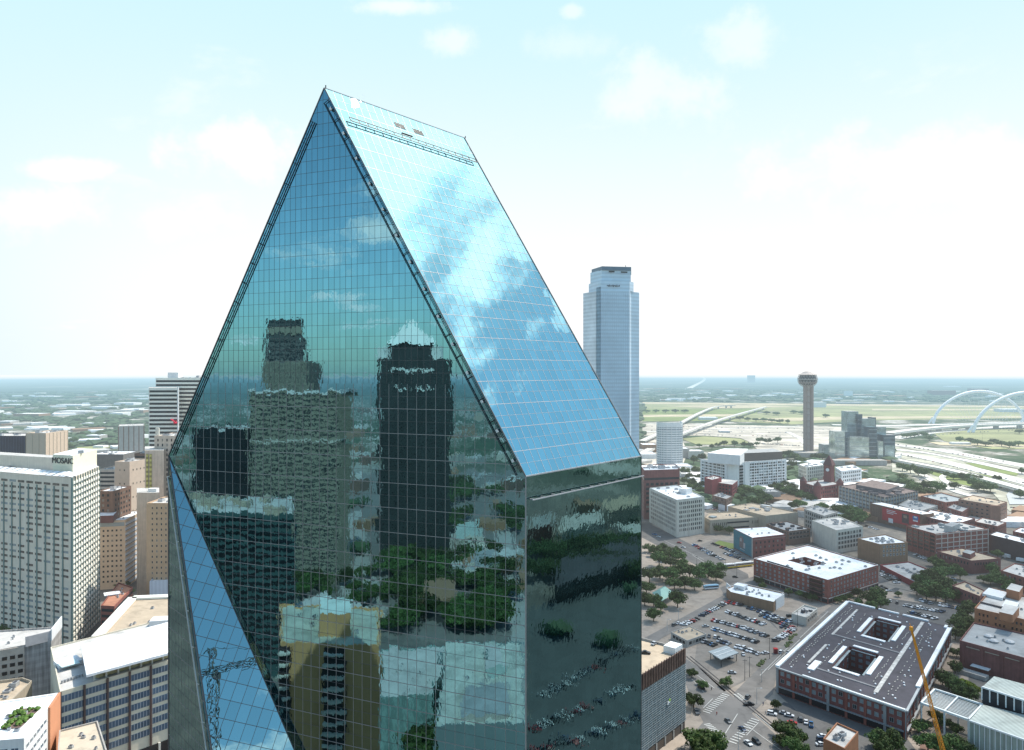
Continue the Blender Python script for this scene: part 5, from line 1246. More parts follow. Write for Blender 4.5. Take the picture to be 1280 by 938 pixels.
# ================================================================== landmarks
# observation tower with lattice ball
YT = 1447; cx, cy = P(1009.5, YT)
ot = empty('observation_tower', (cx, cy, 0), 'slim concrete observation tower with round lattice ball top near the freeway', 'observation tower')
colm = M('tower_concrete', (.34, .27, .24), var=.1, streak=.1)
for k in range(3):
    q = math.radians(90 + 120 * k); MB().tube((cx + 8 * math.cos(q), cy + 8 * math.sin(q), 0), (cx + 8 * math.cos(q), cy + 8 * math.sin(q), 143), 3.6, n=14).build('shaft', colm, ot)
MB().tube((cx, cy, 0), (cx, cy, 150), 5.5, n=16).build('core', M('core_concrete', (.42, .36, .33), var=.1), ot)
for k in range(11): MB().tube((cx, cy, 8 + k * 12.5), (cx, cy, 9 + k * 12.5), 9.5, n=16).build('tie_ring', colm, ot)
ballc = 156.0
bl = MB().lathe((cx, cy, ballc), [(9, -13), (15.5, -10), (17.6, -4), (17.8, 1), (16, 6), (12.5, 9.5)], 24).build('ball_deck', gl_d, ot)
MB().lathe((cx, cy, ballc), [(17.9, -1.2), (18.2, -1.2), (18.2, .8), (17.9, .8)], 24).build('deck_ring', conc, ot); MB().lathe((cx, cy, ballc), [(8, -14), (16.8, -8), (16.9, -6.5), (8, -13)], 24).build('deck_ring', colm, ot); MB().lathe((cx, cy, ballc), [(17.5, 8), (17.8, 9.2), (12, 12.2), (9, 14.2), (4, 16)], 20).build('ball_roof', M('pinkish_roof', (.55, .47, .42)), ot)
s = MB(); Rb = 19.6; nl, nm = 9, 20
pt = lambda i, j: (cx + Rb * math.sin(math.pi * (i + .6) / (nl + .8)) * math.cos(2 * math.pi * (j + .5 * (i % 2)) / nm), cy + Rb * math.sin(math.pi * (i + .6) / (nl + .8)) * math.sin(2 * math.pi * (j + .5 * (i % 2)) / nm), ballc - 1 + Rb * .86 * math.cos(math.pi * (i + .6) / (nl + .8)))
for i in range(nl):
    for j in range(nm):
        s.bar(pt(i, j), pt(i, j + 1), .28, .28); 
        if i < nl - 1:
            s.bar(pt(i, j), pt(i + 1, j), .24, .24); s.bar(pt(i, j), pt(i + 1, j - 1 if i % 2 == 0 else j + 1), .24, .24)
s.build('lattice_ball', M('lattice_steel', (.55, .52, .50), rough=.5), ot)
q = R(1009, 572); MB().box((q[0], q[1] + 10, 5), (60, 30, 9)).build('podium', conc, ot)
# round white tower
YR = 1275; cx, cy = P(837, YR); zt = zat(531, YR)
rt = empty('round_tower', (cx, cy, 0), 'rounded white tower with thin horizontal window lines and curved top screen', 'office tower')
prof = []
n = 24
poly = []
for k in range(n):
    q = 2 * math.pi * k / n; poly.append((cx + 22.5 * math.copysign(abs(math.cos(q)) ** .75, math.cos(q)), cy + 16 * math.copysign(abs(math.sin(q)) ** .75, math.sin(q))))
MB().prism(poly, 0, zt, 0, 1).build('wall', [white_p, grey_r], rt)
for k in range(18):
    MB().prism([(cx + (x - cx) * 1.01, cy + (y - cy) * 1.01) for x, y in poly], 5 + k * 4.1, 5 + k * 4.1 + 1.5).build('window_band', gl_p if k < 15 else gl_b, rt)
s = MB(); pp_ = [(cx + (x - cx) * 1.02, cy + (y - cy) * 1.02) for x, y in poly]
for k in range(n):
    a, c = pp_[k], pp_[(k + 1) % n]
    if a[1] < cy + 6: s.quad([(*a, zt - 4), (*c, zt - 4), (*c, zt + 5), (*a, zt + 5)]); s.bar((*a, 0), (*a, zt), .6, .6)
s.build('top_screen', white_p, rt)
# blue banking tower
b2 = empty('banking_tower', (*P(764, 760), 0), 'tall pale blue glass tower with stepped notched crown and a dark slot', 'office tower')
bg = M('sky_blue_curtain_wall', (.54, .68, .78), rough=.35, metal=.0, spec=.6, var=.2, scale=.02, stripes=(4.0, .86)); bd = M('dark_blue_slot', (.20, .33, .43), rough=.3, var=.2, stripes=(4.0, .7)); bgl = M('pale_blue_curtain_wall', (.74, .78, .82), rough=.4, metal=.0, var=.3, scale=.03, stripes=(4.0, .84))
def bp(u, Y): return P(u, Y)
zsh = zat(364, 745)
body = ccw([bp(751, 738), bp(787, 744), bp(789, 752), bp(799, 760), bp(799, 800), bp(729, 800), bp(729.4, 768), bp(746, 746)])
MB().prism(body, 0, zsh).build('wall', bg, b2)
def panel(u0, Y0, u1, Y1, z0, z1, mat, name='glass_panel', o=.35):
    a, c = Vector(P(u0, Y0)), Vector(P(u1, Y1)); d = c - a; n = Vector((d.y, -d.x)).normalized(); m = (a + c) / 2 + n * o
    return MB().box((m.x, m.y, (z0 + z1) / 2), (d.length, .6, z1 - z0), math.atan2(d.y, d.x)).build(name, mat, b2)
panel(729.6, 767.5, 745.5, 746.5, 0, zsh, bgl, 'side_glass'); panel(746.3, 745.5, 750.9, 738.5, 0, zat(359, 740), bd, 'dark_slot', .5)
up1 = ccw([bp(747, 745), bp(751, 739), bp(787, 745), bp(792, 753), bp(792, 785), bp(736, 790), bp(736, 768)]); MB().prism(up1, zsh, zat(352, 745)).build('upper_stage', bg, b2)
up2 = ccw([bp(752, 742), bp(788.5, 747), bp(788.5, 780), bp(740, 785), bp(738, 765)]); MB().prism(up2, zat(352, 745), zat(338, 745)).build('crown', bg, b2)
cap = ccw([bp(752.5, 740.5), bp(789, 746), bp(789, 780), bp(740.5, 785), bp(739.5, 764)]); MB().prism(cap, zat(338.5, 745), zat(333.3, 742)).build('crown_band', M('slate_band', (.13, .20, .26), rough=.4), b2)
for u0, u1, v0_ in ((761, 768, 339.6), (776, 784, 340.4)): panel(u0, 741.5, u1, 742.8, zat(v0_ + .9, 742), zat(v0_ - .7, 742), gl_d, 'crown_opening')
s = MB()
for k in range(16):
    u_ = 752 + k * 2.3; a = Vector(P(u_, 738.3 + (u_ - 751) * .166)); s.box((a.x, a.y - .4, zsh / 2 + 2), (.35, .3, zsh - 8))
s.build('mullion_lines', M('blue_mullion', (.50, .62, .72)), b2)
s = MB()
for k in range(11): u_ = 759 + k * 1.5; a = P(u_, 738.5 + (u_ - 751) * .166); s.box((a[0], a[1] - .9, zat(357.3 + (k % 2) * .3, 740)), (.75, .2, 1.2 + (k % 3) * .5))
s.build('sign_lettering', dark_steel, b2)
MB().tube((*P(782, 760), 281), (*P(782, 760), 286), .3).build('antenna', dark_steel, b2)
# mirrored hotel cluster
ht = empty('mirrored_hotel', (*P(1081, 1375), 0), 'cluster of stepped mirror glass slabs of many heights beside the slim ball topped tower', 'hotel')
hm = [glassmat('hotel_glass_a', (.35, .45, .48), rough=.12, spec=.9, metal=.7), glassmat('hotel_glass_b', (.05, .09, .12), rough=.15, spec=.9), glassmat('hotel_glass_c', (.55, .62, .60), rough=.12, metal=.7)]
for u0, u1, vt, Y, mi, dpt in ((1059, 1073, 514.5, 1395, 0, 25), (1072, 1078, 518, 1390, 1, 25), (1077.5, 1094, 523.5, 1385, 0, 25), (1091, 1095, 522, 1386, 1, 20), (1043.5, 1057, 539.5, 1360, 2, 25), (1057, 1062, 540, 1358, 1, 25), (1062, 1087, 547, 1350, 2, 25), (1086.5, 1096, 534, 1350, 1, 22), (1094, 1107.5, 534, 1378, 0, 22), (1098, 1104, 552, 1345, 2, 15), (1104.5, 1119, 544, 1352, 1, 20), (1030, 1044, 556, 1400, 2, 25), (1106, 1118, 557, 1345, 0, 5)):
    a, c = P(u0, Y), P(u1, Y); z = zat(vt, Y); w = (c[0] - a[0])
    MB().box(((a[0] + c[0]) / 2, Y + dpt / 2, z / 2), (w, dpt, z)).build('glass_slab', hm[mi], ht)
    s = MB()
    for k in range(int(z / 8)): s.box(((a[0] + c[0]) / 2, Y - .1, 4 + 8 * k), (w, .3, .8))
    s.build('floor_lines', metal_g, ht)
q = R(1075, 582); MB().box((q[0], q[1] + 6, 5), (95, 20, 9)).build('podium', conc, ht)
# distant buildings one can tell apart
def far_b(name, label, cat, us, v0_, v1_, dp=40, wall=conc, roof=white_r):
    Y = FPX * CH / (v1_ - V0); b, po, z = tower_simple(name, label, cat, us, Y, v0_, dp, wall=wall, roof=roof, units=0); return b, po, z
far_b('dark_slab', 'lone dark blue office slab on the horizon left of the ball topped tower', 'office building', (935.5, 944), 469.5, 478.5, 60, wall=glassmat('far_blue', (.03, .06, .10)))
far_b('white_hall', 'white arched hall at the far floodplain edge just right of the ball topped tower', 'hall', (1017, 1033), 503, 509.5, 60, wall=white_p)
far_b('grey_hall', 'grey low hall between the round white tower and the federal office block', 'hall', (852, 862), 561, 573, 40, wall=conc)
far_b('pale_hall', 'pale low hall right of the grey hall beside the round white tower', 'hall', (862, 880), 564, 574, 30, wall=cream)
far_b('white_silo_block', 'small bright white block among far suburbs above the mirrored hotel', 'building', (1058, 1066), 489, 495, 40, wall=white_p)
far_b('brown_school', 'long reddish brown block in the far woods behind the left white arch', 'building', (1165, 1195), 488.5, 494, 60, wall=brick)
far_b('brown_school', 'second reddish block in the far woods right of the first one', 'building', (1215, 1236), 486, 491, 60, wall=brick)
far_b('tan_box', 'beige windowless box with pale roof left of the park in the middle distance', 'building', (803, 822), 556, 566, 40, wall=brick3, roof=white_r)
far_b('white_tent_hall', 'low white domed roof hall left of the cream round tower foot', 'hall', (802, 821), 568, 574, 50, wall=white_p)
far_b('white_tent_hall', 'low white roofed hall right of the round tower foot', 'hall', (849, 866), 583, 589, 40, wall=white_p)
far_b('low_concrete_block', 'small pale concrete block between trees in front of the federal office block', 'building', (957, 976), 615, 627, 22, wall=conc, roof=pale_r)
# scattered suburbs: roofs and woods (nobody could count these)
def hsh(x, y, sc):
    from mathutils import noise
    return noise.noise(Vector((x / sc, y / sc, 3.7)))
rr = random.Random(11)
woods = MB(); roofs = MB()
ICO = []
t_ = (1 + 5 ** .5) / 2
for v in ((-1, t_, 0), (1, t_, 0), (-1, -t_, 0), (1, -t_, 0), (0, -1, t_), (0, 1, t_), (0, -1, -t_), (0, 1, -t_), (t_, 0, -1), (t_, 0, 1), (-t_, 0, -1), (-t_, 0, 1)): ICO.append(Vector(v).normalized())
ICF = ((0, 11, 5), (0, 5, 1), (0, 1, 7), (0, 7, 10), (0, 10, 11), (1, 5, 9), (5, 11, 4), (11, 10, 2), (10, 7, 6), (7, 1, 8), (3, 9, 4), (3, 4, 2), (3, 2, 6), (3, 6, 8), (3, 8, 9), (4, 9, 5), (2, 4, 11), (6, 2, 10), (8, 6, 7), (9, 8, 1))
def blob(s, x, y, r, h):
    k = len(s.v)
    for v in ICO: f = rr.uniform(.75, 1.2); s.v.append((x + v.x * r * f, y + v.y * r * f, max(0, h * .45 + v.z * h * .55 * f)))
    for f in ICF: s.f.append(tuple(k + i for i in f)); s.m.append(0)
OPEN = [[(803, 503), (1300, 503), (1300, 563), (1120, 556), (1050, 575), (803, 590)], [(1115, 545), (1300, 560), (1300, 640), (1180, 620), (1115, 600)]]
OPEN = [ccw(G0(p)) for p in OPEN]
def in_any(q):
    for poly in OPEN:
        c = False; n = len(poly); j = n - 1
        for i in range(n):
            if (poly[i][1] > q[1]) != (poly[j][1] > q[1]) and q[0] < (poly[j][0] - poly[i][0]) * (q[1] - poly[i][1]) / (poly[j][1] - poly[i][1]) + poly[i][0]: c = not c
            j = i
        if c: return True
    return False
cnt = 0
while cnt < 9000:
    a = rr.uniform(-.80, .80); d = 900 * (8 ** rr.random()); x = d * math.sin(a); y = d * math.cos(a)
    if in_any((x, y)) or (d < 1250 and a < .25 and a > -.3): continue
    h = hsh(x, y, 260) + .4 * hsh(x, y, 90)
    if h > .02 or d > 3000 and h > -.12: blob(woods, x, y, rr.uniform(6, 13) * (1 + d / 3500), rr.uniform(7, 13)); cnt += 1
    elif rr.random() < .10:
        w = rr.uniform(8, 30) * (1 + d / 3000); roofs.box((x, y, 3), (w * rr.uniform(.8, 2.2), w, rr.uniform(4, 9)), rr.choice((.7, .75, -.1)), rr.randrange(4)); cnt += 1
for _ in range(1500):                                   # behind the viewer, mirrored in the glass
    a = rr.uniform(0, 2 * math.pi); d = rr.uniform(300, 3500); x = d * math.sin(a); y = d * math.cos(a)
    if abs(a) < .85 or a > 2 * math.pi - .85: continue
    if hsh(x, y, 200) > -.02: blob(woods, x, y, rr.uniform(6, 12) * (1 + d / 3000), rr.uniform(8, 13))
    else:
        w = rr.uniform(12, 34); roofs.box((x, y, 4), (w * rr.uniform(.8, 2), w, rr.uniform(5, 16)), rr.choice((.7, .75, -.1)), rr.choice((2, 3)))
o = woods.build('distant_woods', M('woods_green', (.055, .10, .045), var=.45, scale=.05)); tag(o, 'wide carpet of dark green trees spreading through the suburbs to the horizon', 'woods', kind='stuff')
o = roofs.build('distant_rooftops', [white_r, M('bright_roof', (.85, .83, .80), var=.05), brick3, pale_r]); tag(o, 'scatter of low pale suburban and warehouse roofs among the far woods', 'rooftops', kind='stuff')
# countable mid-distance warehouses
k = 0
for (u, v, w, dd, h, m_) in ((20, 508, 26, 60, 9, white_p), (60, 497, 30, 90, 9, white_p), (95, 517, 40, 70, 10, conc), (130, 511, 30, 60, 9, white_p), (160, 506, 26, 70, 10, white_p), (40, 520, 34, 60, 9, brick3), (150, 520, 18, 50, 12, white_p), (175, 548, 14, 40, 8, white_p), (120, 549, 20, 30, 10, conc), (80, 552, 16, 30, 8, white_p), (70, 562, 20, 30, 9, cream), (100, 570, 18, 20, 9, white_p), (180, 516, 10, 60, 12, brick3), (10, 530, 18, 40, 9, conc), (118, 532, 22, 40, 8, white_p), (60, 538, 12, 30, 8, white_p), (845, 500, 22, 60, 9, white_p), (880, 499, 16, 60, 9, white_p), (960, 496, 18, 90, 9, white_p), (1080, 498, 24, 60, 9, white_p), (1110, 491, 12, 60, 9, white_p), (1262, 515, 28, 60, 12, white_p), (1240, 497, 10, 60, 9, white_p), (905, 541, 12, 30, 5, gl_p), (885, 525, 22, 40, 9, white_p), (1200, 556, 22, 16, 5, white_p), (985, 494, 14, 70, 9, white_p), (1190, 484, 16, 100, 9, white_p), (1060, 505, 30, 30, 8, conc)):
    x, y = R(u, v); W = w / FPX * y; s = MB().box((x, y, h / 2), (W, dd, h), -.1, 0).box((x, y, h + .3), (W * .96, dd * .96, .5), -.1, 1)
    o = s.build('warehouse', [m_, white_r], loc=(x, y, 0)); side = 'left' if u < 640 else 'right'
    tag(o, f'low pale roofed warehouse seen small among far trees on the {side} side of the city', 'warehouse', f'far pale warehouses {side}'); k += 1
# ================================================================== the town behind the viewer, seen in the tower's mirror walls
def vtower(name, label, cat, us, Y, v, depth, **kw):
    return tower_simple(name, label, cat, us, Y, v, depth, mirrorf=mir, eye=TWR, **kw)
grn = M('dark_granite', (.035, .04, .042), rough=.35, spec=.6, var=.3, scale=.1); gold = M('lit_white_stone', (.80, .80, .76), var=.05)  # the white stone is a plain off-white base colour
oliv = M('olive_concrete', (.30, .28, .22), var=.15, streak=.1)
b, po, z = vtower('pyramid_tower', 'dark granite tower with white pyramid roof mirrored in the front glass wall', 'office tower', (476, 559), 640, 447, 58, wall=grn, win=(2.0, 1.9, 3.6, 4.1, gl_black, M('granite_frame', (.12, .13, .12), rough=.4)), units=0, rib=(7.2, .8, .5, grn))
WH = M('pyramid_white', (.85, .88, .84), rough=.4, var=.05)
sh = ccw([mir(P(488, 646)), mir(P(543, 646)), mir(P(543, 690)), mir(P(488, 690))]); zs = zat(430, 646)
sh_o, _ = block(b, sh, z - 1, zs, grn, name='crown_storey')
c = sum((Vector(p) for p in sh), Vector((0, 0))) / 4
s = MB(); ov = inset(sh, -2.5); ap = (c.x, c.y, zat(400, 668))
for i in range(4): s.quad([(*ov[i], zs), (*ov[(i + 1) % 4], zs), ap])
s.quad([(*p, zs) for p in reversed(ov)]); s.build('pyramid_roof', WH, b)
for u_ in (482, 550):
    q = mir(P(u_, 646)); MB().box((q[0], q[1], z + 4), (8, 8, 12), math.atan2(FD.y, FD.x)).build('corner_dormer', WH, b)
for i in facing(po, TWR):
    p, q = Vector(po[i]), Vector(po[(i + 1) % 4]); d = q - p; t = d.normalized(); nn = Vector((t.y, -t.x)); an = math.atan2(t.y, t.x)
    if i != min(facing(po, TWR), key=lambda i: ((Vector(po[i]) + Vector(po[(i + 1) % 4])) / 2 - TWR).length): continue
    s = MB()
    for f in (.36, .66):
        c2 = p + d * f + nn * .9
        for sg in (-1, 1): s.bar(Vector((*c2, zat(482, 640))), Vector((*(c2 + t * sg * 5.5), zat(487, 640))), 1.6, 1.0)
    s.build('white_gable_trim', WH, b)
    s = MB()
    for k in range(15):
        c2 = p + d * (.2 + .6 * k / 14) + nn * .8; s.box((c2.x, c2.y, zat(463, 640) + (k % 3 - 1) * .5), (2.4, .8, 1.6 + (k % 2) * 1.2), an)
    s.build('white_trim', WH, b)
b, po, z = vtower('stepped_tower', 'tall grey green tower with stepped shoulders mirrored left of the pyramid tower', 'office tower', (330, 388), 720, 452, 40, wall=oliv, win=(1.9, 2.6, 3.6, 4.2, gl_d, oliv), rib=(3.6, .7, .5, dconc), units=0)
for (u0, u1, va, vb, m_) in ((333, 385, 452, 424, dconc), (335, 380, 424, 399, M('crown_dark', (.09, .10, .10)))):
    pl = ccw([mir(P(u0, 724)), mir(P(u1, 724)), mir(P(u1, 752)), mir(P(u0, 752))]); block(b, pl, zat(va, 724) - 1, zat(vb, 724), m_, name='crown_storey'); bands(b, pl, zat(va, 724), zat(vb, 724) - 1, 4.2, 1.8, gl_d, eye=TWR)
q = ccw([mir(P(336, 723.5)), mir(P(379, 723.5)), mir(P(379, 725)), mir(P(336, 725))]); block(b, q, zat(418, 724), zat(409, 724), oliv, name='crown_panel')
b, po, z = vtower('wide_grid_tower', 'broad olive gridded block mirrored in front of the stepped tower', 'office building', (317, 425), 570, 490, 45, wall=oliv, band=(4.0, 1.7, gl_d), rib=(3.0, .5, .5, oliv), units=0)
for i in facing(po, TWR): 
    p, q = Vector(po[i]), Vector(po[(i + 1) % 4]); MB().bar((*p, z + .3), (*q, z + .3), 1.5, 2.0).build('cornice', white_p, b)
    MB().bar((*p, z - 40), (*q, z - 40), 1.5, 1.6).build('string_course', cream, b)
vtower('black_box_tower', 'black glass box mirrored at the left of the olive block', 'office building', (246, 317), 600, 536, 40, wall=gl_black, rib=(4, .4, .3, M('faint_rib', (.03, .035, .05))), units=0)
def vsimple(name, label, cat, px, z, wall, roof, **kw):
    pts = [mir(R(u, v, z)) for u, v in px]; w = kw.pop('win', None)
    b, po = bld(name, label, cat, pts, z, wall, roof, par=.5)
    if w: windows(b, po, 2, z - 1, w[2], w[3], w[0], w[1], w[4], w[5], eye=TWR)
    return b, po
tealw = M('dark_teal_wall', (.055, .10, .10), rough=.4, var=.2)
b, po = vsimple('teal_office', 'wide dark teal office block with pale flat roof mirrored at lower left', 'office building', [(243, 640), (371, 641), (366, 621), (236, 620)], 92, tealw, pale_r); bands(b, po, 3, 90, 4.0, 2.0, gl_black, eye=TWR); roof_stuff(b, po, 91.6, 14, stone, 4, (4, 9), hmax=4)
b, po = vsimple('white_roofed_hall', 'pale blue hall with a bright white roof mirrored right of the teal block', 'building', [(372, 670), (418, 671), (431, 640), (372, 640)], 31, M('pale_blue_wall', (.35, .46, .52), var=.1, streak=.1), white_r)
tanw = M('sunlit_tan', (.60, .34, .16), var=.08)  # sandy tan base colour of the whole tower
pl = [mir(P(352, 199)), mir(P(476, 197)), mir(P(476, 228)), mir(P(352, 232))]
zt_ = zat(805, 198)
b, po = bld('tan_tower', 'sandy brown tower with curved balcony bays mirrored in the lower front glass', 'apartment building', pl, zt_, tanw, M('pale_green_roof', (.46, .48, .40), var=.3), par=.6)
ip = min(facing(po, TWR), key=lambda i: ((Vector(po[i]) + Vector(po[(i + 1) % 4])) / 2 - TWR).length)
p, q = Vector(po[ip]), Vector(po[(ip + 1) % 4]); d = q - p; t = d.normalized(); nn = Vector((t.y, -t.x)); an = math.atan2(t.y, t.x); L_ = d.length
for f in (.46, .95):
    wd = .22 if f == .46 else .09
    c2 = p + d * f; MB().box((*(c2 + nn * .3), zt_ / 2), (L_ * wd, .7, zt_ - 2), an).build('balcony_bay', M('bay_dark', (.05, .035, .035)), b)
    for k in range(int(zt_ / 3.2)):
        MB().box((*(c2 + nn * 1.2), zt_ - 2.5 - k * 3.2), (L_ * wd * .98, 1.8, .55), an).build('balcony', cream, b)
MB().prism(ccw([mir(P(u, Y)) for u, Y in ((400, 205), (440, 205), (440, 220), (400, 220))]), zt_ - 1, zt_ + 6, 0, 1).build('roof_house', [tanw, M('mint_roof', (.65, .72, .66), var=.15)], b)
b, po = vsimple('white_deck_block', 'grey block with bright pale roof decks mirrored at the bottom near the corner', 'building', [(545, 905), (658, 905), (655, 803), (560, 800)], 38, M('slate_wall', (.20, .25, .26), var=.08), M('pale_deck', (.50, .51, .45), var=.3))
r1 = [mir(R(u, v, 41)) for u, v in ((575, 890), (640, 888), (636, 850), (585, 852))]; block(b, r1, 37, 39.5, conc, grey_r, name='plant_well'); r1 = [mir(R(u, v, 41)) for u, v in ((612, 838), (634, 836), (628, 808), (608, 810))]; block(b, r1, 37, 42, M('mint_wall', (.4, .5, .48)), pale_r, name='plant_room')
b, po = vsimple('green_glass_hall', 'low green glass hall with pale ribbed edges mirrored beside the deck block', 'building', [(476, 872), (542, 868), (560, 808), (476, 812)], 26, M('green_glass_wall', (.25, .38, .36), rough=.2, stripes=(2.5, .7, 0)), pale_r)
vsimple('mint_hall', 'mint roofed hall mirrored beside the corner', 'building', [(572, 672), (605, 672), (602, 650), (572, 650)], 18, cream, M('mint_roof2', (.40, .48, .44)), win=W2)
vsimple('grey_hall', 'small grey roofed hall between trees mirrored near the corner', 'building', [(588, 708), (622, 708), (618, 686), (590, 686)], 12, cream, grey_r, win=W2)
rr = random.Random(21)
# fillers of the mirrored district
kk = 0
for u in range(432, 650, 24):
    for v in (520, 545, 575, 610):
        if 470 < u < 562 and v < 700: continue
        uu = u + rr.uniform(-6, 6); vv = v + rr.uniform(-6, 6); x, y = R(uu, vv); w = rr.uniform(10, 18) / FPX * y; h = rr.uniform(8, 22); q = mir((x, y)); wm = rr.choice((brick3, cream, conc, stone, brick5)); rm_ = rr.choice((pale_r, grey_r, tan_r, grey_r))
        s = MB().box((q[0], q[1], h / 2), (w, rr.uniform(20, 50), h), math.atan2(FD.y, FD.x), 0).box((q[0], q[1], h + .3), (w * .93, 18, .6), math.atan2(FD.y, FD.x), 1)
        o = s.build('midrise', [wm, rm_], loc=(q[0], q[1], 0)); tag(o, 'small midrise block seen only as a wavy reflection in the front glass', 'building', 'mirrored midrise blocks'); kk += 1
o = sheet('street', [mir(R(u, v)) for u, v in ((438, 640), (452, 640), (475, 735), (480, 760), (425, 760))], .3, MATS['concrete']); o = sheet('street', [mir(R(u, v)) for u, v in ((620, 640), (636, 640), (662, 760), (668, 900), (648, 900), (640, 770))], .3, MATS['concrete'])
sheet('lawn', [mir(R(u, v)) for u, v in ((478, 733), (550, 737), (548, 752), (478, 748))], .3, grassm)
sheet('parking_lot', [mir(R(u, v)) for u, v in ((425, 590), (700, 590), (720, 800), (425, 800))], .2, asph2)
# the quarter right of the frame, mirrored in the right wall
sheet('parking_lot', [mir2(R(u, v)) for u, v in ((655, 765), (830, 700), (830, 960), (655, 960))], .4, M('shaded_lot', (.085, .095, .10), var=.15, scale=.1))  # nearly black asphalt base colour
sheet('street', [mir2(R(u, v)) for u, v in ((655, 700), (830, 655), (830, 680), (655, 745))], .5, asph2)
pl = [mir2(R(u, v, 60)) for u, v in ((668, 690), (760, 660), (800, 640), (700, 650))]
def v2simple(name, label, px, z, wall, roof, win):
    pts = [mir2(R(u, v, z)) for u, v in px]; b, po = bld(name, label, 'building', pts, z, wall, roof, par=.5)
    windows(b, po, 2, z - 1, win[2], win[3], win[0], win[1], win[4], win[5], eye=Vector((20, 125))); return b, po
v2simple('brick_block', 'dark brick block mirrored in the right hand glass wall', [(662, 662), (690, 655), (690, 640), (662, 645)], 22, brick, grey_r, W1)
v2simple('cream_block', 'cream roofed block mirrored in the middle of the right hand glass wall', [(700, 665), (750, 652), (748, 638), (705, 645)], 20, cream, pale_r, W2)
v2simple('black_block', 'black slanting building shape mirrored in the right hand glass wall', [(690, 735), (800, 700), (800, 668), (700, 700)], 14, gl_black, dark_r, W2)
v2simple('tan_block', 'tan roofed block mirrored at the right end of the right hand glass wall', [(755, 640), (800, 630), (800, 618), (757, 625)], 20, stone, tan_r, W2)

# tower crane behind the viewer, mirrored in the slanted blue facet
tc_ = empty('tower_crane', (43, -60, 0), 'grey lattice tower crane with long jib mirrored in the narrow slanted blue facet', 'crane')
def lattice(a, b_, w, step, name, m=dconc):
    a = Vector(a); b_ = Vector(b_); ax = b_ - a; t = ax.normalized(); x = t.orthogonal().normalized(); y = t.cross(x); s = MB(); n = int(ax.length / step)
    for i, j in ((-1, -1), (1, -1), (1, 1), (-1, 1)): s.bar(a + (x * i + y * j) * w / 2, b_ + (x * i + y * j) * w / 2, .28, .28)
    for k in range(n):
        p = a + ax * (k / n); q = a + ax * ((k + 1) / n); sg = 1 if k % 2 else -1
        s.bar(p + (x * sg + y) * w / 2, q + (-x * sg + y) * w / 2, .18, .18); s.bar(p + (x * sg - y) * w / 2, q + (-x * sg - y) * w / 2, .18, .18); s.bar(p + (x + y * sg) * w / 2, q + (x - y * sg) * w / 2, .18, .18)
    s.build(name, m, tc_)
jd = Vector((16.5, 11.2, 0)).normalized(); T_ = Vector((43, -60, 214))
lattice((43, -60, 0), tuple(T_), 3.2, 3.4, 'mast'); lattice(tuple(T_), tuple(T_ + jd * 58), 2.2, 2.6, 'jib'); lattice(tuple(T_), tuple(T_ - jd * 17), 2.0, 2.6, 'counter_jib'); lattice(tuple(T_), tuple(T_ + Vector((0, 0, 11))), 1.6, 2.4, 'peak')
MB().bar(T_ + Vector((0, 0, 11)), T_ + jd * 40, .2, .2).bar(T_ + Vector((0, 0, 11)), T_ - jd * 15, .2, .2).build('tie_rods', dconc, tc_); q = T_ - jd * 15; MB().box((q.x, q.y, q.z - 2.5), (3, 4, 4.5), .6).build('counterweight', conc, tc_); MB().box((T_.x + 2, T_.y, T_.z - 2.5), (2.2, 2.2, 2.6)).build('cab', unit_d, tc_)
# ================================================================== trees
def leaf_mat(name, col, v2):
    m = bpy.data.materials.new(name); m.use_nodes = True; nt = m.node_tree; N = nt.nodes; L = nt.links; N.clear()
    geo = N.new('ShaderNodeNewGeometry'); n1 = N.new('ShaderNodeTexNoise'); n1.inputs['Scale'].default_value = .45; n1.inputs['Detail'].default_value = 4; L.new(geo.outputs['Position'], n1.inputs['Vector'])
    r = N.new('ShaderNodeValToRGB'); L.new(n1.outputs[0], r.inputs[0]); cr = r.color_ramp; cr.elements[0].position = .35; cr.elements[0].color = (*[c * .55 for c in col], 1); cr.elements[1].position = .68; cr.elements[1].color = (*v2, 1)
    oi = N.new('ShaderNodeObjectInfo'); hs = N.new('ShaderNodeHueSaturation'); L.new(r.outputs[0], hs.inputs['Color'])
    a = N.new('ShaderNodeMapRange'); L.new(oi.outputs['Random'], a.inputs[0]); a.inputs[3].default_value = .6; a.inputs[4].default_value = 1.45; L.new(a.outputs[0], hs.inputs['Value'])
    h = N.new('ShaderNodeMapRange'); L.new(oi.outputs['Random'], h.inputs[0]); h.inputs[3].default_value = .475; h.inputs[4].default_value = .515; L.new(h.outputs[0], hs.inputs['Hue'])
    b = N.new('ShaderNodeBsdfPrincipled'); b.inputs['Roughness'].default_value = .7; b.inputs['Specular IOR Level'].default_value = .2; L.new(hs.outputs[0], b.inputs['Base Color'])
    tr = N.new('ShaderNodeBsdfTranslucent'); L.new(hs.outputs[0], tr.inputs['Color']); mx = N.new('ShaderNodeMixShader'); mx.inputs[0].default_value = .2; L.new(b.outputs[0], mx.inputs[1]); L.new(tr.outputs[0], mx.inputs[2])
    finish(m, mx.outputs[0]); return m
leafm = leaf_mat('foliage', (.058, .105, .034), (.11, .17, .05)); leafy = leaf_mat('bright_foliage', (.16, .24, .02), (.26, .36, .03)); bark = M('bark', (.10, .075, .055), var=.3, scale=2)
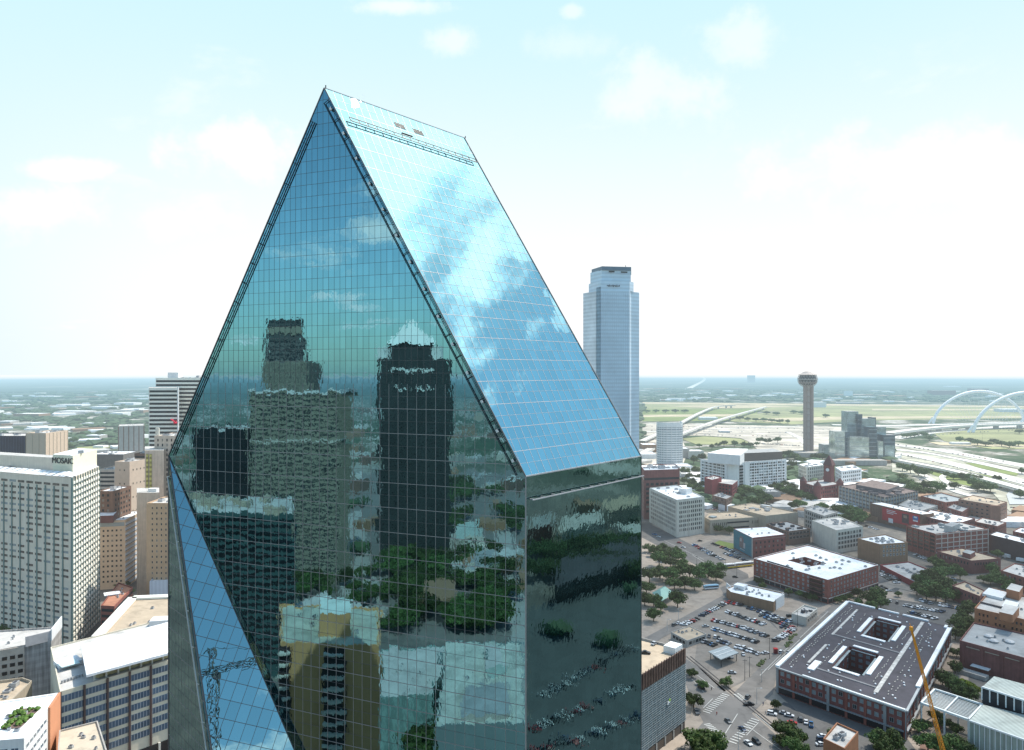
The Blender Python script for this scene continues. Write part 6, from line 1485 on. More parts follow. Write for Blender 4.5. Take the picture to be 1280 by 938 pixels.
def tree_meshes(seed, lm, spread=1.0):
    r = random.Random(seed); s = MB(); base = (0, 0, 0)
    s.tube((0, 0, 0), (0, 0, 2.6), .32, .22, 7); ends = []
    for k in range(6):
        a = 2 * math.pi * k / 6 + r.uniform(-.4, .4); e = Vector((math.cos(a) * r.uniform(1.6, 3) * spread, math.sin(a) * r.uniform(1.6, 3) * spread, r.uniform(4.2, 6.2))); s.tube((0, 0, 2.3), e, .16, .05, 5); ends.append(e)
    tm = bpy.data.meshes.new('trunk'); tm.from_pydata(s.v, [], s.f); tm.materials.append(bark); tm.update()
    V = []; F = []
    cl = []
    for k in range(32):
        a = r.uniform(0, 2 * math.pi); d = 3.6 * spread * math.sqrt(r.random()); z = 4.3 + r.uniform(-1.2, 2.6) * (1 - (d / 4.4 / spread) ** 2) ; cl.append((Vector((d * math.cos(a), d * math.sin(a), z)), r.uniform(.9, 1.7)))
    for c, cr_ in cl:
        for q in range(48):
            n = Vector((r.gauss(0, 1), r.gauss(0, 1), r.gauss(0, 1))).normalized(); p = c + Vector((n.x * cr_ * 1.15, n.y * cr_ * 1.15, n.z * cr_ * .8)) * r.uniform(.75, 1.08)
            nn = (n + Vector((r.uniform(-.5, .5), r.uniform(-.5, .5), r.uniform(-.2, .6)))).normalized(); x = nn.orthogonal().normalized(); y = nn.cross(x); w = r.uniform(.22, .42); k = len(V); t = r.uniform(0, 3.14); x, y = x * math.cos(t) + y * math.sin(t), y * math.cos(t) - x * math.sin(t)
            V += [tuple(p - x * w - y * w * .6), tuple(p + x * w - y * w * .5), tuple(p + x * w * .8 + y * w), tuple(p - x * w * .7 + y * w * .8)]; F.append((k, k + 1, k + 2, k + 3))
    cm = bpy.data.meshes.new('crown'); cm.from_pydata(V, [], F); cm.materials.append(lm); cm.update()
    return tm, cm
TP = [tree_meshes(40 + i, leafm, 1 + .12 * (i % 3)) for i in range(5)]; TY = tree_meshes(77, leafy)
def tree(u, v, rpx, label, group=None, proto=None, mirrorf=None, rnd_=random.Random(9)):
    x, y = R(u, v, 4.5); sc = max(.35, rpx / FPX * y / 3.9)
    if mirrorf: x, y = mirrorf((x, y))
    t = empty('tree', (x, y, 0), label, 'tree', group); tm, cm = proto or TP[rnd_.randrange(5)]; t.rotation_euler = (0, 0, rnd_.uniform(0, 6.28))
    zs = min(sc * 1.05, 2.0) * rnd_.uniform(.88, 1.1)
    for nm, me in (('trunk', tm), ('crown', cm)):
        o = bpy.data.objects.new(nm, me); COL.objects.link(o); o.parent = t; o.scale = (sc, sc, zs)
    return t
def clump(where, pts, proto=None, mirrorf=None, adj='leafy'):
    pts = sorted(pts); n = len(pts)
    for i, (u, v, r_) in enumerate(pts):
        o = ORD[i] if n > 1 else 'only'
        lab = f'{adj} tree {where}, {o} from left' if n > 1 else f'{adj} tree standing alone {where}'
        tree(u, v, r_, lab, 'trees ' + where, proto, mirrorf)
clump('around the green roofed park pavilion', [(808, 735, 9), (812, 722, 10), (825, 717, 9), (838, 722, 10), (850, 718, 10), (862, 716, 9), (873, 722, 10), (885, 716, 10), (895, 720, 9), (806, 750, 9), (817, 751, 8), (868, 731, 8), (856, 730, 9), (843, 731, 9), (900, 712, 8)])
clump('on the plaza below the park pavilion', [(847, 752, 10), (817, 769, 9), (826, 757, 7)])
clump('beside the upper road left of the park', [(811, 685, 6), (820, 690, 7), (828, 684, 6), (832, 695, 8), (842, 691, 7), (848, 697, 8), (824, 702, 9), (838, 704, 8), (853, 703, 6)])
clump('in the street median near the crosswalk', [(865, 838, 6), (879, 852, 6), (863, 834, 4), (873, 846, 3)]); clump('on the pavement by the screened garage', [(867, 874, 10)]); clump('at the lower left corner of the crossing', [(870, 926, 14), (884, 925, 13), (895, 932, 14), (880, 938, 14)]); clump('on the gravel corner above the crosswalk', [(908, 848, 6)])
clump('by the dark parking lot at the lower crossing', [(975, 908, 9), (985, 913, 11), (996, 920, 10), (978, 922, 9), (990, 930, 10), (1002, 934, 8), (970, 877, 6)]); clump('in front of the big dark roofed block', [(1043, 912, 7), (1096, 922, 12), (1112, 926, 12), (1104, 934, 10), (1122, 929, 8)])
clump('along the alley right of the dark roofed block', [(1148, 905, 9), (1157, 899, 6), (1196, 812, 6), (1194, 832, 7), (1178, 846, 9), (1186, 852, 10), (1194, 858, 10), (1202, 866, 9), (1214, 868, 10), (1216, 878, 8)])
clump('among dark trees by the theatre block', [(1203, 852, 7), (1212, 856, 7), (1220, 858, 6)], TY, adj='lime')
clump('inside and before the white pergola', [(1160, 928, 12), (1175, 934, 12), (1192, 930, 12), (1204, 934, 12), (1170, 892, 8), (1182, 900, 7), (1196, 908, 7)])
clump('between the car park and the orange office', [(1208, 764, 9), (1202, 772, 9), (1209, 776, 9), (1196, 781, 9), (1203, 786, 10), (1194, 791, 9), (1211, 756, 7)])
clump('in the square behind the dark roofed block', [(1146, 737, 9), (1155, 730, 9), (1165, 736, 10), (1176, 731, 11), (1186, 737, 10), (1170, 744, 10), (1182, 746, 9), (1158, 743, 9), (1192, 744, 8), (1148, 725, 8), (1160, 720, 8), (1172, 719, 9), (1185, 716, 8), (1168, 702, 7), (1176, 708, 8), (1190, 711, 7), (1180, 698, 7), (1200, 718, 7)])
clump('at the back edge of the dark roofed block', [(1072, 740, 6), (1086, 750, 8), (1096, 746, 9), (1101, 753, 8), (1090, 757, 7), (1073, 750, 5), (1123, 739, 4)])
clump('along the foot of the white roofed apartments', [(986, 738, 5), (1000, 741, 5), (1008, 743, 5), (1015, 745, 5), (1047, 747, 4), (1054, 745, 4), (1062, 743, 4), (949, 724, 5), (953, 729, 4)])
clump('beside the brick corner building on the right', [(1240, 712, 7), (1246, 719, 7), (1238, 725, 7), (1250, 724, 8), (1256, 730, 8), (1262, 735, 7), (1229, 722, 5), (1235, 704, 6), (1247, 692, 6)])
clump('behind the tan museum hall', [(922, 619, 8), (932, 617, 8), (943, 619, 8), (952, 621, 8), (925, 628, 7), (937, 629, 7), (948, 630, 7), (958, 626, 7), (897, 662, 6), (905, 660, 6), (912, 663, 5)])
clump('right of the federal office block', [(975, 614, 7), (985, 617, 7), (995, 620, 8), (1005, 623, 8), (990, 612, 6), (1000, 632, 7), (991, 634, 6), (1028, 636, 7), (980, 606, 5), (968, 611, 6), (1012, 626, 7)])
clump('between the framed block and mural warehouse', [(1048, 640, 8), (1058, 642, 8), (1068, 644, 8), (1077, 648, 8), (1061, 650, 7), (1073, 652, 7), (1050, 648, 6)])
clump('along the freeway behind the framed block', [(1126, 600, 7), (1135, 606, 7), (1145, 611, 8), (1155, 610, 8), (1166, 608, 8), (1172, 612, 8), (1161, 617, 7), (1150, 617, 7), (1138, 612, 7), (1128, 586, 6), (1138, 589, 6), (1148, 592, 6), (1156, 594, 6), (1193, 609, 5), (1133, 619, 7)])
clump('on the grass island inside the freeway ramps', [(1184, 594, 4), (1192, 597, 5), (1203, 597, 5), (1212, 598, 5), (1224, 600, 5), (1216, 606, 7), (1230, 610, 7), (1238, 612, 7), (1237, 601, 3), (1246, 599, 4), (1222, 612, 6), (1277, 590, 4), (1275, 620, 6)])
clump('beyond the freeway on the far grass', [(1133, 546, 5), (1143, 545, 5), (1155, 545, 4), (1162, 549, 5), (1199, 551, 4), (1213, 552, 6), (1222, 555, 6), (1232, 556, 6), (1242, 553, 5), (1252, 556, 6), (1262, 558, 6), (1273, 556, 6), (1274, 541, 4)])
clump('along the edge of the oval lawn', [(874, 558, 3), (890, 559, 3), (897, 557, 3), (905, 556, 4), (918, 556, 4), (930, 557, 4), (938, 557, 3), (946, 556, 3)])
clump('around the foot of the ball topped tower', [(950, 552, 4), (960, 553, 4), (972, 552, 4), (985, 569, 6), (993, 572, 6), (1001, 577, 6), (1020, 573, 6), (1028, 572, 6), (990, 583, 5), (987, 589, 5), (1033, 566, 5), (975, 574, 5)])
clump('left of the federal office block', [(856, 591, 5), (862, 597, 5), (855, 602, 5), (866, 607, 6), (870, 590, 5), (874, 598, 5), (868, 612, 7), (877, 616, 6), (879, 607, 5), (867, 577, 5), (878, 574, 5)])
clump('on the levee field beyond the viaducts', [(925, 524, 4), (935, 525, 4), (945, 526, 4), (955, 526, 4), (965, 527, 4), (975, 528, 4), (985, 528, 3), (992, 516, 5), (1002, 517, 5), (808, 515, 4), (820, 515, 4), (832, 515, 4), (844, 515, 4), (856, 515, 4), (958, 517, 4), (970, 518, 4), (1032, 521, 4)])
clump('beside the tan midrise on the left', [(146, 728, 4), (158, 727, 4), (165, 735, 3)])
clump('in front of the blue glass office', [(156, 935, 8), (205, 918, 7), (212, 921, 7), (185, 926, 6)])
clump('at the foot of the cream apartment slab', [(12, 780, 8), (4, 788, 8), (24, 784, 7)])
clump('along the road into the left suburbs', [(62, 556, 4), (85, 560, 5), (155, 546, 5), (172, 552, 5), (165, 557, 5), (128, 543, 5), (100, 545, 5), (78, 543, 5), (92, 552, 4)])
rr = random.Random(4)
clump('in the green belt mirrored in the front glass', [(rr.uniform(485, 640), v, 21) for v in (700, 712, 727, 740, 752, 766, 778) for _ in range(4)], mirrorf=mir)
clump('mirrored at the bottom of the front glass', [(rr.uniform(482, 540), rr.uniform(872, 945), 26) for _ in range(14)], mirrorf=mir)
clump('mirrored behind the tan roofed tower', [(rr.uniform(376, 470), rr.uniform(712, 752), 10) for _ in range(14)], mirrorf=mir)
clump('mirrored near the front corner of the glass tower', [(rr.uniform(560, 650), rr.uniform(600, 705), 10) for _ in range(27)], mirrorf=mir)
clump('mirrored in the dark glass wall on the right', [(rr.uniform(662, 800), v, 19) for v in (682, 690, 705, 716) for _ in range(6)], mirrorf=mir2)
# ================================================================== cars
CP = {}
PAINT = {'white': (.72, .73, .74), 'silver': (.40, .42, .44), 'black': (.015, .016, .02), 'grey': (.12, .125, .13), 'navy': (.02, .045, .10), 'red': (.38, .02, .025), 'blue': (.04, .16, .34), 'tan': (.36, .30, .22)}
tyre = M('tyre_rubber', (.02, .02, .02), rough=.8); cgl = glassmat('car_glass', (.02, .028, .035), rough=.08)
def car_mesh(kind, parts):
    """body of a car, nose at +x: side profile extruded with tumblehome"""
    Ls = {'sedan': 4.7, 'suv': 4.8, 'pickup': 5.6}[kind]; w = 1.85 if kind == 'sedan' else 1.98; h0 = .28; belt = .95 if kind == 'sedan' else 1.12; top = 1.45 if kind == 'sedan' else 1.78
    s = MB(); a = Ls / 2
    lower = [(-a, h0 + .15), (-a + .08, belt - .12), (-a + .5, belt), (a * .42, belt), (a - .25, belt - .18), (a, h0 + .35), (a - .05, h0), (-a + .05, h0)]
    n = len(lower); k = len(s.v)
    for sy in (-1, 1):
        for x, z in lower: s.v.append((x, sy * w / 2 * (.97 if z > h0 + .3 else .93), z))
    s.f.append(tuple(k + i for i in range(n))); s.m.append(0); s.f.append(tuple(k + n + i for i in reversed(range(n)))); s.m.append(0)
    for i in range(n): j = (i + 1) % n; s.f.append((k + j, k + i, k + n + i, k + n + j)); s.m.append(0)
    g = MB()
    if kind == 'sedan': cab = [(-a + .75, belt), (-a + 1.45, top), (a * .12, top), (a * .46, belt)]
    elif kind == 'suv': cab = [(-a + .12, belt), (-a + .45, top), (a * .15, top), (a * .45, belt)]
    else: cab = [(-a * .12, belt), (-a * .05, top), (a * .28, top), (a * .52, belt)]
    k = 0
    for sy in (-1, 1):
        for x, z in cab: g.v.append((x, sy * w / 2 * (.92 if z == belt else .76), z))
    for f in ((0, 1, 2, 3), (7, 6, 5, 4), (1, 0, 4, 5), (3, 2, 6, 7)): g.f.append(f); g.m.append(0)
    rf = MB(); x0, x1 = cab[1][0] - .06, cab[2][0] + .06; rf.box(((x0 + x1) / 2, 0, top + .02), (x1 - x0, w * .76, .06))
    if kind == 'pickup': s.box((-a * .55, 0, belt + .02), (a * .8, w * .8, .06), 0, 1)
    wh = MB()
    wl_ = [(sx * a * .62, sy * (w / 2 - .1)) for sx in (-1, 1) for sy in (-1, 1)]
    return s, g, rf, wl_
PM = {c: M('car_paint_' + c, PAINT[c], rough=.28, spec=.6, var=.04) for c in PAINT}
def mk_me(name, s, mats):
    me = bpy.data.meshes.new(name); me.from_pydata(s.v, [], s.f)
    for m in mats: me.materials.append(m)
    if len(mats) > 1: me.polygons.foreach_set('material_index', s.m)
    me.update(); return me
whm = mk_me('wheel', MB().tube((0, -.11, 0), (0, .11, 0), .34, n=12), [tyre])
def proto(kind, col):
    if (kind, col) in CP: return CP[(kind, col)]
    s, g, rf, wlx = car_mesh(kind, True)
    bodyp = mk_me('body', s, [PM[col], dark_steel]); glp = mk_me('windows', g, [cgl]); rfp = mk_me('roof', rf, [PM[col]])
    one = MB(); 
    for src, mi in ((s, 0), (g, 1), (rf, 0)):
        k = len(one.v); one.v += src.v; one.f += [tuple(k + i for i in f) for f in src.f]; one.m += [mi] * len(src.f)
    for x, y in wlx: one.tube((x, y - .11, .34), (x, y + .11, .34), .34, n=8, mi=2)
    CP[(kind, col)] = (bodyp, glp, rfp, wlx, mk_me('parked_car', one, [PM[col], cgl, tyre])); return CP[(kind, col)]
def car(p, ang, z, kind, col, label, group=None, parts=False):
    bp_, gp_, rp_, wlx, one = proto(kind, col)
    if STUFF is not None and not parts:
        k = len(STUFF.v); ca, sa = math.cos(ang), math.sin(ang); STUFF.v += [(p[0] + v.co.x * ca - v.co.y * sa, p[1] + v.co.x * sa + v.co.y * ca, z + v.co.z) for v in one.vertices]
        STUFF.f += [tuple(k + i for i in f.vertices) for f in one.polygons]; STUFF.m += [SM.index(one.materials[f.material_index]) for f in one.polygons]; return
    if not parts:
        o = bpy.data.objects.new('parked_car', one); COL.objects.link(o); o.location = (p[0], p[1], z); o.rotation_euler = (0, 0, ang); return tag(o, label, 'car', group)
    e = empty('car', (p[0], p[1], z), label, 'car', group); e.rotation_euler = (0, 0, ang)
    for nm, me in (('body', bp_), ('window', gp_), ('roof', rp_)): o = bpy.data.objects.new(nm, me); COL.objects.link(o); o.parent = e
    for x, y in wlx: o = bpy.data.objects.new('wheel', whm); COL.objects.link(o); o.parent = e; o.location = (x, y, .34)
    return e
STUFF = None; SM = [PM[c] for c in PAINT] + [cgl, tyre]
def traffic_end():
    global STUFF
    tag(STUFF.build('distant_traffic', SM), 'tiny far cars strewn over the freeway lanes and yards beyond the freeway trees', 'traffic', kind='stuff'); STUFF = None
cr_ = random.Random(12)
def row(where, a, c, n, ang_px=None, z=.16, skew=None, mirrorf=None, kinds=('sedan', 'suv', 'sedan', 'pickup'), head=None, gaps=.06, two=None):
    A_ = Vector(R(*a)); C_ = Vector(R(*c)); d = C_ - A_; base = math.atan2(d.y, d.x) + (math.pi / 2 if skew is None else skew)
    for k in range(n):
        if cr_.random() < gaps: continue
        p = A_ + d * ((k + .5) / n) + Vector((cr_.uniform(-.15, .15), cr_.uniform(-.5, .5))); col = cr_.choices(list(PAINT), (30, 18, 22, 14, 9, 8, 4, 3))[0]; kind = cr_.choice(kinds); ang = base + cr_.choice((0, math.pi)) + cr_.uniform(-.03, .03)
        if mirrorf:
            q0_ = mirrorf(p); q1_ = mirrorf(p + Vector((math.cos(ang), math.sin(ang)))); ang = math.atan2(q1_[1] - q0_[1], q1_[0] - q0_[0]); p = q0_
        car(p, ang, z, kind, col, f'{col} {"pickup" if kind == "pickup" else kind} {ORD[min(k, 27)]} from left in {where}', 'cars in ' + where)
S_ = 1.25
row('the back row of the big lot', (908, 765.5), (956, 782), 17); row('the upper middle row of the big lot', (891, 776), (926, 785), 13); row('the upper middle row of the big lot, right half', (925, 784.5), (960, 797), 12)
row('the lower middle row of the big lot', (890, 787), (948, 804), 16); row('the front row of the big lot', (898, 802), (950, 819), 14)
row('the slanted left row of the big lot', (876, 771), (908, 754.5), 13, skew=2.1); row('the short row beside the tan brick hall', (911, 754), (929, 758), 6); row('the three car row below the tan brick hall', (931, 760), (945, 763), 5)
row('the double row below the white end wall', (948, 765), (990, 779), 13); row('the second row below the white end wall', (950, 770), (992, 786), 13); row('the short stub near the beige office', (977, 784), (995, 789), 6)
row('the slanted right row of the big lot', (968, 803), (990, 788), 9, skew=2.2); row('the kerb row by the diner street', (853, 783), (873, 774), 6, skew=2.0); row('the tiny row beside the diner', (879, 803), (895, 808), 5); row('the spaces under the metal canopy', (893, 822), (916, 822), 5); row('the row right of the diner', (884, 796), (900, 798), 4)
row('the upper left lot first row', (866, 681), (892, 696), 12); row('the upper left lot second row', (878, 686), (904, 701), 11); row('the upper left lot third row', (890, 680), (925, 694), 12); row('the upper left lot right row', (905, 692), (938, 704), 11); row('the lot behind the crimson building', (885, 634), (902, 641), 8)
row('the lot behind the dark roofed block, first row', (1111, 752), (1150, 762), 9, skew=1.9); row('the lot behind the dark roofed block, second row', (1130, 758), (1180, 766), 11, skew=1.1); row('the lot behind the dark roofed block, third row', (1136, 766), (1175, 776), 9, skew=1.2)
row('the kerb row under the square trees', (1150, 751), (1166, 756), 4); row('the long kerb row by the plum building', (1173, 757), (1206, 763), 8); row('the kerb row beside the orange office trees', (1192, 780), (1202, 764), 4, skew=1.6)
row('the shaded lot behind the long red wall, first row', (1100, 718), (1122, 730), 10); row('the shaded lot behind the long red wall, second row', (1102, 713), (1126, 727), 10); row('the shaded lot near the apartments', (1100, 734), (1112, 740), 4)
row('the row of vans by the blue grey sheds', (1081, 658), (1098, 663), 6); row('the row beside the gridded garage', (1144, 694), (1158, 700), 5); row('the open yard at the right edge', (1254, 697), (1285, 702), 6)
STUFF = MB()
row('the far lot by the freeway trees', (1138, 601), (1160, 612), 14); row('the far lot by the freeway trees, second row', (1150, 600), (1182, 613), 14); row('the far yard right of the tan brown office', (1262, 635), (1295, 640), 8)
row('the freeway lanes', (1125, 569), (1290, 608), 30, skew=0, z=1.9, gaps=.3); row('the upper freeway lanes', (1120, 557), (1290, 584), 26, skew=0, z=1.8, gaps=.35)
for _y in ((805, 534, 1040, 538), (805, 539, 1035, 543), (815, 544, 1000, 547), (935, 555, 1000, 559), (805, 552, 845, 550), (1120, 548, 1280, 538), (1128, 580, 1290, 622)):
    row('far yards', _y[:2], _y[2:], 34, skew=0, z=1.9, gaps=.35, kinds=('suv', 'pickup'))
traffic_end()
for u, v, a, kind, col, lab in ((910, 901, -1.35, 'sedan', 'grey', 'dark grey sedan crossing the middle of the intersection'), (928, 911, -1.3, 'sedan', 'navy', 'dark navy sedan on the lower crosswalk'), (935, 871, .9, 'suv', 'grey', 'grey wagon waiting above the dark pickup at the crossing'), (936, 880, .15, 'pickup', 'black', 'dark red and black flatbed truck at the right side of the crossing'),
        (876.5, 859.5, -1.2, 'suv', 'black', 'black van parked by the median shrubs'), (935, 928.5, -1.2, 'sedan', 'white', 'white sedan below the lower crosswalk'), (945.5, 927, -1.2, 'suv', 'black', 'black car below the lower crosswalk beside the white sedan'), (870.5, 890, -1.5, 'suv', 'grey', 'dark car at the kerb by the screened garage'), (864, 878.5, -1.3, 'sedan', 'tan', 'tan car half hidden behind the garage tree'),
        (965, 892, -.5, 'suv', 'white', 'long white van in the lower dark lot'), (980, 891, -.4, 'sedan', 'silver', 'left silver sedan behind the white van'), (986.5, 894, -.4, 'sedan', 'white', 'white sedan beside the silver one behind the van'), (990, 903, -.3, 'sedan', 'red', 'red car in the shade of the lot trees'), (1000.5, 899, 1.3, 'suv', 'grey', 'grey suv, left of three cars facing the street'), (1007.5, 902, 1.2, 'sedan', 'white', 'white car between grey and blue ones in the dark lot'), (1014, 905.5, 1.2, 'pickup', 'blue', 'blue pickup, right end of the dark lot row'),
        (1027, 924, .1, 'suv', 'navy', 'navy suv near the bottom brick house'), (1026, 930, .1, 'sedan', 'white', 'white car nearest the bottom brick house'), (1028, 920, .1, 'sedan', 'white', 'white car above the navy suv by the brick house'),
        (976.5, 815, .9, 'suv', 'white', 'white car driving up the street beside the dark roofed block'), (985.5, 815.5, .9, 'sedan', 'silver', 'silver car following beside the dark roofed block'), (957, 816, .2, 'sedan', 'white', 'white car at the right end of the lot near the red kiosk'), (929, 817.5, 1.4, 'sedan', 'white', 'white car on the forecourt right of the canopy'), (915, 840.5, -.2, 'sedan', 'silver', 'silver blue car alone on the forecourt below the canopy'),
        (849, 678.5, -.5, 'sedan', 'red', 'red car on the upper road below the cream block'), (854, 684, -.7, 'sedan', 'white', 'white car on the upper road near the red one'), (875, 676, .1, 'sedan', 'black', 'black car in front of the museum hall'), (818, 668, -.8, 'pickup', 'blue', 'blue and white truck at the foot of the cream block'), (823, 671, -.8, 'sedan', 'white', 'white car behind the truck at the cream block'),
        (919, 721, -.6, 'sedan', 'black', 'dark car on the street below the train'), (826, 715, .1, 'sedan', 'silver', 'silver car between park trees'), (882, 782.5, .1, 'sedan', 'silver', 'silver car alone in the aisle of the big lot'), (843, 781, .8, 'suv', 'grey', 'grey suv on the diner street kerb'), (848, 779, .8, 'sedan', 'white', 'white car on the diner street kerb'), (987, 770, .3, 'suv', 'black', 'black suv left of the beige office'),
        (1191, 723, -.7, 'sedan', 'white', 'white car on the brick paved street by the trees'), (1181, 725, -.5, 'sedan', 'silver', 'silver car under the trees of the brick paved street'), (1170, 870, .9, 'sedan', 'white', 'white car by the white pergola'), (1174, 908, .8, 'sedan', 'red', 'red and white car seen through the pergola'), (1066, 934, .4, 'suv', 'black', 'black suv at the bottom beside the brick house')):
    x, y = R(u, v, .8); car((x, y), a, .2, kind, col, lab, parts=True)
# cars on the garage roof
for u, v, a, col, lab in ((818, 803, .9, 'silver', 'silver car on the tan roof deck of the screened garage'), (807, 814.5, -.2, 'black', 'black car on the roof deck at the mirror wall edge')):
    x, y = R(u, v, 38.6); car((x, y), a, 37.55, 'sedan', col, lab, parts=True)
o = bpy.data.objects
s = vehicle_long('box_trailer', 'white box trailer parked by the dark warehouse', 'trailer', R(1253, 697), R(1263, 699), .6, 2.6, 3, white_p, white_p, 1, white_p); vehicle_long('box_trailer', 'second white box trailer nearer the right edge', 'trailer', R(1270, 702), R(1282, 704), .6, 2.6, 3, white_p, white_p, 1, white_p)
for i, (u, v) in enumerate(((700, 862), (735, 842), (775, 820), (690, 905), (730, 888), (770, 868), (690, 935), (740, 922), (780, 905))):
    row(f'the {ORD[i]} row mirrored in the right wall', (u - 26, v + 10), (u + 20, v - 10), 6, mirrorf=mir2, z=.45)
# ================================================================== small street things
def pole(u, v, h, lab, name='street_lamp', cat='street lamp', arm=True, zt=0.0):
    x, y = R(u, v); e = empty(name, (x, y, 0), lab, cat); MB().tube((x, y, 0), (x, y, h), .16, .10, 7).build('pole', dark_steel if not arm else steel, e)
    if arm: MB().bar((x, y, h), (x + 1.8, y - .6, h + .4), .14, .14).build('arm', steel, e); MB().box((x + 2.0, y - .7, h + .35), (.9, .4, .2)).build('lamp_head', white_p, e)
    else: MB().bar((x - 1.2, y, h - .8), (x + 1.2, y, h - .8), .15, .15).build('crossarm', dark_steel, e)
for u, v, h, lab, arm in ((962, 824, 13, 'dark wooden pole at the lower right of the big lot', False), (997, 784, 11, 'dark wooden pole left of the big roofed block near the lot bushes', False), (931, 851, 12, 'tall pole at the forecourt corner, left of two', False), (937, 847, 12, 'tall pole at the forecourt corner, right of two', False),
        (946, 880, 8, 'grey street lamp on the corner right of the crossing', True), (923, 938, 8, 'grey street lamp below the lower crosswalk', True), (907, 715, 11, 'dark mast near the light rail train', False), (871, 712, 12, 'dark mast in the park left of the train', False), (921, 722, 10, 'dark mast beside the apartment block corner', False), (848, 775, 8, 'thin lamp on the plaza below the park', True), (834, 790, 8, 'thin lamp at the diner street', True), (173, 936, 7, 'white street lamp before the blue glass office', True), (952, 853, 7, 'thin lamp near the street bend beside the dark roofed block', True), (1008, 783, 7, 'thin lamp by the beige office', True)):
    pole(u, v, h, lab, 'street_lamp' if arm else 'utility_pole', 'street lamp' if arm else 'pole', arm)
for u, v, h, lab in ((816, 513, 45, 'thin transmission mast over the floodplain left of the viaducts'), (852, 508, 50, 'thin transmission mast over the floodplain near the first viaduct'), (1164, 545, 50, 'thin dark mast at the foot of the left white arch'), (1228, 552, 50, 'thin dark mast in front of the far grass right of the arches'), (973, 532, 30, 'thin mast on the yard left of the ball topped tower')):
    pole(u, v, h, lab, 'utility_pole', 'mast', False)
x, y = R(969.5, 817); e = empty('kiosk', (x, y, 0), 'small red payment kiosk at the lower right corner of the lot', 'kiosk'); MB().box((x, y, 1.4), (2, 2, 2.8)).build('body', crimson, e); MB().box((x, y, 2.95), (2.4, 2.4, .25)).build('roof', M('bright_red', (.5, .03, .03)), e)
for u, v, n, lab in ((952, 829, 9, 'shrub bed at the pointed end of the big lot'), (985, 806, 8, 'shrub strip between the big lot and the street'), (990, 797, 7, 'shrub strip beside the slanted row of cars'), (906, 851, 5, 'shrub bed on the forecourt corner')):
    x, y = R(u, v); s = MB(); q_ = random.Random(u)
    for k in range(n * 3):
        a = q_.uniform(-6, 6); bx_, by_ = x + a * .66 + q_.uniform(-1, 1), y + a * .75 + q_.uniform(-1, 1); h = q_.uniform(.5, 1.3); s.lathe((bx_, by_, 0), [(h * .6, 0), (h * .8, h * .5), (.1, h)], 6)
    tag(s.build('shrub_bed', M('shrub_green', (.10, .13, .045), var=.5, scale=1.0), loc=(x, y, 0)), lab, 'shrubs')
# pedestrians, tiny
skin = M('skin', (.45, .28, .2)); 
def person(u, v, col, lab):
    x, y = R(u, v); s = MB()
    prof = [(.10, 0), (.13, .1), (.17, .85), (.2, 1.0), (.17, 1.15), (.24, 1.42), (.10, 1.50), (.07, 1.56), (.12, 1.66), (.11, 1.76), (.02, 1.82)]
    for sx in (-.1, .1): s.tube((x + sx, y, 0), (x + sx * .9, y, .9), .07, .1, 6)
    s.lathe((x, y, 0), [(r, z) for r, z in prof if z > .8], 8)
    for sx in (-1, 1): s.tube((x + sx * .24, y, 1.4), (x + sx * .32, y + .08, .8), .06, .045, 5)
    tag(s.build('person', M(f'clothes_{col[0]}', col[1]), loc=(x, y, 0)), lab, 'person')
person(896, 894, ('red', (.4, .08, .06)), 'person in reddish top walking on the upper left crosswalk'); person(889.5, 863, ('dark', (.03, .03, .04)), 'person in dark clothes standing on the track beside the median'); person(954, 882, ('navy', (.03, .05, .15)), 'person in navy clothes at the right corner of the crossing'); person(957, 893, ('pale', (.4, .4, .42)), 'person in pale clothes near the white van'); person(848, 915, ('blue', (.04, .1, .3)), 'person in blue at the garage column')
# ================================================================== sky, sun, cloud, camera
SUN_AZ = math.atan2(.80, .60)      # measured from +Y towards +X
SUN_EL = math.radians(55)
sd = Vector((math.sin(SUN_AZ) * math.cos(SUN_EL), math.cos(SUN_AZ) * math.cos(SUN_EL), math.sin(SUN_EL)))
li = bpy.data.lights.new('sun', 'SUN'); li.energy = 5.0; li.angle = math.radians(.5); li.color = (1.0, .94, .84)
lo_ = bpy.data.objects.new('sun', li); COL.objects.link(lo_); lo_.rotation_euler = sd.to_track_quat('Z', 'Y').to_euler(); lo_.location = (0, 0, 500)
w = bpy.data.worlds.new('World'); SC.world = w; w.use_nodes = True; nt = w.node_tree; N = nt.nodes; L = nt.links; N.clear()
out = N.new('ShaderNodeOutputWorld'); bg = N.new('ShaderNodeBackground'); L.new(bg.outputs[0], out.inputs[0])
sky = N.new('ShaderNodeTexSky'); sky.sky_type = 'NISHITA'; sky.sun_disc = False; sky.sun_elevation = SUN_EL; sky.sun_rotation = SUN_AZ; sky.altitude = 100; sky.air_density = 1.0; sky.dust_density = 0.6; sky.ozone_density = 1.5
bg.inputs['Strength'].default_value = 0.15
geo = N.new('ShaderNodeNewGeometry')     # direction looked at
tc = N.new('ShaderNodeTexCoord'); sp = N.new('ShaderNodeSeparateXYZ'); L.new(tc.outputs['Generated'], sp.inputs[0])
def mth(op, a, b=None, c=None, clamp=False):
    m = N.new('ShaderNodeMath'); m.operation = op; m.use_clamp = clamp
    for i, x in enumerate((a, b, c)):
        if x is None: continue
        if hasattr(x, 'name'): L.new(x, m.inputs[i])
        else: m.inputs[i].default_value = x
    return m.outputs[0]
def mrange(x, a, b, c=0.0, d=1.0, smooth=True):
    r = N.new('ShaderNodeMapRange'); r.interpolation_type = 'SMOOTHSTEP' if smooth else 'LINEAR'; L.new(x, r.inputs[0]); r.inputs[1].default_value = a; r.inputs[2].default_value = b; r.inputs[3].default_value = c; r.inputs[4].default_value = d; return r.outputs[0]
X, Y, Z = sp.outputs
zc = mth('MAXIMUM', Z, 0.03)
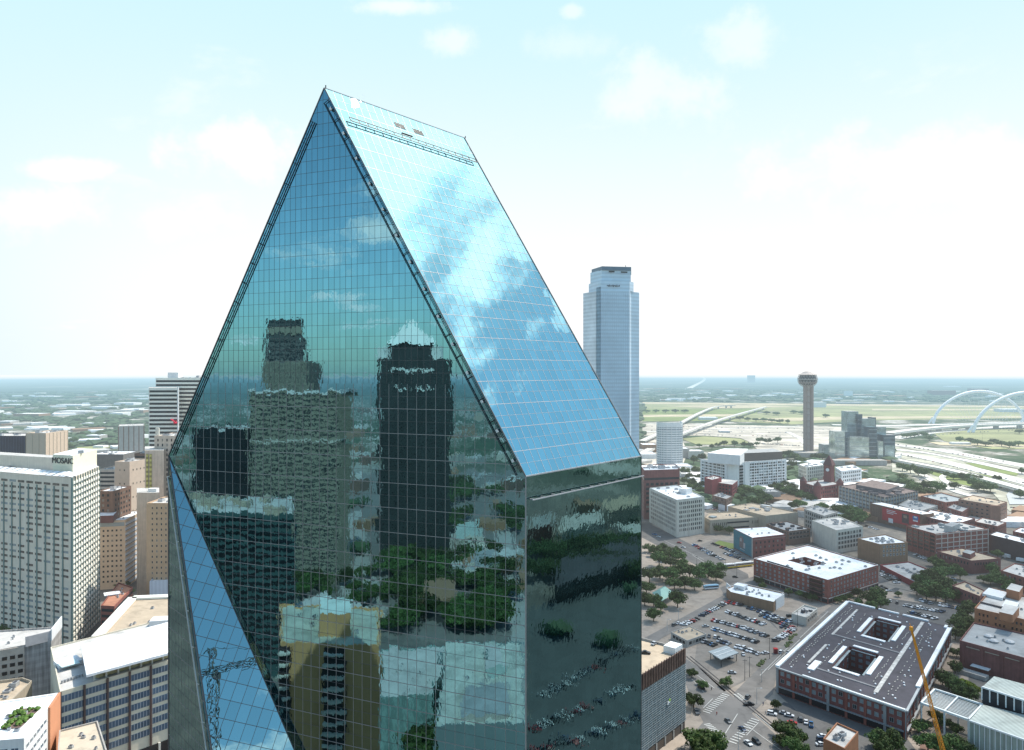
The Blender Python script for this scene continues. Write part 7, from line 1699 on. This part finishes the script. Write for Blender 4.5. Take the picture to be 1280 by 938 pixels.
cx_ = mth('DIVIDE', X, mth('ADD', zc, .12)); cy_ = mth('DIVIDE', Y, mth('ADD', zc, .12))
cv = N.new('ShaderNodeCombineXYZ'); L.new(cx_, cv.inputs[0]); L.new(cy_, cv.inputs[1])
n1 = N.new('ShaderNodeTexNoise'); n1.inputs['Scale'].default_value = 1.35; n1.inputs['Detail'].default_value = 8; n1.inputs['Roughness'].default_value = .58; n1.inputs['Distortion'].default_value = .3; L.new(cv.outputs[0], n1.inputs['Vector'])
cl = mrange(n1.outputs[0], .57, .68)
# brightness of the haze towards the sun side (scattered light, world light not paint)
fwd = mth('ADD', mth('MULTIPLY', X, .42), mth('MULTIPLY', Y, .91))          # towards south-west horizon
dsun = mth('ADD', mth('ADD', mth('MULTIPLY', X, sd.x), mth('MULTIPLY', Y, sd.y)), mth('MULTIPLY', Z, sd.z))
glow = mrange(dsun, .2, 1.0, 0, 1)
hz = mth('MULTIPLY', mrange(Z, .06, .52, 1, 0), mrange(fwd, .1, .75))
hz2 = mth('MULTIPLY', mrange(Z, -.02, .20, .55, 0), 1.0)
def mixc(f, a, b):
    x = N.new('ShaderNodeMix'); x.data_type = 'RGBA'; 
    if hasattr(f, 'name'): L.new(f, x.inputs[0])
    else: x.inputs[0].default_value = f
    for i, q in ((6, a), (7, b)):
        if hasattr(q, 'name'): L.new(q, x.inputs[i])
        else: x.inputs[i].default_value = (*q, 1)
    return x.outputs[2]
K = 1 / .15
tint = N.new('ShaderNodeVectorMath'); tint.operation = 'MULTIPLY'; L.new(sky.outputs[0], tint.inputs[0]); tint.inputs[1].default_value = SKYT
front = mth('MULTIPLY', mrange(Y, .40, .70), mrange(Z, .45, .68, 1, 0))
pale = mixc(front, tint.outputs[0], tuple(c * K for c in (.64, .93, 1.01)))
c0 = mixc(mth('MULTIPLY', hz2, 1.0), pale, tuple(c * K for c in (.36, .68, .86)))
c1 = mixc(hz, c0, tuple(c * K for c in (1.08, 1.08, 1.08)))
cs = mrange(fwd, -.4, .4, 1.9, 1.12)
cc = N.new('ShaderNodeVectorMath'); cc.operation = 'SCALE'; cc.inputs[0].default_value = tuple(c * K for c in (1.0, 1.0, 1.0)); L.new(cs, cc.inputs['Scale'])
ta = mth('DIVIDE', X, mth('MAXIMUM', Y, .05)); tb = mth('DIVIDE', Z, mth('MAXIMUM', Y, .05))
n7 = N.new('ShaderNodeTexNoise'); n7.inputs['Scale'].default_value = 11; n7.inputs['Detail'].default_value = 8; n7.inputs['Roughness'].default_value = .62; L.new(tc.outputs['Generated'], n7.inputs['Vector'])
puff = None
for pu, pv, ra, rb, amt in ((300, 183, 95, 38, .9), (85, 212, 62, 17, .8), (562, 53, 42, 20, .5), (60, 262, 130, 34, .7), (930, 55, 60, 46, .45), (850, 120, 95, 44, .5), (716, 14, 16, 11, .45), (500, 8, 60, 12, .6), (710, 55, 45, 24, .25), (1150, 210, 240, 60, .7), (200, 275, 90, 30, .6)):
    da = mth('DIVIDE', mth('SUBTRACT', ta, (pu - U0) / FPX), ra / FPX); db = mth('DIVIDE', mth('SUBTRACT', tb, (V0 - pv) / FPX), rb / FPX)
    e_ = mth('ADD', mth('SQRT', mth('ADD', mth('MULTIPLY', da, da), mth('MULTIPLY', db, db))), mth('MULTIPLY', mth('SUBTRACT', n7.outputs[0], .5), 3.2))
    q_ = mth('MULTIPLY', mrange(e_, .25, 1.15, amt, 0), mrange(Y, .2, .3)); puff = q_ if puff is None else mth('MAXIMUM', puff, q_)
cl = mth('MAXIMUM', mth('MULTIPLY', cl, mrange(Y, .3, .5, .9, .35)), puff)
c2 = mixc(cl, c1, cc.outputs[0])
n9 = N.new('ShaderNodeTexNoise'); n9.inputs['Scale'].default_value = 5.5; n9.inputs['Detail'].default_value = 7; n9.inputs['Roughness'].default_value = .6; L.new(cv.outputs[0], n9.inputs['Vector'])
c3 = mixc(mth('MULTIPLY', mrange(mth('ADD', dsun, mth('MULTIPLY', mth('SUBTRACT', n9.outputs[0], .5), .32)), .925, 1.005), .95), c2, tuple(c * K for c in (3.4, 3.4, 3.4)))
L.new(c3, bg.inputs[0])
# glowing cloud sheet added out of frame to dull the west end streets
def cloud(cx, cy, z, rx, ry, rot, lab):
    r = random.Random(3); s = MB(); n = 40; m = 14; base = []
    for j in range(m + 1):
        for i in range(n):
            a = 2 * math.pi * i / n; f = j / m; wob = 1 + .13 * math.sin(3 * a + 1) + .08 * math.sin(7 * a) + .05 * math.sin(13 * a + 2); x = rx * f * wob * math.cos(a); y = ry * f * wob * math.sin(a)
            s.v.append((cx + x * math.cos(rot) - y * math.sin(rot), cy + x * math.sin(rot) + y * math.cos(rot), z + 45 * (1 - f * f) * (1 + .3 * math.sin(i * 1.7 + j * 2.3))))
    for j in range(m):
        for i in range(n): k = (i + 1) % n; s.f.append((j * n + i, j * n + k, (j + 1) * n + k, (j + 1) * n + i)); s.m.append(0)
    m_ = bpy.data.materials.new('cloud_vapour'); m_.use_nodes = True; q = m_.node_tree; q.nodes.clear(); T = q.nodes.new('ShaderNodeBsdfTransparent'); D = q.nodes.new('ShaderNodeEmission'); D.inputs['Color'].default_value = (1, 1, 1, 1); D.inputs['Strength'].default_value = 3.2  # emission stands in for sunlit vapour and adds ambient light
    gx = q.nodes.new('ShaderNodeNewGeometry'); nz = q.nodes.new('ShaderNodeTexNoise'); nz.inputs['Scale'].default_value = .008; nz.inputs['Detail'].default_value = 5; q.links.new(gx.outputs['Position'], nz.inputs['Vector'])
    mr_ = q.nodes.new('ShaderNodeMapRange'); q.links.new(nz.outputs[0], mr_.inputs[0]); mr_.inputs[1].default_value = .36; mr_.inputs[2].default_value = .56; mr_.inputs[3].default_value = .20; mr_.inputs[4].default_value = .64
    X_ = q.nodes.new('ShaderNodeMixShader'); q.links.new(mr_.outputs[0], X_.inputs[0]); q.links.new(T.outputs[0], X_.inputs[1]); q.links.new(D.outputs[0], X_.inputs[2]); o_ = q.nodes.new('ShaderNodeOutputMaterial'); q.links.new(X_.outputs[0], o_.inputs[0])
    o = s.build('cloud', m_, loc=(cx, cy, z), smooth=True); tag(o, lab, 'cloud'); o['kind'] = 'structure'; return o
ZC_ = 900; off = sd * (ZC_ / sd.z)
# shaded district: roughly x 20..520, y 230..960
tgt = Vector((330, 580)); cloud(tgt.x + off.x, tgt.y + off.y, ZC_, 300, 330, -.40, 'broad thin white cloud drifting over the west end of the town')
cam = bpy.data.cameras.new('camera'); co = bpy.data.objects.new('camera', cam); COL.objects.link(co); SC.camera = co
cam.sensor_fit = 'HORIZONTAL'; cam.sensor_width = 36; cam.lens = 36 * FPX / 1280; cam.clip_start = .5; cam.clip_end = 90000
co.location = (0, 0, CH); co.rotation_euler = (math.pi / 2, 0, 0); cam.shift_y = -(469 - V0) / 1280 * -1 * -1
SC.view_settings.view_transform = 'Standard'; SC.view_settings.look = 'None'; SC.view_settings.exposure = 0; SC.view_settings.gamma = 1
SC.render.resolution_x = 1024; SC.render.resolution_y = 750
SC.cycles.max_bounces = 6; SC.cycles.diffuse_bounces = 2; SC.cycles.glossy_bounces = 4; SC.cycles.transparent_max_bounces = 6; SC.cycles.transmission_bounces = 2
SC.cycles.caustics_reflective = False; SC.cycles.caustics_refractive = False; SC.cycles.use_denoising = True; SC.cycles.sample_clamp_indirect = 6
